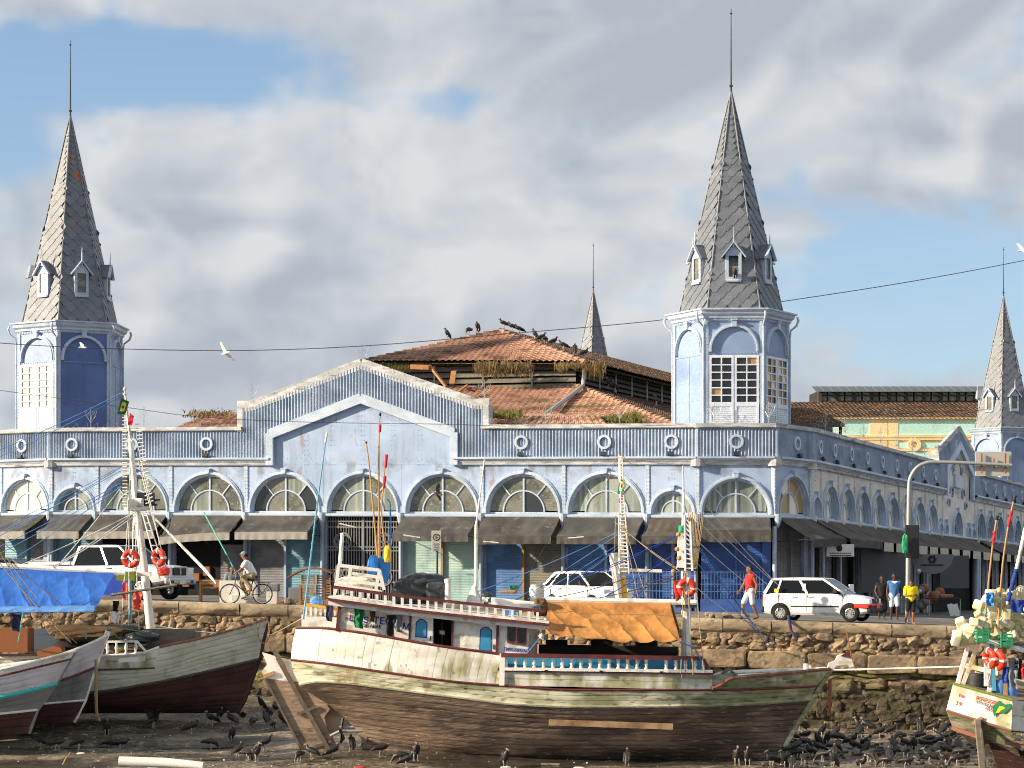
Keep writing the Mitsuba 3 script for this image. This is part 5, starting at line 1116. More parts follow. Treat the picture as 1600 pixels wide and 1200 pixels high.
# white rack on the roof
RK = lambda px, py, dy=0: W(px, py, 63.0 + dy); mb = MB()
for dy in (0, 1.6):
    for a, b in (((529, 883), (593, 891)), ((526, 905), (596, 914)), ((524, 913), (597, 925)), ((529, 883), (524, 926)), ((548, 885), (543, 928)), ((593, 891), (587, 924)), ((593, 891), (600, 922)), ((550, 896), (593, 902))): mb.bar(RK(*a, dy), RK(*b, dy), .09, .09, (0, 1, 0))
for p in ((529, 883), (593, 891), (524, 913), (597, 925), (548, 885)): mb.bar(RK(*p, 0), RK(*p, 1.6), .07, .07)
part(boat, 'roof_rack', mb, 'boat_white')
# quarter-deck rail at the stern
mb = MB(); mb.grid(np.array([[W(x, 960 + (x - 471) * .09, 63.9) for x in (471, 529)], [W(x, 982, 63.9) for x in (471, 529)]])[::-1], (0, .05, 0)); part(boat, 'quarter_bulwark', mb, 'boat_white')
mb = MB(); mb.bar(W(475, 944, 63.9), W(534, 953, 63.9), .1, .08); part(boat, 'quarter_rail', mb, 'rail_yellow')
for x in np.arange(478, 528, 7.6): mb = MB(); mb.bar(W(x, 946 + (x - 475) * .15, 63.9), W(x, 962, 63.9), .06, .06); part(boat, 'quarter_baluster', mb, 'boat_white')
# masts of this boat
def taper(pts, rs, D, m, nm, parent, n=8):
    mb = MB(); mb.tube([W(x, y, D) for x, y in pts], [r / F * D for r in rs], n); return part(parent, nm, mb, m, 40)
mast = taper([(1073, 1062), (1072, 960), (1071, 890)], [7, 7, 6.5], 64.3, 'boat_white', 'mast', boat)
mb = MB(); mb.bar(W(1064, 890, 64.3), W(1066, 832, 64.3), .22, .2, (0, 1, 0)); part(boat, 'mast_head_post', mb, 'boat_white')
taper([(1067, 892), (1067, 830), (1068, 780), (1067, 728)], [2.6, 2.2, 2, 1.2], 64.3, 'boat_white', 'topmast', boat)
mb = MB(); mb.tube([W(1066, 831, 64.2), W(1066, 821, 64.2)], .11, 10); part(boat, 'mast_lamp', mb, 'plastic_green', 40)
ladder(boat, W(1071, 892, 64.1), W(1070, 805, 64.1), W(1082, 892, 64.1), W(1079, 815, 64.1), 11, r=.03, rr=.022)
mb = MB(); mb.bar(W(1058, 888, 64.2), W(1090, 891, 64.2), .12, .05); mb.bar(W(1055, 947, 64.2), W(1090, 947, 64.2), .3, .08); split_part(boat, 'mast_platform', mb, 'iron_black')
for (x0, y0) in ((1052, 893), (1060, 835), (1058, 858), (1061, 872)): mb = MB(); mb.lathe([(0, -.06), (.07, -.02), (.07, .02), (0, .06)], W(x0, y0, 64.1), 8, (0, 1, 0)); split_part(boat, 'pulley', mb, 'bamboo')
m2 = taper([(978, 1010), (976, 936)], [5, 5], 66.2, 'galvanised', 'aft_mast', boat); taper([(976, 938), (974, 902)], [4.6, 4.4], 66.2, 'plastic_yellow', 'aft_mast', boat); taper([(974, 902), (971, 850), (971, 790), (968, 735), (967, 704)], [4, 3.6, 2.4, 1.6, .9], 66.2, 'boat_white', 'aft_mast', boat)
ladder(boat, W(968, 896, 66), W(967, 800, 66), W(983, 896, 66), W(977, 800, 66), 17, 'boat_white', .025, .025); ladder(boat, W(970, 800, 66), W(969, 712, 66), W(976, 800, 66), W(972, 712, 66), 18, 'boat_white', .015, .018)
mb = MB(); mb.bar(W(952, 890, 66.1), W(1034, 892, 66.1), .09, .09); mb.tube([W(958, 864, 66.1), W(967, 935, 66.1)], [.13, .1], 8); part(boat, 'derrick', mb, 'boat_white')
# white post with cone foot on the roof, chimney, exhaust
taper([(741, 948), (744, 905), (744, 820)], [3.6, 2.8, 2.4], 64.6, 'boat_white', 'roof_pole', boat); taper([(744, 822), (757, 718)], [1.6, .8], 64.6, 'boat_white', 'roof_pole', boat)
mb = MB(); mb.lathe([(.3, 0), (.05, .62)], W(741, 950, 64.6), 10); part(boat, 'pole_foot', mb, 'box_white')
mb = MB(); mb.tube([W(700, 944, 63.9), W(700, 910, 63.9)], .085, 12); mb.tube([W(700, 910, 63.9), W(699, 904, 63.9)], .1, 12); part(boat, 'chimney', mb, 'box_white', 40)

# ---- orange tarp over the foredeck hold, with its boom
mb = MB(); mb.tube([W(853, 937, 64.6), W(1088, 942, 64.6)], .085, 8); mb.tube([W(853, 937, 64.6), W(853, 1000, 64.6)], .06, 6); solo('boom', 'long white boom carrying the orange tarp on the large boat', 'boom', mb, 'boat_white', 40)
def tarpmesh(a, b, c, d, nu, nv, amp, f, seed, sag=0, scallop=0, diag=1.0):
    P = patch(a, b, c, d, nu, nv, sag); u = np.linspace(0, 1, nu)[None]; v = np.linspace(0, 1, nv)[:, None]; L = np.linalg.norm(np.asarray(b) - a)
    n = meshkit.fbm(np.stack([u * L * .5 + v * 0, v * 1.0 + u * 0, u * 0 + v * 0 + seed], -1), 4, seed) - .5
    ph = u * L * f - v * 2.4 * diag + 11 * n; fold = (1 - 1.6 * np.abs(np.sin(ph * .5)) ** .7) * (.35 + 1.3 * meshkit.noise(np.stack([u * L * .9 + v * 0, v * 1.3 + u * 0, u * 0 + v * 0 + 3], -1), seed)) ; h = amp * (fold * (.25 + .75 * v) * .6 + 2.2 * n * (.3 + v))
    nr = n3(np.cross(np.asarray(b) - a, np.asarray(d) - a)); nr = nr if nr[1] < 0 else -nr
    h = h + .10 * amp * (meshkit.fbm(np.stack([u * L * 5 + v * 3, v * 7 - u * L * 1.5, u * 0 + v * 0 + 5], -1), 4, seed + 1) - .5) * 6
    P = P + nr * (h * np.minimum(1, v * 6))[..., None]
    P[-1, :, 2] += scallop * np.abs(np.sin(u[0] * L * 3.1)); return P
P = tarpmesh(W(856, 941, 64.52), W(1047, 943, 64.52), W(1063, 1003, 62.5), W(852, 991, 62.5), 190, 60, .085, 9.5, 3, .05, .008, 3.0)
k = thing('orange_tarp', 'orange canvas tarp draped over the boom of the large boat', 'tarp'); part(k, 'sheet', MB().grid(P, (0, .01, .0)), 'tarp_orange', 60)
P2_ = P.copy(); mb = MB(); mb.tube(P[18] + [0, -.012, 0], .012, 4, False); part(k, 'seam', mb, 'rope_tan', True)
mb = MB(); mb.grid(patch(W(853, 940, 64.6), W(1050, 942, 64.6), W(1062, 985, 66.6), W(852, 985, 66.6)), (0, .01, 0)); part(k, 'far_sheet', mb, 'tarp_orange')
mb = MB()
for x in (870, 940, 1010): mb.bar(W(x, 1030, 65.3), W(x, 1000, 65.3), .6, .5)
mb.tube([W(842, 1015, 64.4), W(1060, 1019, 64.4)], .15, 8); part(boat, 'hold_gear', mb, 'shop_dark')
rope('', [W(852, 991, 62.5), W(841, 1000, 62.6), W(820, 1026, 62.8)], .02, 'rope_blue', parent=k, name='lashing'); rope('', [W(1063, 1003, 62.5), W(1085, 1012, 62.8), W(1100, 1040, 63)], .018, 'rope_blue', parent=k, name='lashing')
mb = MB(); mb.lathe([(0, -.09), (.09, 0), (0, .09)], W(846, 994, 62.5), 8); part(k, 'float', mb, 'box_white', True)

# ---- gear on the large boat
lifering('red life ring hung on the foremast of the large boat', W(1073, 918, 63.95), (0.1, 1, .1), .19, .085)
mb = MB(); P = patch(W(1053, 908, 64.1), W(1062, 906, 64.1), W(1061, 938, 64), W(1056, 940, 64), 10, 12); mb.grid(cloth(P, .12, 9, 4), (0, .1, 0)); solo('red_bag', 'red rescue bag hanging behind the life ring on the foremast', 'bag', mb, 'buoy_red', 60)
def lump(label, cat, name, c, d, m, seed, rough=.3, sub=4, flat=.5):
    s_ = trimesh.creation.icosphere(subdivisions=sub); v = s_.vertices.copy(); v = np.sign(v) * np.abs(v) ** .75; n = meshkit.fbm(v * 1.4 + seed, 5, seed) - .5; n2 = 1 - 2 * np.abs(meshkit.fbm(v * 2.6 + seed + 9, 3, seed) - .5)
    v = v * (1 + rough * (1.4 * n + .35 * (n2 - .7)))[:, None]; v = v * np.asarray(d) / 2; v[:, 2] = np.maximum(v[:, 2], -d[2] * flat * .9); return solo(name, label, cat, trimesh.Trimesh(v + np.asarray(c), s_.faces, process=False), m, 50)
lump('black plastic sheet covering a heap of gear on the cabin roof', 'tarp', 'covered_heap', W(655, 922, 65), (1.5, 1.3, .85), 'tarp_black', 3, .45)
lump('rounded black plastic bundle at the right end of the covered heap', 'bundle', 'plastic_bundle', W(681, 928, 64.2), (.55, .6, .65), 'tarp_black', 8, .35)
lump('bright blue bundle hung among the flag poles on the cabin roof', 'bundle', 'blue_bundle', W(583, 886, 64.2), (.3, .3, .65), 'plastic_blue', 5, .3)
lump('second blue bundle lower among the flag poles on the cabin roof', 'bundle', 'blue_bundle', W(598, 892, 64.4), (.32, .3, .75), 'plastic_blue', 6, .35)
lump('yellow cloth bundle tied high on the flag poles', 'bundle', 'yellow_bundle', W(605, 866, 64.2), (.2, .2, .5), 'plastic_yellow', 7, .3)
lump('pale sacks heaped inside the white rack on the roof', 'sacks', 'sack_heap', W(556, 912, 64), (1.0, .8, .4), 'foam', 9, .3)
lump('pale blue bag lying on the stern quarter-deck', 'bag', 'blue_bag', W(494, 942, 64.6), (.35, .3, .35), 'rope_blue', 12, .3)
for i, (pts, D, m_, tip, l) in enumerate([(((572, 690), (576, 720), (590, 872)), 64.3, 'bamboo', 'ink_black', 'bent bamboo pole with black tip, leftmost of the roof flag poles'), (((595, 645), (592, 700), (593, 890)), 64.4, 'bamboo', 'ink_black', 'tallest straight bamboo pole with black tip and red flag on the roof'), (((603, 710), (599, 760), (596, 800), (604, 862)), 64.2, 'bamboo', 'flag_red', 'bamboo pole with long red streamer, rightmost of the tall roof poles'), (((604, 780), (610, 790), (610, 830), (607, 905)), 64.5, 'rope_blue', 'rope_blue', 'thin blue pole beside the flag poles on the roof'), (((511, 676), (498, 770), (474, 968)), 63.6, 'pole_cyan', 'boat_white', 'long cyan pole with white tip leaning at the stern'), (((535, 833), (531, 884)), 64.4, 'boat_white', 'boat_white', 'short thick white pipe standing at the aft end of the roof')]):
    t = thing('pole', l, 'pole'); P = np.array([W(x, y, D) for x, y in pts]); u = np.linspace(0, 1, 24); s0 = np.linspace(0, 1, len(P)); Q = PchipInterpolator(s0, P)(u) if len(P) > 2 else P[0] * (1 - u[:, None]) + P[1] * u[:, None]
    rr = np.linspace(.014, .026, 24) if i < 5 else np.full(24, .055); mb = MB(); mb.tube(Q, rr, 6); part(t, 'shaft', mb, m_, True)
    if i in (0, 1, 4): mb = MB(); mb.tube(Q[:4], .03, 6); part(t, 'tip', mb, tip, True)
    if i in (1, 2):
        for a, b in ((6, 9),) if i == 1 else ((0, 4), (5, 9)): mb = MB(); mb.tube(Q[a:b] + [.02, -.02, 0], np.linspace(.045, .035, b - a), 6); part(t, 'streamer', mb, 'flag_red', True)
for lbl, px, py, w, h, m_ in (('dark green shirt hung on the cabin wall of the large boat', 561, 951, .28, .55, 'flag_green'), ('small brown cloth on the line of the cabin wall', 582, 955, .16, .3, 'weed_brown'), ('black trousers hung on the cabin wall of the large boat', 611, 961, .25, .6, 'dress_black'), ('grey trousers hung right of the black ones on the cabin wall', 623, 961, .22, .48, 'cloth_grey'), ('navy trousers hung on the stern quarter rail', 515, 946, .2, .45, 'cloth_navy')):
    hanging(lbl, W(px, py, 63.05 if px > 530 else 63.75), w, h, m_, seed=int(px))
rope('thin clothes line along the cabin wall of the large boat', [W(536, 949, 63.1), W(580, 953, 63.1), W(640, 958, 63.1)], .008, 'rope_tan')
# clutter at the forward end of the cabin roof
for lbl, cat, nm, px, py, d, m_, R in (('white overturned dinghy hull on the roof just aft of the orange tarp', 'dinghy', 'dinghy', 800, 945, (1.7, .8, .3), 'boat_white', rot((0, 1, 0), 6)), ('low brown wooden board on the roof forward end', 'board', 'wooden_board', 795, 925, (.5, .3, .09), 'wood_plain', np.eye(3))):
    m = rbox(d, .04); m.apply_transform(np.block([[R, W(px, py, 64.8)[:, None]], [np.zeros((1, 3)), np.ones((1, 1))]])); solo(nm, lbl, cat, m, m_, 40)
mb = MB(); mb.lathe([(0, 0), (.13, 0), (.17, .25), (.17, .3), (.12, .34), (.12, .4), (0, .4)], W(836, 936, 65), 14); solo('water_jar', 'white plastic jar with blue lid on the cabin roof', 'jar', mb, 'box_white', 40)
mb = MB(); mb.lathe([(0, 0), (.12, .02), (.15, .12), (.0, .13)], W(803, 922, 65), 14); solo('green_bowl', 'bright green plastic bowl on the roof clutter', 'bowl', mb, 'plastic_green', 40)
lump('heap of dark nets and ropes on the roof beside the orange tarp', 'nets', 'net_heap', W(845, 950, 64.2), (.35, .6, .5), 'weed_brown', 22, .5)
lump('tangle of black gear on the roof right of the white pole', 'nets', 'net_heap', W(761, 938, 64.6), (.3, .4, .4), 'tarp_black', 23, .6)
lump('grey ropes coiled on the roof behind the balustrade', 'ropes', 'rope_heap', W(820, 950, 64.0), (1.0, .5, .22), 'cloth_grey', 24, .5)
for px, l in ((790, 'left blue crate on the cabin roof behind the balustrade'), (801, 'right blue crate on the cabin roof behind the balustrade')): m = rbox((.17, .3, .14), .02); m.apply_translation(W(px, 957, 63.6)); solo('blue_crate', l, 'crate', m, 'plastic_blue', 40)

# ---- flags
def flag(label, top, w, h, mats_, seed=1):
    t = thing('flag', label, 'flag'); P = patch(top, top + [w, 0, -.1], top + [w * .5, 0, -h], top + [-w * .6, 0, -h * .95], 14, 16); P = cloth(P, .08, 10, seed); mb = MB(); mb.grid(P, (0, .008, 0)); part(t, 'field', mb, mats_[0], 50)
    if len(mats_) > 1:
        s_ = P[3:13, 3:11] + [0, -.014, 0]; mb = MB(); mb.grid(s_); part(t, 'diamond', mb, mats_[1], 50); mb = MB(); mb.grid(P[6:10, 5:9] + [0, -.024, 0]); part(t, 'disc', mb, mats_[2], 50)
flag('green and yellow flag with blue disc at the masthead of the left boat', W(190, 622, 69.8), .22, .5, ('flag_green', 'flag_gold', 'flag_blue'))
flag('small red and white pennant just below the green flag on the left mast', W(203, 645, 69.8), .12, .38, ('flag_red',), 4)
flag('green and yellow flag hung on the slim aft mast behind the orange tarp', W(969, 744, 66), .13, .52, ('flag_green', 'flag_gold', 'flag_blue'), 6)
flag('small red pennant below the green flag on the aft mast', W(970, 768, 66), .08, .34, ('flag_red',), 8)

# ---- the boat at left with white mast
LB = thing('fishing_boat', 'weathered pale green boat at left with white mast and reddish underbody', 'boat'); DL = 70.0
left = Hull(DL, [
    dict(x0=-200, x1=368, ys=[(-200, 1116), (368, 1114)], bs=[(0, .1), (1, .07)]),
    dict(x0=-230, x1=380, ys=[(-230, 1100), (130, 1104), (380, 1094)], bs=[(0, .9), (.4, 1.4), (.7, 1.0), (.9, .4), (1, .07)]),
    dict(x0=-250, x1=404, ys=[(-250, 1082), (130, 1082), (235, 1068), (320, 1050), (404, 1030)], bs=[(0, 1.6), (.4, 1.9), (.7, 1.5), (.88, .75), (1, .07)]),
    dict(x0=-250, x1=410, ys=[(-250, 1048), (110, 1047), (235, 1044), (320, 1022), (410, 1000)], bs=[(0, 1.7), (.4, 2.0), (.7, 1.65), (.88, .85), (1, .07)]),
    dict(x0=-250, x1=419, ys=[(-250, 1030), (110, 1026), (225, 1020), (246, 1012), (310, 998), (419, 966)], bs=[(0, 1.7), (.4, 2.0), (.7, 1.7), (.88, .95), (1, .07)])], 56)
lk = left.shell(LB, 'hull', 0, 4, 'hull_red'); left.strakes(lk, 'plank', 0, 2, 8, 'hull_red', seed=5); left.strakes(lk, 'plank', 2, 3, 4, 'hull_pale', seed=6); left.strakes(lk, 'plank', 3, 4, 3, 'hull_pale', u0=.74, seed=7); left.strakes(lk, 'plank', 3, 4, 2, 'hull_white', u1=.74, seed=8)
left.wale(LB, 'wale', 2.0, 'dark_wood', .045); left.wale(LB, 'rail_cap', 4.0, 'cap_rust', .04, .74, 1); left.wale(LB, 'rail_cap', 4.0, 'boat_white', .045, 0, .74); left.wale(LB, 'wale', 3.0, 'dark_wood', .03, .5, .75); left.deck(LB, 3.3, 'dark_wood', 0, .97)
mb = MB(); mb.tube([W(369, 1114, DL), W(381, 1094, DL), W(404, 1030, DL), W(419, 962, DL)], .09, 6); part(LB, 'stem', mb, 'hull_red')
for px in (168, 182, 197, 212): mb = MB(); p = W(px, 1021, 68.2); h = .33; mb.lathe([(.05, 0), (.03, .07), (.055, .16), (.03, .27), (.05, h)], p, 8); part(LB, 'baluster', mb, 'boat_white', 40)
mb = MB(); mb.bar(W(158, 1003, 68.2), W(214, 1002, 68.2), .08, .06); mb.bar(W(214, 1002, 68.2), W(228, 1018, 68.2), .06, .06); part(LB, 'top_rail', mb, 'boat_white')
mb = MB(); mb.bar(W(185, 1032, 67.8), W(226, 1029, 67.8), .1, .12); part(LB, 'chainplate_block', mb, 'boat_white')
mb = MB(); mb.grid(patch(W(30, 985, 70.4), W(215, 975, 70.4), W(230, 1008, 68.6), W(40, 1022, 68.6)), (0, .02, .02)); part(LB, 'cabin_top', mb, 'tarp_black')
mb = MB(); mb.box(W(268, 1000, 70.3), (1.6, 1.6, .7)); part(LB, 'hold_house', mb, 'old_wood')
lump('dark heap of nets on the cabin top of the left boat', 'nets', 'net_heap', W(150, 990, 69.2), (2.6, 1.2, .5), 'weed_brown', 61, .5); lump('small pile of black nets before the hold of the left boat', 'nets', 'net_heap', W(222, 995, 69.0), (1.0, .7, .35), 'tarp_black', 62, .5)
lmast = taper([(238, 1010), (231, 940), (222, 860), (213, 797)], [7.2, 6.6, 6.2, 5.8], DL, 'boat_white', 'mast', LB, 10); taper([(213, 797), (208, 735), (204, 690)], [5.2, 4.6, 3.8], DL, 'boat_white', 'mast', LB); taper([(205, 695), (198, 642), (195, 606)], [2.4, 2, 1], DL, 'boat_white', 'topmast', LB)
for y in (608, 616): mb = MB(); mb.lathe([(0, -.08), (.07, 0), (0, .08)], W(195, y, DL), 8); part(LB, 'mast_knob', mb, 'boat_white', True)
mb = MB(); mb.lathe([(.32, 0), (.36, .04), (.36, .1), (.0, .1)], W(213, 798, DL), 14); mb.bar(W(207, 690, DL), W(201, 690, DL), .1, .1); part(LB, 'mast_platform', mb, 'boat_white', 40)
mb = MB(); mb.lathe([(.03, -.2), (.1, -.12), (.16, .1), (.17, .12), (.12, .12)], W(207, 786, DL - .3), 12, (-.9, -.4, 0)); mb.lathe([(0, -.1), (.13, -.1), (.13, .12), (0, .14)], W(217, 785, DL - .2), 10, (1, -.3, 0)); part(LB, 'horn', mb, 'box_white', 40)
mb = MB(); mb.bar(W(220, 783, DL), W(250, 781, DL), .05, .05); mb.bar(W(222, 789, DL), W(246, 789, DL), .05, .05); mb.box(W(228, 779, DL), (.5, .3, .35)); part(LB, 'radar', mb, 'iron_black')
ladder(LB, W(191, 792, 69.7), W(191, 628, 69.9), W(199, 792, 69.7), W(198, 628, 69.9), 30, rails=False, rr=.02); ladder(LB, W(228, 790, 69.7), W(211, 660, 69.9), W(240, 785, 69.7), W(219, 660, 69.9), 22, rails=False, rr=.02)
ladder(LB, W(206, 905, 69.7), W(209, 800, 69.7), W(220, 905, 69.7), W(214, 800, 69.7), 9); ladder(LB, W(250, 905, 69.5), W(222, 800, 69.7), W(262, 905, 69.5), W(228, 800, 69.7), 9)
mb = MB(); mb.bar(W(185, 898, 69.6), W(236, 897, 69.6), .16, .12); part(LB, 'crosstree', mb, 'boat_white'); mb = MB(); mb.box(W(197, 900, 69.5), (.55, .3, .28)); part(LB, 'lamp_box', mb, 'weed_green')
mb = MB(); mb.tube([W(173, 930, 68.8), W(276, 914, 68.8)], .045, 6); part(LB, 'spar', mb, 'old_wood'); taper([(203, 905), (203, 970)], [3, 3], 69.4, 'pole_cyan', 'stanchion', LB)
mb = MB(); mb.tube([W(232, 800, 69.6), W(320, 890, 69.0), W(338, 912, 68.6)], [.03, .05, .03], 6); part(LB, 'stay_spar', mb, 'boat_white')
lifering('orange life ring on the left boat, left of the white mast', W(204, 873, 69.2), (.05, 1, .05), .2, .085); lifering('orange life ring on the left boat, right of the white mast', W(248, 871, 69.0), (.75, 1, .1), .2, .085)
lump('orange life jacket hanging right of the white mast below the ring', 'life jacket', 'life_jacket', W(256, 893, 69), (.35, .2, .25), 'buoy_red', 31, .3)
hanging('long red float bag hanging left of the white mast', W(195, 910, 69), .16, .5, 'buoy_red', 'bag', 'red_bag', 2, .03); hanging('red and yellow float bag hanging beside the white mast', W(215, 925, 69), .28, .55, 'buoy_red', 'bag', 'red_bag', 5, .05); hanging('white cloth hung on a line left of the mast', W(181, 955, 68), .26, .35, 'shirt_white', seed=7); hanging('black cloth hung above the white one left of the mast', W(181, 939, 68.02), .18, .32, 'dress_black', seed=9)
# ---- two boats at the left edge
B2 = thing('fishing_boat', 'grey hulled boat at left, second from the left edge, bow to the right', 'boat')
h2 = Hull(67.2, [dict(x0=-150, x1=114, ys=[(-150, 1150), (20, 1135), (114, 1128)], bs=[(0, .2), (1, .07)]), dict(x0=-160, x1=132, ys=[(-160, 1120), (132, 1094)], bs=[(0, 1.2), (.6, 1.0), (1, .07)]), dict(x0=-170, x1=148, ys=[(-170, 1085), (80, 1066), (148, 1043)], bs=[(0, 1.5), (.6, 1.35), (.85, .7), (1, .07)]), dict(x0=-180, x1=170, ys=[(-180, 1050), (60, 1032), (125, 1012), (170, 991)], bs=[(0, 1.5), (.6, 1.45), (.85, .8), (1, .07)])], 40)
k2 = h2.shell(B2, 'hull', 0, 3, 'hull_grey'); h2.strakes(k2, 'plank', 0, 1, 3, 'hull_red', seed=1); h2.strakes(k2, 'plank', 1, 2, 3, 'hull_grey', seed=2); h2.strakes(k2, 'plank', 2, 3, 4, 'hull_lilac', seed=3); h2.wale(B2, 'wale', 2.0, 'maroon', .04); h2.wale(B2, 'waterline', 1.0, 'boat_white', .03); h2.wale(B2, 'rail_cap', 3.0, 'boat_white', .04); h2.deck(B2, 2.7, 'old_wood', 0, .97)
mb = MB(); mb.tube([W(115, 1128, 67.2), W(132, 1094, 67.2), W(148, 1043, 67.2), W(168, 991, 67.2)], .07, 6); mb.box(W(166, 994, 67.2), (.14, .14, .3), rot((0, 1, 0), 20)); part(B2, 'stem', mb, 'boat_white'); mb = MB(); mb.box(W(80, 1018, 67), (.7, .6, .25), rot((0, 1, 0), -18)); part(B2, 'hatch', mb, 'board_brown'); mb = MB(); mb.box(W(16, 1000, 68), (1.2, .9, .7)); part(B2, 'deck_box', mb, 'board_brown')
B3 = thing('fishing_boat', 'white boat with aqua stripe at the left edge, nearest of the left group', 'boat')
h3 = Hull(64.4, [dict(x0=-150, x1=44, ys=[(-150, 1165), (44, 1146)], bs=[(0, .2), (1, .07)]), dict(x0=-160, x1=58, ys=[(-160, 1132), (58, 1109)], bs=[(0, 1.0), (.6, .9), (1, .07)]), dict(x0=-170, x1=88, ys=[(-170, 1112), (5, 1088), (88, 1068)], bs=[(0, 1.3), (.6, 1.2), (.85, .7), (1, .07)]), dict(x0=-180, x1=110, ys=[(-180, 1082), (0, 1056), (60, 1042), (110, 1030)], bs=[(0, 1.4), (.6, 1.35), (.85, .8), (1, .07)]), dict(x0=-180, x1=118, ys=[(-180, 1075), (0, 1046), (60, 1032), (118, 1017)], bs=[(0, 1.4), (.6, 1.35), (.85, .8), (1, .07)])], 40)
k3 = h3.shell(B3, 'hull', 0, 4, 'hull_grey'); h3.strakes(k3, 'plank', 0, 1, 3, 'hull_red', seed=1); h3.strakes(k3, 'plank', 1, 2, 3, 'hull_grey', seed=2); h3.strakes(k3, 'plank', 2, 3, 4, 'hull_lilac', seed=3); h3.strakes(k3, 'plank', 3, 4, 1, 'boat_white', seed=4); h3.wale(B3, 'stripe', 2.0, 'hull_aqua', .06); h3.wale(B3, 'waterline', 1.0, 'boat_white', .035); h3.wale(B3, 'wale', 3.0, 'maroon', .03); h3.wale(B3, 'rail_cap', 4.0, 'boat_white', .04); h3.deck(B3, 3.4, 'boat_white', 0, .97)
mb = MB(); mb.tube([W(45, 1146, 64.4), W(58, 1109, 64.4), W(88, 1068, 64.4), W(117, 1017, 64.4)], .06, 6); part(B3, 'stem', mb, 'hull_grey'); mb = MB(); mb.tube([W(8, 1046, 64), W(88, 1028, 64)], .06, 6); part(B3, 'spar', mb, 'maroon')
# blue tarp with boom over the left boats
bt = thing('blue_tarp', 'bright blue tarp hung from a white boom over the left boats', 'tarp')
P = tarpmesh(W(-60, 884, 67.4), W(181, 893, 67.4), W(147, 954, 65.8), W(-60, 955, 65.8), 190, 60, .06, 9.0, 8, .05, 0, 3.4); part(bt, 'sheet', MB().grid(P, (0, .01, 0)), 'tarp_blue', 60)
P = tarpmesh(W(-60, 948, 65.75), W(147, 946, 65.72), W(147, 956, 65.7), W(-60, 957, 65.7), 90, 8, .04, 9, 5); part(bt, 'hem', MB().grid(P, (0, .01, 0)), 'rope_blue', 60)
mb = MB(); mb.grid(patch(W(-60, 884, 67.45), W(181, 893, 67.45), W(140, 950, 69.4), W(-60, 950, 69.4)), (0, .01, 0)); part(bt, 'far_sheet', mb, 'tarp_blue')
mb = MB(); mb.tube([W(-70, 880, 67.4), W(196, 895, 67.4)], .085, 8); part(bt, 'boom', mb, 'boat_white', 40)
mb = MB(); mb.grid(cloth(patch(W(130, 893, 70.6), W(205, 893, 70.6), W(205, 930, 69.8), W(130, 930, 69.8)), .04, 5, 3), (0, .01, 0)); solo('navy_tarp', 'dark navy tarp behind the blue one, left of the white mast', 'tarp', mb, 'tarp_navy', 50)
hanging('blue cloth bundle hanging at the left edge below the blue tarp', W(26, 960, 66.4), .25, .5, 'cloth_navy', seed=17)
# ---- boat at the right edge, stern towards us
RB = thing('fishing_boat', 'white sterned boat at the right edge loaded with foam floats and crates', 'boat'); DR = 60.5
Q = lambda px, py, dy=0: W(px, py, DR + dy)
def section(a, b, dy0, dy1): return a, b
tl, tr, bl, br = Q(1490, 1068), Q(1582, 1094, -.8), Q(1479, 1110, -.05), Q(1580, 1142, -.85)
back = np.array([2.2, 5.2, .0]); back2 = np.array([3.4, 2.4, 0])
def quad(a, b, c, d, m, nm, th=(0, .05, 0), par=RB): mb = MB(); mb.grid(patch(a, b, c, d, 8, 5), th); return part(par, nm, mb, m)
tn = quad(tl, tr, br, bl, 'hull_white', 'transom')
trs, brs = Q(1690, 1108, .4), Q(1680, 1150, .3); sidek = MB()
for i in range(2): a, b = tr + (br - tr) * i / 2, tr + (br - tr) * (i + .97) / 2; c, d = trs + (brs - trs) * (i + .97) / 2, trs + (brs - trs) * i / 2; quad(a, d, c, b, 'hull_white', 'side_plank')
for i in range(4):      # planked counter below
    a0, a1 = bl + (br - bl) * 0, br; lo0, lo1 = Q(1489, 1136, .5), Q(1590, 1172, -.2)
    f0, f1 = i / 4, (i + .95) / 4; quad(bl + (lo0 - bl) * f0, br + (lo1 - br) * f0, br + (lo1 - br) * f1, bl + (lo0 - bl) * f1, 'hull_moss', 'counter_plank')
for i in range(4):
    a0, a1, b0, b1 = Q(1545, 1160, .3), Q(1690, 1196, -.1), Q(1560, 1205, .8), Q(1690, 1230, .5); f0, f1 = i / 4, (i + .95) / 4; quad(a0 + (b0 - a0) * f0, a1 + (b1 - a1) * f0, a1 + (b1 - a1) * f1, a0 + (b0 - a0) * f1, 'hull_red', 'bottom_plank')
quad(Q(1489, 1136, .5), Q(1590, 1172, -.2), Q(1600, 1196, .9), Q(1520, 1165, 1.8), 'hull_brown', 'counter_bottom')
for a, b in ((tl, tr), (bl, br)): mb = MB(); mb.tube([a - [0, .03, 0], b - [0, .03, 0]], .035, 6); part(RB, 'rail', mb, 'weed_green' if a is tl else 'cap_rust', 40)
mb = MB(); mb.bar(Q(1487, 1137, .3), Q(1530, 1152, 0), .08, .1); mb.bar(Q(1570, 1160, -.3), Q(1610, 1168, -.4), .06, .1); split_part(RB, 'rubbing_strip', mb, 'cap_rust')
mb = MB(); mb.grid(patch(tl + [0, .1, -.02], tr + [0, .1, -.02], tr + back + [2, 0, 0], tl + back), (0, 0, -.04)); part(RB, 'deck', mb, 'old_wood')
mb = MB(); mb.grid(patch(tl, tl + back, bl + back, bl), (.05, 0, 0)); part(RB, 'side_wall', mb, 'hull_white')
nn_ = n3(np.cross(tr - tl, bl - tl)); nn_ = nn_ if nn_[1] < 0 else -nn_; uu_ = n3(tr - tl); vv_ = np.cross(nn_, uu_); vv_ = vv_ if vv_[2] > 0 else -vv_
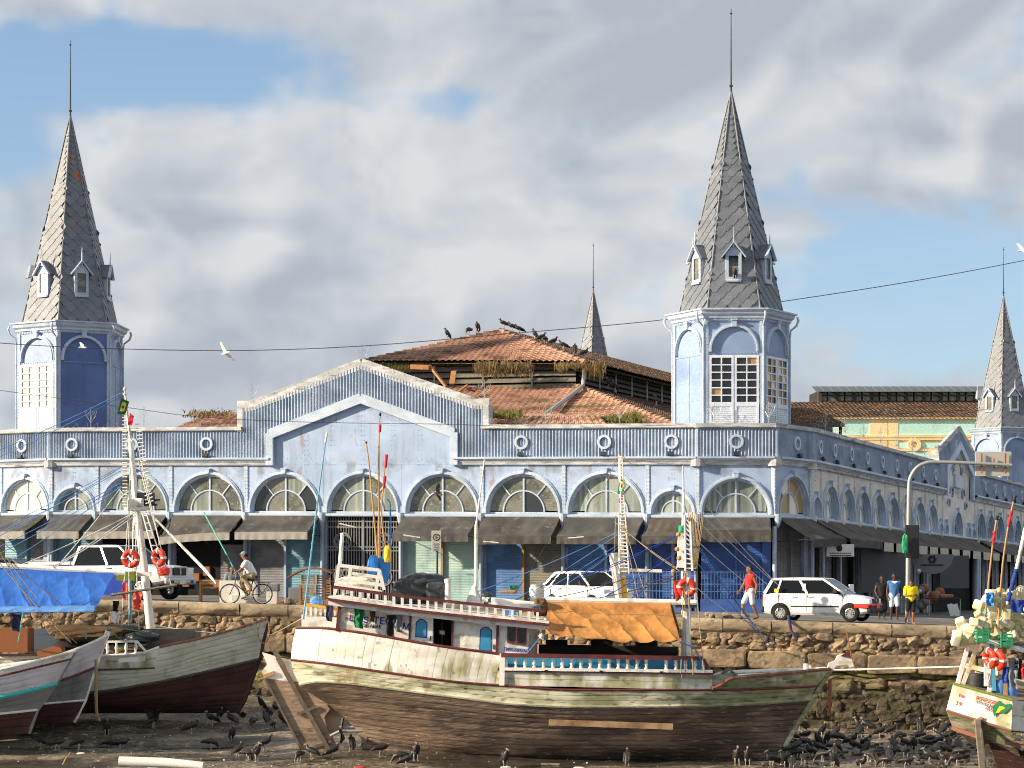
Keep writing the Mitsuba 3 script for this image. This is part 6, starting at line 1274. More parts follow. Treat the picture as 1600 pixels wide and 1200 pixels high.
def rb_text(txt, px, py, h, m):
    t = meshkit.text_mesh(txt, h, .006, True); v = np.asarray(t.vertices); fx_ = (px - 1490) / (1582 - 1490); fy_ = (py - (1068 + 26 * fx_)) / 44; o = tl + (tr - tl) * fx_ + (bl - tl) * fy_ + nn_ * .012
    part(tn, 'lettering', MB().add(o + v[:, :1] * uu_ + v[:, 1:2] * vv_ + v[:, 2:3] * nn_, t.faces), m)
rb_text('ASVEGAS V', 1528, 1093, .095, 'ink_red'); rb_text('URUQUARA', 1529, 1099, .075, 'cloth_grey'); rb_text('ARA', 1545, 1109.5, .11, 'ink_red'); rb_text('Em', 1502, 1089, .08, 'ink_red'); rb_text('19', 1500, 1102, .1, 'ink_red')
o = tl + (tr - tl) * .86 + (bl - tl) * .42 + nn_ * .014
mb = MB(); mb.prism([(-.24, 0), (-.1, .2), (.04, .13), (.2, .2), (.24, .1), (.12, -.08), (-.05, -.1), (-.12, -.24)], o, uu_, vv_, .006); part(tn, 'emblem', mb, 'flag_green')
mb = MB(); mb.prism([(-.1, -.14), (-.06, .06), (.04, .08), (.1, .05), (.02, -.02), (-.02, -.1)], o + nn_ * .008, uu_, vv_, .006); part(tn, 'emblem_bird', mb, 'flag_gold')
mb = MB(); mb.box(tl + (tr - tl) * .62 + (bl - tl) * .93 + nn_ * .01, (.06, .03, .06)); part(tn, 'drain_hole', mb, 'board_brown')
mb = MB(); mb.bar(Q(1527, 1124, -.6), Q(1536, 1215, -.6), .14, .14, (0, 1, 0)); mb.bar(Q(1533, 1140, -.7), Q(1541, 1215, -.6), .05, .05, (0, 1, 0)); mb.bar(Q(1527, 1126, -.5), Q(1541, 1160, .4), .3, .1, (0, 1, 0)); part(RB, 'rudder_post', mb, 'old_wood')
# wooden frame at the stern carrying a platform
for a, b, m_ in (((1513, 1008), (1496, 1070), 'boat_white'), ((1527, 1009), (1504, 1070), 'foam'), ((1541, 1000), (1541, 1072), 'boat_white'), ((1550, 1002), (1553, 1080), 'pole_cyan'), ((1551, 1050), (1545, 1082), 'boat_white'), ((1569, 1008), (1571, 1090), 'bamboo')):
    mb = MB(); mb.bar(Q(*a, .3), Q(*b, .1), .1, .1, (0, 1, 0)); part(RB, 'stern_post', mb, m_)
mb = MB(); mb.bar(Q(1528, 997, .3), Q(1640, 1027, -.1), .12, .12, (0, 1, 0)); mb.bar(Q(1528, 997, 1.9), Q(1640, 1020, 1.5), .12, .12, (0, 1, 0)); split_part(RB, 'platform_beam', mb, 'boat_white')
mb = MB(); mb.grid(patch(Q(1520, 992, 2.2), Q(1660, 1010, 2.0), Q(1650, 1026, 0), Q(1522, 996, .3)), (0, 0, -.05)); part(RB, 'platform', mb, 'old_wood')
mb = MB(); mb.bar(Q(1525, 1046, 1.4), Q(1600, 1068, 1.4), .1, .16); mb.bar(Q(1510, 1040, 1.4), Q(1560, 1052, 1.0), .1, .12); split_part(RB, 'stern_rail', mb, 'foam')
# ------------------------------------------------------------------ cars
def car(label, cat, pos, yaw, body, gh, wheels, paint, roof_over=.04, wr=.28, ww=.17, half=.76, glass='car_glass', group=None, name='parked_car'):
    t = thing(name, label, cat, group); a = math.radians(yaw); f = np.array([math.cos(a), -math.sin(a), 0]); l = np.array([math.sin(a), math.cos(a), 0]); O = np.array([pos[0], pos[1], zs(pos[0])])
    Wd = lambda v: O + np.asarray(v, float)[..., :1] * f + np.asarray(v, float)[..., 1:2] * l + np.asarray(v, float)[..., 2:3] * np.array([0, 0, 1])
    rings = []
    for (x, zb, zt, w) in body:
        h = zt - zb; q = [(w * .9, zb), (w * .985, zb + .12 * h), (w, zb + .45 * h), (w * .985, zb + .72 * h), (w * .94, zt - .05), (w * .86, zt - .005), (w * .4, zt + .012)]
        rings.append([(x, y, z) for y, z in q] + [(x, -y, z) for y, z in q[::-1]])
    P = np.array(rings); n = P.shape[1]; mb = MB(); m_ = P.shape[0]
    i, j = np.meshgrid(np.arange(m_ - 1), np.arange(n), indexing='ij')
    v = P.reshape(-1, 3); q = np.stack([i * n + j, i * n + (j + 1) % n, (i + 1) * n + (j + 1) % n, (i + 1) * n + j], -1).reshape(-1, 4)
    F_ = np.vstack([q[:, [0, 1, 2]], q[:, [0, 2, 3]]]); capA = [[0, k + 1, k] for k in range(1, n - 1)]; capB = [[(m_ - 1) * n, (m_ - 1) * n + k, (m_ - 1) * n + k + 1] for k in range(1, n - 1)]
    tm = trimesh.Trimesh(v, np.vstack([F_, capA, capB]), process=True); tm.fix_normals()
    man = m3.Manifold(m3.Mesh(np.asarray(tm.vertices, np.float32), np.asarray(tm.faces, np.uint32)))
    for wx in wheels:
        for s in (-1, 1):
            man = man - m3.Manifold.cylinder(.34, wr * 1.22, wr * 1.22, 28, True).rotate([90, 0, 0]).translate([wx, s * (half - .12), wr * 1.02])
    tb = to_tm(man); tb.vertices = Wd(tb.vertices); part(t, 'body', tb, paint, 30)
    (b0, b1, zb_), (r0, r1, zr), wt = gh
    g = trimesh.convex.convex_hull(np.array([(b0, s * (half - .07), zb_ - .03) for s in (-1, 1)] + [(b1, s * (half - .09), zb_ - .03) for s in (-1, 1)] + [(r0, s * wt, zr - .03) for s in (-1, 1)] + [(r1, s * wt, zr - .03) for s in (-1, 1)])); g.vertices = Wd(g.vertices); part(t, 'window_glass', g, glass)
    rf = to_tm(hull(*[ball((x, y, zr - .05), .05, 10) for x in (r0 + .02, r1 - .04) for y in (-wt + .03, wt - .03)] + [ball(((r0 + r1) / 2, y, zr - .025), .05, 10) for y in (-wt * .6, wt * .6)])); rf.vertices = Wd(rf.vertices); part(t, 'roof', rf, paint, 50)
    for s in (-1, 1):
        yb, yt = s * (half - .06), s * (wt + .005)
        for xb0, xr0, w in ((b1, r1, .06), (b0, r0, .1), ((b0 + b1) / 2 + .12, (r0 + r1) / 2 + .05, .075)) + (((b0 + .42, r0 + .3, .06),) if cat == 'car' else ()):
            mb = MB(); mb.bar((xb0, yb, zb_ - .02), (xr0, yt, zr - .04), w, .05, (0, 1, 0)); part(t, 'pillar', MB().add(Wd(np.vstack(mb.v)), mb.f[0]), paint)
        mb = MB()
        for xd in ((b0 + b1) / 2 + .12, b1 - .02, b0 + .5): mb.box((xd, s * (half + .0), (zb_ + .3) / 2), (.018, .014, zb_ - .36))
        part(t, 'door_gap', MB().add(Wd(np.vstack(mb.v)), np.vstack(mb.f)), 'black_plastic')
        for xd in ((b0 + b1) / 2 + .25, (b0 + b1) / 2 - .3): mb = MB(); mb.box((xd, s * (half + .01), zb_ - .13), (.15, .03, .035)); part(t, 'door_handle', MB().add(Wd(np.vstack(mb.v)), mb.f[0]), 'black_plastic' if paint == 'car_silver' else 'alloy')
        mb = MB(); mb.box(((wheels[0] + wheels[1]) / 2, s * (half + .004), .5), (wheels[1] - wheels[0] - wr * 2.6, .02, .05)); part(t, 'side_moulding', MB().add(Wd(np.vstack(mb.v)), mb.f[0]), 'black_plastic' if paint != 'car_silver' else 'alloy')
        mb = MB(); mb.box((b1 - .25, s * (half + .1), zb_ + .06), (.1, .18, .12)); part(t, 'mirror', MB().add(Wd(np.vstack(mb.v)), mb.f[0]), 'black_plastic' if paint != 'car_silver' else 'alloy')
        for wx in wheels:
            c = Wd(np.array([wx, s * (half - .1), wr])); mb = MB(); mb.lathe([(wr * .62, -ww / 2), (wr * .92, -ww / 2), (wr, -ww * .3), (wr, ww * .3), (wr * .92, ww / 2), (wr * .62, ww / 2), (wr * .62, -ww / 2)], c, 24, l); wk = part(t, 'wheel', mb, 'tyre', 40)
            mb = MB(); o = c + l * s * ww * .38; mb.lathe([(wr * .64, -.03), (wr * .64, .01), (wr * .55, .02)], o, 24, l * s); mb.lathe([(0, .03), (wr * .2, .03), (wr * .22, 0)], o, 12, l * s)
            for k in range(10):
                d = k * pi / 5; dd = f * math.cos(d) + np.array([0, 0, 1]) * math.sin(d); mb.bar(o + dd * wr * .15, o + dd * wr * .6, wr * .13, .02, l)
            part(wk, 'rim', mb, 'alloy')
    return t, Wd
def cbox(t, Wd, name, c, d, m, r=.02):
    g = rbox(d, min(r, min(d) * .45)); g.vertices = Wd(g.vertices + np.asarray(c, float)); part(t, name, g, m, 50)
c0 = W(1284, 960, 77.3)
t, Wd = car('white estate car with red and black front bumper parked on the quay', 'car', c0[:2], 24, [(-1.84, .42, .78, .66), (-1.8, .28, .92, .73), (-1.5, .24, .96, .765), (-.5, .22, .94, .77), (.55, .22, .93, .77), (1.2, .24, .87, .765), (1.6, .26, .80, .74), (1.82, .34, .68, .66)], ((-1.76, .95, .94), (-1.5, .22, 1.44), .58), (-1.2, 1.17), 'car_white')
for s in (-1, 1):
    cbox(t, Wd, 'headlamp', (1.74, s * .56, .68), (.16, .28, .16), 'headlamp'); cbox(t, Wd, 'tail_lamp', (-1.82, s * .62, .74), (.08, .16, .2), 'lamp_red')
    cbox(t, Wd, 'bumper_corner', (1.56, s * .73, .52), (.5, .09, .15), 'bumper_red', .03)
cbox(t, Wd, 'bumper', (1.8, 0, .4), (.16, 1.44, .2), 'black_plastic', .05); cbox(t, Wd, 'bumper_strip', (1.83, 0, .55), (.1, 1.36, .1), 'bumper_red', .03); cbox(t, Wd, 'grille', (1.80, 0, .68), (.08, .76, .17), 'black_plastic'); cbox(t, Wd, 'number_plate', (1.9, .05, .5), (.02, .4, .13), 'bumper_red', .005); cbox(t, Wd, 'emblem', (1.85, 0, .7), (.02, .09, .08), 'alloy', .008); cbox(t, Wd, 'rear_bumper', (-1.82, 0, .42), (.14, 1.5, .22), 'black_plastic', .05); cbox(t, Wd, 'open_door', (.72, 1.02, .78), (.05, .5, .9), 'car_white', .02)
cbox(t, Wd, 'window_sticker', (-1.35, -.70, 1.02), (.16, .01, .12), 'plastic_yellow', .004); cbox(t, Wd, 'window_sticker', (-.4, -.665, 1.14), (.12, .01, .22), 'box_white', .004)
c0 = W(920, 955, 86)
t, Wd = car('small white hatchback with dark windscreen parked behind the orange tarp', 'car', c0[:2], 55, [(-1.85, .42, .8, .66), (-1.8, .3, .95, .74), (-1.4, .26, 1.0, .8), (-.4, .24, .97, .815), (.6, .24, .95, .815), (1.2, .26, .9, .8), (1.65, .28, .82, .74), (1.9, .36, .68, .6)], ((-1.8, 1.0, .97), (-1.25, .22, 1.46), .58), (-1.2, 1.22), 'car_white', half=.81)
for s in (-1, 1): cbox(t, Wd, 'headlamp', (1.74, s * .54, .72), (.2, .3, .16), 'headlamp')
cbox(t, Wd, 'grille', (1.86, 0, .68), (.08, .7, .12), 'black_plastic'); cbox(t, Wd, 'bumper', (1.86, 0, .46), (.16, 1.4, .24), 'car_white', .06)
c0 = W(176, 935, 80)
t, Wd = car('silver crew cab pickup truck with chrome grille behind the white mast', 'pickup truck', c0[:2], 24, [(-2.85, .62, 1.18, .92), (-2.8, .5, 1.2, .97), (-.9, .5, 1.2, .98), (1.1, .48, 1.2, .98), (1.6, .5, 1.2, .97), (2.3, .52, 1.16, .95), (2.66, .6, 1.08, .9)], ((-1.0, 1.55, 1.2), (-.82, .75, 1.86), .74), (-1.85, 1.75), 'car_silver', wr=.39, ww=.26, half=.97)
for s in (-1, 1):
    cbox(t, Wd, 'headlamp', (2.56, s * .76, .98), (.22, .34, .22), 'headlamp'); cbox(t, Wd, 'turn_lamp', (2.5, s * .93, .98), (.2, .06, .18), 'lamp_amber'); cbox(t, Wd, 'fog_lamp', (2.78, s * .62, .62), (.05, .2, .1), 'black_plastic')
    cbox(t, Wd, 'bed_side', (-1.95, s * .93, 1.24), (1.75, .08, .12), 'car_silver')
cbox(t, Wd, 'grille', (2.66, 0, .98), (.1, .8, .3), 'black_plastic'); cbox(t, Wd, 'grille_surround', (2.7, 0, 1.1), (.06, .86, .06), 'alloy'); cbox(t, Wd, 'grille_bar', (2.72, 0, .98), (.04, .06, .28), 'alloy', .01); cbox(t, Wd, 'bumper', (2.72, 0, .64), (.16, 1.86, .26), 'alloy', .07); cbox(t, Wd, 'number_plate', (2.82, 0, .6), (.02, .4, .13), 'box_white', .005); cbox(t, Wd, 'bed_floor', (-1.95, 0, 1.205), (1.7, 1.75, .02), 'black_plastic', .005); cbox(t, Wd, 'tailgate', (-2.82, 0, 1.22), (.08, 1.8, .2), 'car_silver')
c0 = W(18, 935, 81.5)
t, Wd = car('dark sedan with black windows at the left edge behind the blue tarp', 'car', c0[:2], 12, [(-2.0, .4, .85, .7), (-1.9, .28, .95, .8), (-.8, .25, .95, .84), (.6, .25, .93, .84), (1.5, .27, .88, .8), (2.0, .36, .72, .66)], ((-1.4, 1.0, .95), (-.8, .3, 1.42), .6), (-1.25, 1.25), 'tarp_black', half=.83)

# ------------------------------------------------------------------ street things
def onstreet(px, D): p = W(px, 905, D); p[2] = zs(p[0]); return p
s_ = thing('parking_sign', 'grey parking sign with a ringed letter E on a slim post', 'sign'); p = onstreet(683, 83); top = W(683, 829, 83)[2]
mb = MB(); mb.tube([p, [p[0], p[1], top]], .035, 8); part(s_, 'post', mb, 'dark_wood'); mb = MB(); c = W(682, 845, 82.95); mb.tm(rbox((.34, .025, .72), .01).apply_translation(c)); part(s_, 'plate', mb, 'sign_grey')
mb = MB(); o = W(682, 839.5, 82.93); mb.lathe([(.1, 0), (.13, 0), (.13, .006), (.1, .006), (.1, 0)], o, 24, (0, -1, 0)); part(s_, 'circle', mb, 'ink_black'); t_ = meshkit.text_mesh('E', .13, .006, True); v = t_.vertices; part(s_, 'letter', MB().add(o + np.stack([v[:, 0] - .045, -v[:, 2], v[:, 1] - .065], -1), t_.faces), 'ink_black')
for k in range(4): mb = MB(); mb.box(W(682, 850 + 3 * k, 82.93), (.22 - .04 * (k % 2), .006, .03)); part(s_, 'text_line', mb, 'wire_dark')
lp = thing('lamp_post', 'tall galvanised post with a long curved arm holding a road sign seen from behind', 'post'); p = onstreet(1418, 81.5); A = [p] + [W(x, y, 81.5) for x, y in ((1420, 800), (1421, 755), (1427, 738), (1440, 726), (1458, 722), (1500, 723), (1581, 727))]
sp_ = PchipInterpolator(np.linspace(0, 1, len(A)), np.array(A))(np.linspace(0, 1, 40)); mb = MB(); mb.tube(sp_, np.linspace(.085, .06, 40), 10); part(lp, 'pole', mb, 'galvanised', True)
mb = MB(); mb.tm(rbox((1.28, .03, .86), .01).apply_translation(W(1552, 725, 81.66))); part(lp, 'sign_back', mb, 'sign_grey')
for x, h in ((1534, .7), (1553, .34), (1571, .7)): mb = MB(); mb.box(W(x, 724, 81.56), (.05, .05, h)); part(lp, 'bracket', mb, 'board_brown')
mb = MB(); mb.tm(rbox((.5, .06, 1.15), .03).apply_translation(W(1425, 846, 81.3))); hs = part(lp, 'board', mb, 'iron_black')
lump('bundle of green netting hung on the lamp post', 'netting', 'net_bundle', W(1414, 850, 81.1), (.2, .2, .7), 'plastic_green', 41, .5)
# hanging signs and side cloths on the shaded wing
sg_ = thing('shop_sign', 'white hanging shop sign with a black disc and two lines of print', 'sign'); o = W(1313, 860, 97.5); mb = MB(); mb.tm(rbox((1.15, .04, .52), .01).apply_translation(o)); part(sg_, 'board', mb, 'sign_white'); mb = MB(); mb.lathe([(0, 0), (.13, 0), (.13, .01), (0, .01)], o + [-.05, -.03, .08], 16, (0, -1, 0)); part(sg_, 'disc', mb, 'ink_black')
for k in range(2): mb = MB(); mb.box(o + [0, -.028, -.12 - .09 * k], (.9, .01, .04)); part(sg_, 'print_line', mb, 'wire_dark')
ds = thing('shop_sign', 'grey half-round shop sign with a dark emblem hanging under the wing awning', 'sign'); o = W(1456, 866, 112); pts = [(1.0 * math.cos(a) * 1.05, .95 * math.sin(a)) for a in np.linspace(pi, 2 * pi, 24)]; mb = MB(); mb.prism(pts, o, EX, EZ, .05); part(ds, 'board', mb, 'cloth_grey'); mb = MB()
for q in range(6): a = q * pi / 3; mb.box(o + [.14 * math.cos(a), -.07, -.25 + .14 * math.sin(a)], (.13, .02, .13), rot((0, 1, 0), q * 60))
part(ds, 'emblem', mb, 'ink_black'); mb = MB(); mb.box(o + [0, -.07, -.52], (1.1, .02, .06)); part(ds, 'print_line', mb, 'ink_black')
for (a, b, y0, y1, D, l) in ((1346, 1420, 850, 926, 104, 'dark grey cloth wall hanging behind the people on the shaded wing'), (1469, 1514, 868, 919, 113, 'dark grey cloth wall hanging right of the half-round sign')):
    mb = MB(); mb.grid(cloth(patch(W(a, y0, D), W(b, y0, D + (b - a) * .06), W(b, y1, D + (b - a) * .06), W(a, y1, D)), .03, 2, 3), (0, .02, 0)); solo('hanging_screen', l, 'screen', mb, 'screen_dark', 50)
for i in range(16):
    pr_ = (1435 + (i * 37 % 34), 893 + (i * 53 % 55)); r = .13 + .06 * (i % 3); m = trimesh.creation.icosphere(subdivisions=2, radius=r); m.apply_translation(W(pr_[0], pr_[1], 108.5 + .1 * (i % 4))); solo('hanging_pot', 'round metal pot in the hanging cluster under the half-round sign', 'pot', m, ('alloy', 'cloth_grey', 'board_brown')[i % 3], True, group='pots hanging in a cluster at the wing shop')
sl = thing('stall_table', 'low stall table with an orange cloth at the wing shop', 'table'); o = onstreet(1474, 106)
mb = MB(); mb.box(o + [0, 0, .8], (1.5, .8, .05)); part(sl, 'top', mb, 'iron_black'); mb = MB(); mb.tm(rbox((.6, .5, .16), .05).apply_translation(o + [.1, -.1, .92])); part(sl, 'bundle', mb, 'wood_plain')
for x in (-.7, .7): mb = MB(); mb.tube([o + [x, -.35, 0], o + [x, -.35, .8]], .025, 6); part(sl, 'leg', mb, 'galvanised')
for k, (x, l) in enumerate(((1489, 'white board leaning at the foot of the wing shop, left one'), (1497, 'white board leaning at the foot of the wing shop, right one'))): o = onstreet(x, 108); mb = MB(); mb.bar(o, o + [-.12, .2, .55], .25, .04, (0, 1, 0)); solo('leaning_board', l, 'board', mb, 'sign_white')
# table, boxes, crates
tb = thing('wooden_table', 'plain wooden table on the quay left of the cyclist', 'table'); o = onstreet(329, 79); 
mb = MB(); mb.box(o + [0, 0, .74], (.78, .55, .05)); part(tb, 'top', mb, 'wood_plain'); mb = MB(); mb.box(o + [0, -.22, .66], (.7, .03, .1)); mb.box(o + [0, -.22, .5], (.5, .03, .05)); part(tb, 'apron', mb, 'wood_plain')
for x in (-.34, .34):
    for y in (-.22, .22): mb = MB(); mb.bar(o + [x, y, 0], o + [x * .95, y, .72], .06, .06); part(tb, 'leg', mb, 'wood_plain')
for px, d, l in ((359, (.62, .5, .76), 'tall white foam box right behind the front bicycle wheel'), (385, (.72, .5, .74), 'white foam box behind the bicycle frame'), (374, (.5, .3, .3), 'small white foam box lying below the bicycle frame')):
    o = onstreet(px, 78.6 if d[2] > .5 else 78.2); m = rbox(d, .02); m.apply_translation(o + [0, 0, d[2] / 2]); solo('foam_box', l, 'box', m, 'box_white', 30)
gb = thing('bin_box', 'white box with a grey woven cover right of the bicycle', 'box'); o = onstreet(426, 78.4); mb = MB(); mb.tm(rbox((.36, .45, .45), .02).apply_translation(o + [0, 0, .23])); part(gb, 'box', mb, 'box_white'); mb = MB(); mb.tm(rbox((.46, .5, .26), .04).apply_translation(o + [0, 0, .57])); part(gb, 'cover', mb, 'cloth_grey', 40)
m = rbox((.5, .3, .1), .02); m.apply_translation(onstreet(444, 78) + [0, 0, .05]); solo('brown_board', 'flat brown board on the quay beside the grey covered box', 'board', m, 'board_brown', 30)
def crate(label, o, w, h, d, m='wood_plain'):
    t = thing('wooden_crate', label, 'crate', None)
    for k in range(4):
        z = h * (k + .5) / 4
        mb = MB(); mb.box(o + [0, -d / 2, z], (w, .025, h / 4 * .5)); part(t, 'slat', mb, m)
        mb = MB(); mb.box(o + [-w / 2, 0, z], (.025, d, h / 4 * .5)); part(t, 'slat', mb, m)
    for x in (-1, 0, 1): mb = MB(); mb.box(o + [x * (w / 2 - .03), -d / 2 - .022, h / 2], (.05, .02, h)); part(t, 'batten', mb, m)
    mb = MB(); mb.box(o + [0, 0, .03], (w * .96, d * .9, .03)); part(t, 'bottom', mb, m)
oc = onstreet(485, 77.0)
for i, (x, z, w, h, l) in enumerate(((-.1, 0, .5, .35, 'bottom left wooden crate in the stack behind the stern'), (.45, 0, .5, .35, 'bottom right wooden crate in the stack behind the stern'), (-.1, .37, .5, .34, 'middle left wooden crate in the stack behind the stern'), (.45, .37, .5, .34, 'middle right wooden crate in the stack behind the stern'), (-.05, .73, .45, .3, 'upper left wooden crate in the stack behind the stern'), (.45, .73, .45, .3, 'top right wooden crate in the stack behind the stern'))): crate(l, oc + [x, .1 * (i % 2), z], w, h, .4)
u = np.linspace(0, 1, 14); P = np.array([[oc + [-.75 + 1.45 * a, b, .85 + .38 * math.sin(pi * min(1, a * .75 + .05)) - .0] for a in u] for b in (-.35, .45)]); mb = MB(); mb.grid(P, (0, 0, .05)); solo('curved_cover', 'bowed brown sheet covering the wooden crate stack', 'cover', mb, 'board_brown', 50)
m = rbox((.45, .5, .6), .03); m.apply_translation(onstreet(474, 78) + [-.3, .5, .3]); solo('grey_box', 'grey box standing behind the left side of the crate stack', 'box', m, 'cloth_grey', 30)

# ------------------------------------------------------------------ load of the boat at the right edge
r2 = np.random.default_rng(21)
fl = [(1496, 994), (1506, 982), (1494, 1000), (1505, 1003), (1530, 946), (1531, 962), (1541, 939), (1553, 953), (1545, 975), (1556, 940), (1560, 965), (1537, 981), (1566, 972), (1580, 950), (1590, 962), (1575, 975), (1590, 970), (1585, 985), (1600, 935), (1594, 944), (1605, 955), (1562, 928), (1572, 934), (1554, 986), (1520, 990), (1523, 1003), (1565, 949), (1541, 996), (1603, 975), (1573, 960), (1549, 964), (1586, 938), (1535, 970), (1611, 965), (1570, 985), (1522, 972), (1515, 985), (1548, 930), (1580, 928), (1612, 945), (1600, 990), (1616, 985), (1560, 995), (1582, 995), (1528, 983), (1596, 925), (1548, 985), (1610, 930), (1502, 974), (1512, 1000)]
for i, (x, y) in enumerate(fl):
    d = r2.uniform(.21, .3, 3); m = rbox(d, .04); m.vertices += .02 * (meshkit.fbm(m.vertices * 9 + i, 2, i)[:, None] - .5); R = rot(r2.normal(0, 1, 3), r2.uniform(0, 60)); m.vertices = m.vertices @ R.T + W(x, y, DR + .3 + r2.uniform(-.25, .5)); solo('foam_float', 'worn cream foam block in the float heap on the right boat', 'float', m, 'foam', 40, group='foam floats heaped on the right boat')
lump('dark tangle of fishing net under the foam float heap', 'net', 'fishing_net', W(1568, 972, DR + 1.2), (1.5, 1.0, .85), 'rope_teal', 51, .45)
for x, y, l in ((1534, 993, 'left green plastic crate on the platform of the right boat'), (1571, 1000, 'right green plastic crate on the platform of the right boat')):
    t = thing('plastic_crate', l, 'crate'); o = W(x, y, DR); 
    for k in range(5): mb = MB(); mb.box(o + [0, -.16, -.14 + k * .07], (.3, .02, .045)); part(t, 'slat', mb, 'plastic_green'); mb = MB(); mb.box(o + [-.15, 0, -.14 + k * .07], (.02, .3, .045)); part(t, 'slat', mb, 'plastic_green')
    mb = MB(); mb.box(o + [0, 0, -.16], (.3, .3, .02)); part(t, 'bottom', mb, 'plastic_green')
    for q in (-.14, 0, .14): mb = MB(); mb.box(o + [q, -.17, 0], (.025, .02, .34)); part(t, 'stile', mb, 'plastic_green')
hanging('bright sky blue plastic bag tied on the flag pole of the right boat', W(1546, 926, DR - .1), .22, .36, 'plastic_blue', 'bag', 'blue_bag', 4, .06)
hanging('dark blue cloth draped over the float heap at the right edge', W(1590, 937, DR - .1), .4, .35, 'flag_blue', 'cloth', 'blue_cloth', 6, .06)
lifering('left of two red life rings hung edge-on below the platform', W(1547, 1028, DR - .2), (.9, .4, .2), .19, .085); lifering('right of two red life rings hung edge-on below the platform', W(1559, 1031, DR - .3), (.85, .5, .15), .2, .085)
mb = MB(); mb.lathe([(0, 0), (.27, 0), (.3, .04), (.31, .2), (.31, .24), (.3, .28), (.3, .44), (.28, .5), (0, .5)], W(1528, 1082, DR + .9), 20); solo('plastic_drum', 'black plastic drum on the stern deck of the right boat', 'drum', mb, 'black_plastic', 40)
for x, y, l in ((1561, 1090, 'left blue plastic barrel at the stern of the right boat'), (1577, 1096, 'larger blue plastic barrel near the right edge')): mb = MB(); mb.lathe([(0, 0), (.18, 0), (.21, .1), (.21, .35), (.16, .46), (0, .48)], W(x, y, DR + .3), 16); solo('plastic_barrel', l, 'barrel', mb, 'rope_blue', 40)
for x, y, w, h, m_, l in ((1572, 1042, .22, .45, 'flag_blue', 'blue jacket hung at the stern of the right boat'), (1583, 1028, .26, .8, 'cloth_grey', 'grey and black overalls hung at the stern of the right boat'), (1591, 1032, .2, .5, 'dress_black', 'black shirt hung under the platform of the right boat'), (1600, 1036, .2, .4, 'shirt_red', 'red shirt hung at the right edge under the platform')): hanging(l, W(x, y, DR - .4), w, h, m_, seed=int(x))
for pts, l, m_, wraps in ((((1559, 806), (1554, 831), (1548, 880), (1540, 960)), 'left bamboo flag pole of the right boat, black tip and red wrap', 'bamboo', (('ink_black', 0, .13), ('flag_red', .33, .5))), (((1587, 774), (1578, 810), (1566, 890), (1560, 980)), 'tall pale pole of the right boat with long orange red wrap', 'bamboo', (('cloth_navy', 0, .15), ('flag_red', .26, .42))), (((1602, 825), (1588, 890), (1573, 945)), 'thick white pole with blue sleeve at the right edge', 'boat_white', (('flag_blue', .5, .95),))):
    t = thing('pole', l, 'pole'); Q_ = PchipInterpolator(np.linspace(0, 1, len(pts)), np.array([W(x, y, DR) for x, y in pts]))(np.linspace(0, 1, 60)); mb = MB(); mb.tube(Q_, .025 if m_ == 'bamboo' else .05, 6); part(t, 'shaft', mb, m_, True)
    for mm, a, b in wraps: i0, i1 = int(a * 59), int(b * 59) + 1; mb = MB(); mb.tube(Q_[i0:i1] + [0, -.01, 0], .04 + .012 * np.sin(np.arange(i1 - i0) * 1.3) + (.02 if m_ != 'bamboo' else 0), 6); part(t, 'wrap', mb, mm, True)

# ------------------------------------------------------------------ rigging and wires
def ropes(group, label, lines, r, m):
    od = ['first', 'second', 'third', 'fourth', 'fifth', 'sixth', 'seventh', 'eighth', 'ninth', 'tenth', 'eleventh', 'twelfth', 'thirteenth']
    for k, (a, b, *D) in enumerate(sorted(lines, key=lambda q: q[0][0] + q[1][0])):
        Da, Db = D if D else (66, 66)
        rope(f'{label}, {od[k]} from the left', [W(*a, Da), W(*b, Db)], r, m, .0 if abs(Da - Db) < .01 else .06, group)
ropes('pale blue stays of the left mast', 'pale blue rope slanting down from the left mast', [((188, 729), (-30, 838), 69.5, 67), ((188, 731), (-30, 852), 69.5, 67), ((189, 754), (-30, 868), 69.5, 67), ((190, 757), (-30, 880), 69.5, 67), ((190, 735), (-30, 845), 69.5, 67.5), ((189, 760), (-30, 905), 69.5, 67), ((194, 612), (-30, 715), 69.8, 68), ((194, 617), (-30, 726), 69.8, 68)], .010, 'rope_blue')
ropes('white topping lifts of the left boom', 'white rope from the left mast to the tarp boom', [((211, 800), (82, 886), 69.5, 67.3), ((214, 803), (84, 887), 69.5, 67.3), ((212, 800), (20, 888), 69.5, 67.3), ((190, 760), (90, 884), 69.5, 67.3)], .016, 'rope_white')
ropes('ropes slanting across the blue tarp', 'thin tan rope slanting down across the blue tarp', [((-10, 845), (78, 990), 65.4, 66), ((20, 880), (150, 985), 65.4, 66.5), ((0, 880), (110, 1002), 65.4, 66), ((60, 955), (112, 1005), 65.5, 66.5), ((75, 955), (120, 1005), 65.5, 66.5), ((10, 870), (60, 935), 65.4, 65.7)], .013, 'rope_tan')
ropes('shrouds of the left mast', 'white shroud rope running down beside the left mast', [((203, 700), (200, 1010), 69.5, 69), ((206, 700), (188, 1012), 69.5, 69), ((214, 690), (262, 900), 69.6, 69), ((216, 720), (268, 915), 69.6, 69), ((211, 810), (218, 1010), 69.5, 68.9)], .014, 'rope_white')
ropes('teal lashings of the left boats', 'teal rope lashing under the blue tarp', [((147, 956), (190, 1000), 65.8, 68), ((36, 956), (28, 1004), 65.7, 66.5), ((135, 983), (134, 998), 66.5, 66.5), ((178, 978), (236, 985), 68, 69.5)], .016, 'rope_teal')
ropes('mooring lines of the left boat', 'pale mooring rope on the bow deck of the left boat', [((243, 978), (404, 992), 69.6, 69.8), ((245, 985), (318, 1000), 69.6, 69.5)], .02, 'rope_white')
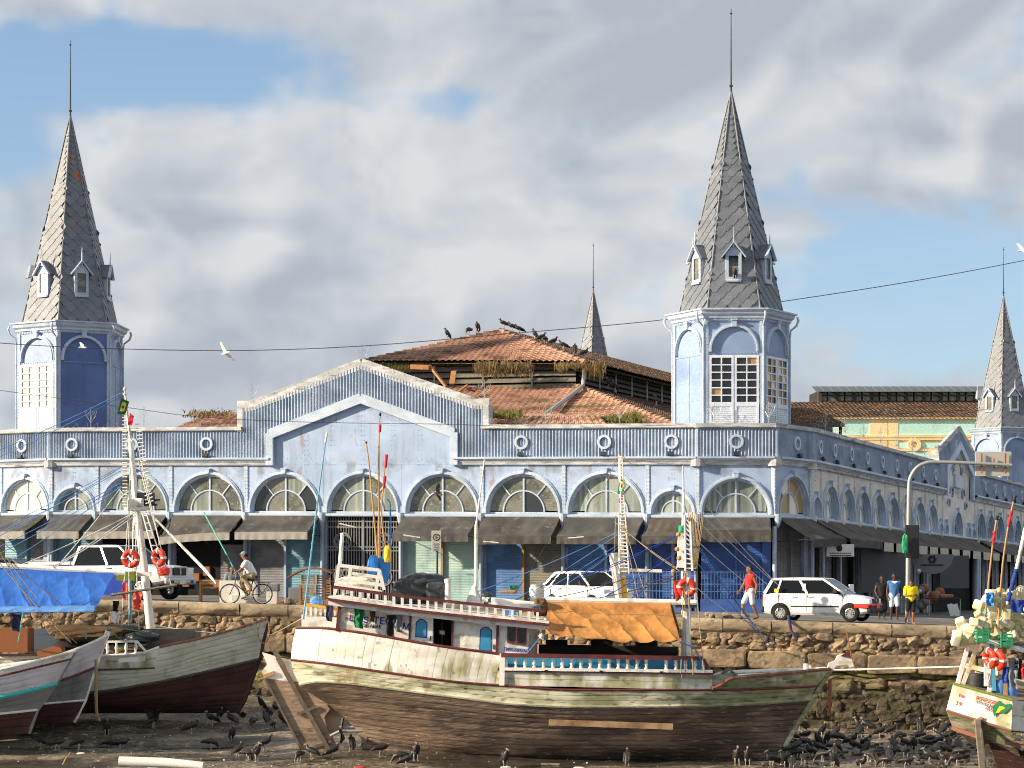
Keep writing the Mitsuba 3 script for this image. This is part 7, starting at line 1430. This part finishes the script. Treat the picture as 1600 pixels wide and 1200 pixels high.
rope('tan mooring rope from the left bow towards the large boat', [W(418, 995, 69.8), W(440, 984, 69), W(472, 966, 66)], .02, 'rope_tan'); rope('coil of rope hanging over the bow of the left boat', [W(412 + 9 * math.cos(a), 985 + 20 * math.sin(a), 69.6) for a in np.linspace(0, 2 * pi, 20)], .02, 'rope_tan')
rope('thick frayed rope hanging straight down beside the left hull', [W(150, 1030, 66.6), W(150, 1080, 66.6), W(151, 1118, 66.8), W(155, 1126, 67)], .045, 'rope_tan')
rope('long teal pole-like stay crossing above the cyclist', [W(318, 800, 72), W(352, 862, 71), W(368, 893, 70.5)], .028, 'rope_teal')
ropes('sky blue lines rising to the aft mast', 'sky blue rope rising from the cabin roof to the aft mast', [((745, 925), (962, 833), 64.5, 66.2), ((798, 940), (964, 836), 64.5, 66.2), ((825, 936), (965, 851), 64.5, 66.2), ((835, 944), (966, 855), 64.5, 66.2), ((905, 900), (962, 858), 65, 66.2)], .011, 'rope_blue')
ropes('dark lines rising from the cabin roof', 'dark thin rope slanting over the cabin roof', [((803, 928), (858, 842), 64.5, 66), ((800, 940), (905, 880), 64.5, 66), ((850, 936), (975, 905), 64.5, 66), ((900, 940), (1060, 903), 64.6, 64.4), ((972, 914), (1062, 898), 66, 64.4)], .012, 'wire_dark')
ropes('deep blue lines from the foremast', 'deep blue rope from the foremast head down to the left', [((1066, 832), (880, 912), 64.3, 65.5), ((1064, 835), (905, 905), 64.3, 65.5), ((1064, 858), (940, 935), 64.3, 65), ((1062, 872), (985, 936), 64.3, 65)], .012, 'flag_blue')
ropes('fan of shrouds behind the foremast', 'thin pale shroud in the fan right of the foremast', [((1076 + 3 * i, 800 + (i % 2) * 4), (1084 + (i - 4) * 1.2, 888), 64.6, 64.6) for i in range(9)] + [((1068, 893), (1064, 1052), 64.2, 62.6), ((1074, 893), (1083, 1054), 64.2, 62.6), ((1086, 893), (1100, 1052), 64.2, 62.7), ((1070, 893), (1071, 1050), 64.2, 62.7)], .013, 'rope_tan')
ropes('white mooring ropes running to the quay', 'white rope from the foremast down to the quay', [((1092, 800), (1218, 916), 64.6, 76), ((1104, 790), (1214, 912), 64.6, 76), ((1088, 812), (1202, 916), 64.6, 76), ((1082, 838), (1185, 925), 64.6, 76), ((1082, 912), (1150, 965), 64.4, 75)], .014, 'rope_white')
ropes('blue ropes running from the foremast to the quay', 'blue rope from the foremast to the quay wall', [((1090, 850), (1200, 1010), 64.6, 73.5), ((1092, 858), (1207, 1012), 64.6, 73.5), ((1090, 880), (1180, 985), 64.6, 74), ((1096, 868), (1190, 990), 64.6, 74)], .014, 'rope_blue')
ropes('thin lines beside the aft mast', 'thin line dropping beside the aft mast', [((971, 805), (1012, 938), 66.1, 64.7), ((973, 812), (998, 938), 66.1, 64.7), ((985, 835), (1062, 892), 66.1, 64.4), ((962, 806), (958, 930), 66.1, 66), ((967, 706), (930, 792), 66, 68), ((968, 708), (989, 728), 66, 66), ((960, 815), (1062, 890), 66.1, 64.4)], .01, 'rope_tan')
rope('taut white mooring line from the bow to the right boat', [W(1298, 1047, 65), W(1400, 1044.5, 63), W(1512, 1041, 60.8)], .022, 'rope_white')
rope('dark loose rope looped over the quay coping near the white car', [W(1232, 962, 74), W(1236, 985, 73.4), W(1246, 1000, 73.3)], .05, 'cloth_navy')
def wire(label, pts, D, r): P = np.array([W(x, y, D) for x, y in pts]); Q_ = PchipInterpolator(P[:, 0], P[:, 1:])(np.linspace(P[0, 0], P[-1, 0], 60)); mb = MB(); mb.tube(np.column_stack([np.linspace(P[0, 0], P[-1, 0], 60), Q_]), r, 4, False); solo('overhead_cable', label, 'cable', mb, 'wire_dark', True)
wire('long dark overhead cable sagging behind the right tower and over the roof', [(-60, 531), (100, 542), (200, 545.5), (350, 548), (450, 546), (560, 541), (690, 531), (800, 521), (920, 511), (1050, 498), (1140, 483), (1230, 470), (1440, 437), (1700, 386)], 100, .016)
wire('thin wire drooping across the left tower and the gable front', [(-60, 602), (90, 622), (200, 637), (320, 652), (500, 660), (700, 663), (790, 666)], 94.5, .011)
wire('thin wire running from the right tower above the shaded wing', [(1225, 665), (1300, 652), (1400, 646), (1550, 640)], 96.5, .012)
# ------------------------------------------------------------------ people
def hand(w, d, up, s=1.0, side=1, curl=.5):
    d, up = n3(d), n3(up); lat = n3(np.cross(d, up)) * side; w = np.asarray(w, float); out = []
    palm = hull(ball(w, .026, 8), ball(w + d * .075 + lat * .028, .015, 8), ball(w + d * .075 - lat * .028, .015, 8)); out.append(palm)
    for k, L in enumerate((.066, .076, .07, .055)):
        b = w + d * .078 + lat * (.030 - .02 * k); m_ = b + n3(d - up * curl * .6) * L * .5; e = m_ + n3(d - up * curl * 1.6) * L * .5; out += [bone(b, .011, m_, .0105, 6), bone(m_, .0105, e, .009, 6)]
    b = w + d * .02 + lat * .028; m_ = b + n3(d * .6 + lat) * .035; e = m_ + n3(d - up * .3 + lat * .2) * .032; return out + [bone(b, .013, m_, .012, 6), bone(m_, .012, e, .01, 6)]
BASE = dict(pelvis=(0, 0, .95), chest=(0, 0, 1.28), neck=(0, .0, 1.45), head=(0, -.02, 1.60), shL=(-.19, 0, 1.39), shR=(.19, 0, 1.39), elL=(-.25, .03, 1.11), elR=(.25, .03, 1.11), wrL=(-.26, -.06, .87), wrR=(.26, -.06, .87), hipL=(-.09, 0, .92), hipR=(.09, 0, .92), knL=(-.1, -.02, .50), knR=(.1, -.02, .50), anL=(-.1, .03, .09), anR=(.1, .03, .09), toL=(-.12, -.13, .03), toR=(.12, -.13, .03))
def person(label, pos, yaw, skin, J=None, shirt=None, sleeves=.6, lower=None, lowlen='shorts', hat=None, hair=True, look_=(0, -1, -.1), s=1.0, build=1.0, extra=None):
    j = {k: np.array(v, float) for k, v in BASE.items()}
    for k, v in (J or {}).items(): j[k] = np.array(v, float)
    t = thing('person', label, 'person'); R = rot((0, 0, 1), yaw)
    tw = lambda m: trimesh.Trimesh(np.asarray(m.vertices) * s @ R.T + pos, m.faces, process=False)
    B = []; b_ = build; L = n3(look_); hd = j['head']
    lat = n3(np.cross(L, (0, 0, 1))); up = np.cross(lat, L)
    B += [hull(ball(j['hipL'], .105 * b_), ball(j['hipR'], .105 * b_), ball(j['pelvis'] + [0, 0, .06], .12 * b_)), hull(ball(j['pelvis'], .125 * b_), ball(j['chest'] + [-.06, 0, 0], .125 * b_), ball(j['chest'] + [.06, 0, 0], .125 * b_)), hull(ball(j['chest'], .12 * b_), ball(j['shL'], .065), ball(j['shR'], .065)), bone(j['neck'] - [0, 0, .04], .06, hd, .055)]
    B += [hull(ball(hd + up * .04 - L * .015, .088, 14), ball(hd + up * .035 + L * .02, .08, 14), ball(hd - up * .065 + L * .045, .045, 10)), bone(hd + L * .085 + up * .025, .012, hd + L * .108 - up * .012, .016, 8), hull(ball(hd + L * .088 - up * .05, .014, 8), ball(hd + L * .08 - up * .05 + lat * .022, .01, 8), ball(hd + L * .08 - up * .05 - lat * .022, .01, 8))]
    for q in (-1, 1): B += [bone(hd + lat * q * .088 + up * .03, .018, hd + lat * q * .086 - up * .02, .013, 8)]
    for q in 'LR':
        B += [bone(j['sh' + q], .058, j['el' + q], .043), bone(j['el' + q], .043, j['wr' + q], .029), bone(j['hip' + q], .098 * b_, j['kn' + q], .06), bone(j['kn' + q], .058, j['an' + q], .038), hull(ball(j['an' + q] - [0, 0, .03], .042), ball(j['to' + q], .028), ball(j['to' + q] + n3(j['to' + q] - j['an' + q]) * .04, .02))]
        kn, an = j['kn' + q], j['an' + q]; B.append(bone(kn * .75 + an * .25, .06, kn * .45 + an * .55, .05))
        d = j['wr' + q] - j['el' + q]; B += hand(j['wr' + q], d, (1 if q == 'L' else -1, 0, 0) if abs(n3(d)[2]) > .6 else (0, 0, 1), 1, 1 if q == 'L' else -1)
    part(t, 'body', tw(soft(B, .028, 3)), skin, True)
    for q in (-1, 1): mb = MB(); e = trimesh.creation.icosphere(subdivisions=1, radius=.013); e.apply_translation(hd + L * .086 + lat * q * .033 + up * .028); part(t, 'eye', tw(e), 'hair', True)
    e = rbox((.045, .012, .01), .004); e.vertices = np.asarray(e.vertices) @ np.stack([lat, L, up], 1).T + hd + L * .098 - up * .05; part(t, 'mouth', tw(e), 'board_brown')
    if hair: part(t, 'hair', tw(soft([hull(ball(hd + up * .06 - L * .02, .088, 14), ball(hd + up * .03 - L * .04, .088, 14), ball(hd + up * .085 + L * .035, .05, 10))], .03, 2)), 'hair', True)
    if hat: part(t, 'cap', tw(soft([hull(ball(hd + up * .065 - L * .01, .1, 14), ball(hd + up * .06 + L * .03, .09, 14)), hull(*[ball(hd + up * .055 + L * .13 + lat * q, .012, 8) for q in (-.06, .06)], *[ball(hd + up * .06 + L * .06 + lat * q, .014, 8) for q in (-.08, .08)])], .03, 2)), hat, True)
    if shirt:
        g = .022; S_ = [hull(ball(j['pelvis'] + [0, 0, .02], .135 * b_ + g), ball(j['chest'] + [-.06, 0, 0], .125 * b_ + g), ball(j['chest'] + [.06, 0, 0], .125 * b_ + g)), hull(ball(j['chest'], .125 * b_ + g), ball(j['shL'] - [0, 0, .0], .066 + g * .6), ball(j['shR'], .066 + g * .6), ball(j['neck'] - [0, 0, .05], .06))]
        if sleeves:
            for q in 'LR': e = j['sh' + q] + (j['el' + q] - j['sh' + q]) * sleeves; S_.append(bone(j['sh' + q], .068 + g, e, .062 + g))
        m = soft(S_, .035, 3); v = np.asarray(m.vertices); v += (m.vertex_normals * (.02 * (meshkit.fbm(v * 9, 3, 4) - .5))[:, None]); part(t, 'shirt', tw(trimesh.Trimesh(v, m.faces, process=False)), shirt, True)
    if lower:
        S_ = [hull(ball(j['hipL'], .115 * b_ + .012), ball(j['hipR'], .115 * b_ + .012), ball(j['pelvis'] + [0, 0, .02], .13 * b_ + .01))]
        for q in 'LR':
            S_.append(bone(j['hip' + q], .108 * b_, j['kn' + q] + (j['hip' + q] - j['kn' + q]) * .08, .085))
            if lowlen == 'long': S_.append(bone(j['kn' + q], .08, j['an' + q] + [0, 0, .06], .062))
        if lowlen == 'dress': S_ = [hull(*[ball(j[x], .125) for x in ('hipL', 'hipR')], ball(j['knL'] + [-.03, 0, -.08], .1), ball(j['knR'] + [.03, 0, -.08], .1))]
        part(t, 'dress_skirt' if lowlen == 'dress' else ('trousers' if lowlen == 'long' else 'shorts'), tw(soft(S_, .035, 3)), lower, True)
    if extra: extra(t, tw, j)
    return t
def at(px, D): return onstreet(px, D)
person('man in red sleeveless vest and pale shorts walking left on the quay', at(1172, 75.7), -68, 'skin_brown', dict(elR=(.27, .1, 1.12), wrR=(.28, .06, .87), elL=(-.25, -.1, 1.12), wrL=(-.24, -.24, .93), knL=(-.1, -.2, .52), anL=(-.1, -.22, .1), toL=(-.11, -.37, .05), knR=(.1, .04, .50), anR=(.1, .22, .12), toR=(.11, .08, .03)), 'shirt_red', 0, 'shorts_pale', look_=(-.3, -1, 0), s=1.02)
person('man in yellow T-shirt and black shorts looking down at his hands', at(1423, 76.2), 12, 'skin_brown', dict(elL=(-.24, -.02, 1.1), wrL=(-.1, -.25, 1.12), elR=(.25, .0, 1.1), wrR=(.06, -.24, 1.14), head=(0, -.06, 1.585), knL=(-.1, .06, .52), anL=(-.1, .25, .14), toL=(-.11, .12, .04)), 'shirt_yellow', .8, 'shorts_black', look_=(0, -1, -.75), s=.86, build=1.1)
person('woman in black dress standing right of the white estate car', at(1378, 87), 5, 'skin_dark', dict(elL=(-.27, .02, 1.12), wrL=(-.2, -.1, .93)), 'dress_black', 0, 'dress_black', 'dress', s=.94)
person('man in blue and white vest and pale shorts walking behind the woman', at(1397, 86), 0, 'skin_dark', dict(knR=(.1, -.12, .52), anR=(.1, -.08, .1), toR=(.11, -.24, .05)), 'shirt_blue', 0, 'shorts_pale', s=1.0, build=1.05, extra=lambda t, tw, j: part(t, 'collar', tw(soft([hull(ball(j['neck'] - [.1, .02, .07], .075), ball(j['neck'] - [-.1, .02, .07], .075), ball(j['chest'] + [0, -.03, .02], .12))], .04, 2)), 'shirt_white', True))
# bicycle and rider, facing left
bp = at(385, 77.0); RW = .34; fw, rw = np.array([-.55, 0, RW]), np.array([.53, 0, RW])
bk = thing('bicycle', 'black bicycle with rear rack ridden by the man in the white T-shirt', 'bicycle')
for nm, c in (('front_wheel', fw), ('rear_wheel', rw)):
    mb = MB(); mb.lathe([(RW - .02 + .02 * math.cos(a), .02 * math.sin(a)) for a in np.linspace(0, 2 * pi, 9)], bp + c, 36, (0, 1, 0)); wk = part(bk, nm, mb, 'tyre', True)
    mb = MB(); mb.lathe([(RW - .055, -.012), (RW - .035, -.014), (RW - .035, .014), (RW - .055, .012), (RW - .055, -.012)], bp + c, 36, (0, 1, 0)); part(wk, 'rim', mb, 'alloy')
    mb = MB()
    for q in range(18): a = q * 2 * pi / 18; mb.tube([bp + c + [0, .02 * (-1) ** q, 0], bp + c + [(RW - .04) * math.cos(a), 0, (RW - .04) * math.sin(a)]], .003, 3, False)
    mb.lathe([(0, -.05), (.025, -.05), (.025, .05), (0, .05)], bp + c, 8, (0, 1, 0)); part(wk, 'spokes', mb, 'alloy')
bb, seat, head_t, head_b = np.array([.08, 0, .3]), np.array([.24, 0, .86]), np.array([-.34, 0, .88]), np.array([-.38, 0, .68])
mb = MB()
for a, b in ((bb, seat), (bb, head_b), (seat * .88 + bb * .12, head_t), (head_b, head_t)): mb.tube([bp + a, bp + b], .017, 8)
for y in (-.05, .05):
    for a, b in ((bb, rw), (seat * .88 + bb * .12, rw), (head_b, fw)): mb.tube([bp + a, bp + b + [0, y, 0]], .011, 6)
part(bk, 'frame', mb, 'iron_black', True)
mb = MB(); mb.tube([bp + head_t, bp + head_t + [-.02, 0, .12]], .014, 6); mb.tube([bp + [-.22, -.28, 1.03], bp + [-.36, -.22, 1.02], bp + [-.37, 0, 1.0], bp + [-.36, .22, 1.02], bp + [-.22, .28, 1.03]], .013, 6); part(bk, 'handlebar', mb, 'alloy', True)
sd = to_tm(hull(ball(bp + seat + [.1, -.07, .04], .04), ball(bp + seat + [.1, .07, .04], .04), ball(bp + seat + [-.14, 0, .04], .025))); part(bk, 'saddle', sd, 'black_plastic', True)
mb = MB(); mb.lathe([(.08, -.01), (.1, -.01), (.1, .01), (.08, .01), (.08, -.01)], bp + bb, 20, (0, 1, 0)); mb.bar(bp + bb + [0, -.06, 0], bp + bb + [-.1, -.06, -.14], .02, .015); mb.bar(bp + bb + [0, .06, 0], bp + bb + [.1, .06, .14], .02, .015); part(bk, 'crankset', mb, 'galvanised')
for o in ([-.1, -.12, -.14], [.1, .12, .14]): mb = MB(); mb.box(bp + bb + o, (.1, .09, .025)); part(bk, 'pedal', mb, 'black_plastic')
mb = MB(); mb.bar(bp + [.3, 0, .72], bp + [.82, 0, .72], .12, .02)
for y in (-.06, .06): mb.tube([bp + [.75, y, .72], bp + rw + [0, y, 0]], .008, 5)
part(bk, 'rear_rack', mb, 'iron_black')
mb = MB(); a = np.linspace(.4, 2.9, 14); mb.grid(np.array([[bp + rw + [(RW + .025) * math.cos(q), y, (RW + .025) * math.sin(q)] for q in a] for y in (-.025, .025)]), (0, 0, .004)); part(bk, 'mudguard', mb, 'iron_black')
# rider joints in his own frame: facing -y, so bicycle -x is his -y
S2 = lambda x, y, z: (y, x, z)
person('cyclist in white T-shirt, khaki trousers and dark cap riding left', bp + [0, 0, 0], -90, 'skin_brown', dict(pelvis=S2(.2, 0, .98), chest=S2(.05, 0, 1.28), neck=S2(-.02, 0, 1.45), head=S2(-.07, 0, 1.60), shL=S2(.0, -.18, 1.38), shR=S2(.0, .18, 1.38), elL=S2(-.14, -.26, 1.16), elR=S2(-.14, .26, 1.16), wrL=S2(-.28, -.27, 1.06), wrR=S2(-.28, .27, 1.06), hipL=S2(.2, -.09, .95), hipR=S2(.2, .09, .95), knL=S2(-.2, -.12, .72), knR=S2(-.12, .12, .9), anL=S2(-.0, -.12, .27), anR=S2(.16, .12, .5), toL=S2(-.14, -.12, .2), toR=S2(.03, .12, .44)), 'shirt_white', .6, 'pants_khaki', 'long', hat='cloth_grey', look_=(0, -1, -.1), s=1.0)
person('seated figure in a grey shirt half hidden behind the cyclist by the shop', at(362, 84), 20, 'skin_brown', dict(pelvis=(0, 0, .48), chest=(0, -.04, .82), neck=(0, -.05, .98), head=(0, -.08, 1.13), shL=(-.19, -.03, .92), shR=(.19, -.03, .92), elL=(-.25, -.08, .68), elR=(.25, -.08, .68), wrL=(-.14, -.3, .58), wrR=(.14, -.3, .58), hipL=(-.1, 0, .46), hipR=(.1, 0, .46), knL=(-.13, -.42, .5), knR=(.13, -.42, .5), anL=(-.13, -.4, .09), anR=(.13, -.4, .09), toL=(-.13, -.55, .03), toR=(.13, -.55, .03)), 'cloth_grey', .6, 'cloth_navy', 'long')
mb = MB(); o = at(362, 84); mb.tm(rbox((.4, .4, .05), .02).apply_translation(o + [0, 0, .36]))
for x in (-.15, .15):
    for y in (-.15, .15): mb.bar(o + [x, y, 0], o + [x, y, .36], .03, .03)
solo('stool', 'low stool under the seated figure by the shop', 'stool', mb, 'board_brown')

# ------------------------------------------------------------------ birds
def bird(kind):
    bz = dict(stand=[(-.36, .13, .02), (-.2, .23, .075), (-.02, .30, .115), (.1, .34, .09), (.15, .43, .045), (.19, .50, .034)], up=[(-.22, .06, .03), (-.14, .18, .08), (-.02, .32, .115), (.04, .42, .085), (.07, .5, .045), (.1, .56, .034)], peck=[(-.36, .24, .02), (-.2, .28, .075), (-.02, .28, .115), (.12, .25, .085), (.2, .15, .042), (.25, .07, .034)], walk=[(-.38, .2, .02), (-.2, .27, .07), (-.02, .30, .11), (.11, .31, .085), (.2, .37, .042), (.26, .4, .034)], open=[(-.36, .13, .02), (-.2, .23, .075), (-.02, .30, .115), (.1, .34, .09), (.15, .43, .045), (.19, .50, .034)], fly=[(-.34, .0, .03), (-.2, .0, .06), (-.02, .0, .09), (.1, .0, .075), (.16, .02, .045), (.22, .03, .034)])[kind]
    B = [bone((a[0], 0, a[1]), a[2], (b[0], 0, b[1]), b[2], 10) for a, b in zip(bz[:-1], bz[1:])]
    for s in (-1, 1):
        if kind in ('open', 'fly'):
            z = bz[2][1] + .05; sp = .75 if kind == 'fly' else .5; up_ = .12 if kind == 'fly' else .3
            B.append(hull(*[ball(p, .012, 6) for p in ((.08, s * .08, z), (-.16, s * .08, z - .02), (.1, s * sp * .5, z + up_ * .6), (-.14, s * sp * .5, z + up_ * .5))])); B.append(hull(*[ball(p, .01, 6) for p in ((.1, s * sp * .5, z + up_ * .6), (-.14, s * sp * .5, z + up_ * .5), (-.02, s * sp, z + up_), (-.16, s * sp * .95, z + up_ * .9))]))
            for q in range(4): B.append(bone((-.02 - .04 * q, s * sp * .95, z + up_), .012, (-.0 - .07 * q, s * (sp + .16 - .02 * q), z + up_ * 1.15), .006, 6))
        else:
            a, b, c = bz[3], bz[1], bz[0]; B.append(hull(ball((a[0] - .04, s * .075, a[1] + .01), .055, 8), ball((b[0] - .02, s * .085, b[1] + .02), .045, 8), ball((c[0] + .02, s * .035, c[1] + .015), .015, 8)))
    body = soft(B, .045, 3); h = bz[-1]; d = np.array([h[0] - bz[-2][0], 0, h[1] - bz[-2][1]]); d = n3(d * [1, 1, .2] + [.05, 0, -.03] if kind != 'peck' else d)
    hp = np.array([h[0], 0, h[1]]); head = soft([bone(hp - d * .03, .037, hp + d * .035, .03, 8), bone(hp + d * .03, .02, hp + d * .085, .012, 8), bone(hp + d * .085, .012, hp + d * .095 - [0, 0, .022], .006, 8)], .02, 1)
    legs = MB()
    for s in (-1, 1):
        if kind == 'fly': legs.tube([(-.1, s * .05, -.05), (-.26, s * .05, -.06)], .012, 5)
        else:
            x = -.02 + (.06 * s if kind == 'walk' else 0); legs.tube([(-.03, s * .055, .22), (x + .01, s * .06, .12), (x, s * .06, .015)], [.03, .014, .012], 5)
            for q in (-.5, 0, .5, 3.1): legs.tube([(x, s * .06, .012), (x + .06 * math.cos(q), s * .06 + .06 * math.sin(q), .008)], .007, 4)
    return body, head, legs.mesh()
BP = {}
for k_ in ('stand', 'up', 'peck', 'walk', 'open', 'fly'):
    b_, h_, l_ = bird(k_); BP[k_] = (mikit.ply(b_, 'feather', smooth=True), mikit.ply(h_, 'bird_skin', smooth=True), mikit.ply(l_, 'bird_leg', smooth=True), mikit.ply(b_, 'egret_white', smooth=True), mikit.ply(h_, 'egret_white', smooth=True))
rb_ = np.random.default_rng(5)
def vulture(label, pos, yaw, pose='stand', s=1.0, group=None, tilt=0, white=False, roll=0):
    t = thing('egret' if white else 'vulture', label, 'bird', group); R = rot((0, 0, 1), yaw) @ rot((0, 1, 0), tilt) @ rot((1, 0, 0), roll) * s * (.86 if not white else 1); p = BP[pose]
    again(t + '__body', p[3 if white else 0], M4(R, pos)); again(t + '__head', p[4 if white else 1], M4(R, pos)); again(t + '__legs', p[2], M4(R, pos))
def mudhit(px, py):
    lo, hi = 55., 76.
    for _ in range(40):
        D = (lo + hi) / 2; p = W(px, py, D)
        if p[2] > zm(p[0], D): lo = D
        else: hi = D
    p = W(px, py, lo); p[2] = float(zm(p[0], lo)); return p
for px, py, yaw, pose, l in [(64, 1171, 170, 'stand', 'leftmost vulture on the mud, head turned left'), (90, 1173, 10, 'walk', 'vulture second from the left walking right'), (124, 1172, 15, 'stand', 'tall pale backed vulture third from the left'), (173, 1172, 8, 'walk', 'vulture of a walking pair at left, the rear one'), (190, 1174, 5, 'walk', 'vulture of a walking pair at left, the front one'), (167, 1149, -80, 'up', 'vulture facing the camera above the walking pair'), (240, 1138, 40, 'open', 'vulture half opening its wings before the dark left hull'), (300, 1148, 15, 'stand', 'vulture standing alone on the lit strip below the left hull'), (330, 1171, 20, 'peck', 'vulture with lowered head at the puddle tip'), (364, 1159, -60, 'up', 'vulture standing upright behind the bending pair'), (372, 1184, 60, 'stand', 'vulture seen from behind right of the puddle'), (388, 1188, -15, 'peck', 'vulture bending down left of the rudder'), (414, 1174, 20, 'stand', 'pale backed vulture just left of the rudder'), (402, 1190, -30, 'up', 'dark vulture at the bottom edge left of the rudder'), (467, 1190, 250, 'peck', 'hunched vulture at the foot of the rudder'), (486, 1186, 165, 'stand', 'vulture looking left below the rudder'), (520, 1186, 20, 'stand', 'vulture looking right below the rudder tip'), (549, 1174, 110, 'up', 'vulture standing under the propeller'), (596, 1182, 15, 'walk', 'vulture walking right below the hull aft'), (624, 1193, 185, 'peck', 'vulture with lowered head right of the walking one'), (650, 1189, -85, 'up', 'vulture standing upright below the hull amidships'), (636, 1200, 0, 'stand', 'vulture cut by the bottom edge below the grating'), (954, 1185, 20, 'walk', 'single grey vulture near the keel, head to the right'), (980, 1197, 80, 'up', 'vulture near the keel seen from behind at the bottom edge'), (790, 1200, -60, 'up', 'small upright vulture at the bottom edge amidships'), (1133, 1176, -80, 'stand', 'vulture in shade under the bow quarter, left one'), (1152, 1196, -88, 'up', 'upright white headed vulture below the bow, left one'), (1168, 1197, -92, 'up', 'upright white headed vulture below the bow, right one')]:
    vulture(l, mudhit(px, py), yaw + rb_.normal(0, 4), pose, rb_.uniform(.92, 1.06))
for px, py in ((408, 1112), (420, 1126), (432, 1118), (440, 1135), (425, 1142), (436, 1108), (446, 1124), (415, 1135), (345, 1128), (362, 1135), (380, 1130), (395, 1138), (330, 1134)): vulture('dark vulture in the shaded flock between the left hull and the rudder', mudhit(px, py), rb_.uniform(0, 360), ['stand', 'peck', 'up', 'walk'][int(rb_.integers(4))], 1, 'vultures in the shade left of the rudder')
pts = []
while len(pts) < 62:
    px, py = rb_.uniform(1175, 1500), rb_.uniform(1138, 1204)
    if px < 1215 + (1190 - py) * .9 - 10 or (py < 1150 and rb_.random() < .5): continue
    if all(abs(px - a) > 13 or abs(py - b) > 7 for a, b in pts): pts.append((px, py))
for px, py in pts: vulture('black vulture in the crowded flock on the mud right of the bow', mudhit(px, py), rb_.uniform(0, 360), ['stand', 'stand', 'peck', 'up', 'walk', 'open'][int(rb_.choice(6, p=[.3, .1, .3, .12, .15, .03]))], rb_.uniform(.9, 1.08), 'vultures crowded on the mud at right')
names_ = ['first', 'second', 'third', 'fourth', 'fifth', 'sixth', 'seventh', 'eighth', 'ninth', 'tenth', 'eleventh', 'twelfth', 'thirteenth']
for i, (px, yaw, pose) in enumerate([(697, 200, 'up'), (731, 240, 'peck'), (745, 250, 'up'), (787, 190, 'stand'), (801, 190, 'stand'), (812, 190, 'stand'), (837, 185, 'up'), (848, 20, 'stand'), (854, 70, 'peck'), (866, 15, 'stand'), (881, 185, 'stand'), (899, 90, 'up'), (913, 20, 'stand')]):
    if px < 782: f_ = (px - 565) / (782 - 565); p = L0 + (A0 - L0) * f_
    else: f_ = (px - 782) / (915 - 782); p = A0 + (R0 - A0) * f_
    vulture(f'{names_[i]} vulture from the left perched on the upper roof ridge', p + [0, 0, .2], yaw, pose, 1.12)
for px, py, l in ((950, 607, 'left dark vulture on the roof under the clerestory eave'), (960, 612, 'right dark vulture on the roof under the clerestory eave'), (1025, 634, 'vulture on the shaded ridge left of the corner tower')): vulture(l, W(px, py, 111.5) + [0, -.2, 0], 200, 'up', 1)
vulture('vulture sitting in the open front dormer of the corner tower', W(1148, 436, 96.45), -95, 'up', .95)
vulture('dark vulture flying in front of the arched window right of the gable', W(683, 771, 90), 165, 'fly', .75, tilt=-15, roll=40)
vulture('white egret gliding in the sky left of the gable', W(352, 552, 80), 150, 'fly', .55, tilt=10, white=True, roll=45); vulture('white egret flying before the dark side of the left tower', W(130, 543, 90), 20, 'fly', .5, white=True, roll=20); vulture('white bird at the right edge of the sky', W(1598, 392, 80), 10, 'fly', .5, white=True, roll=30)
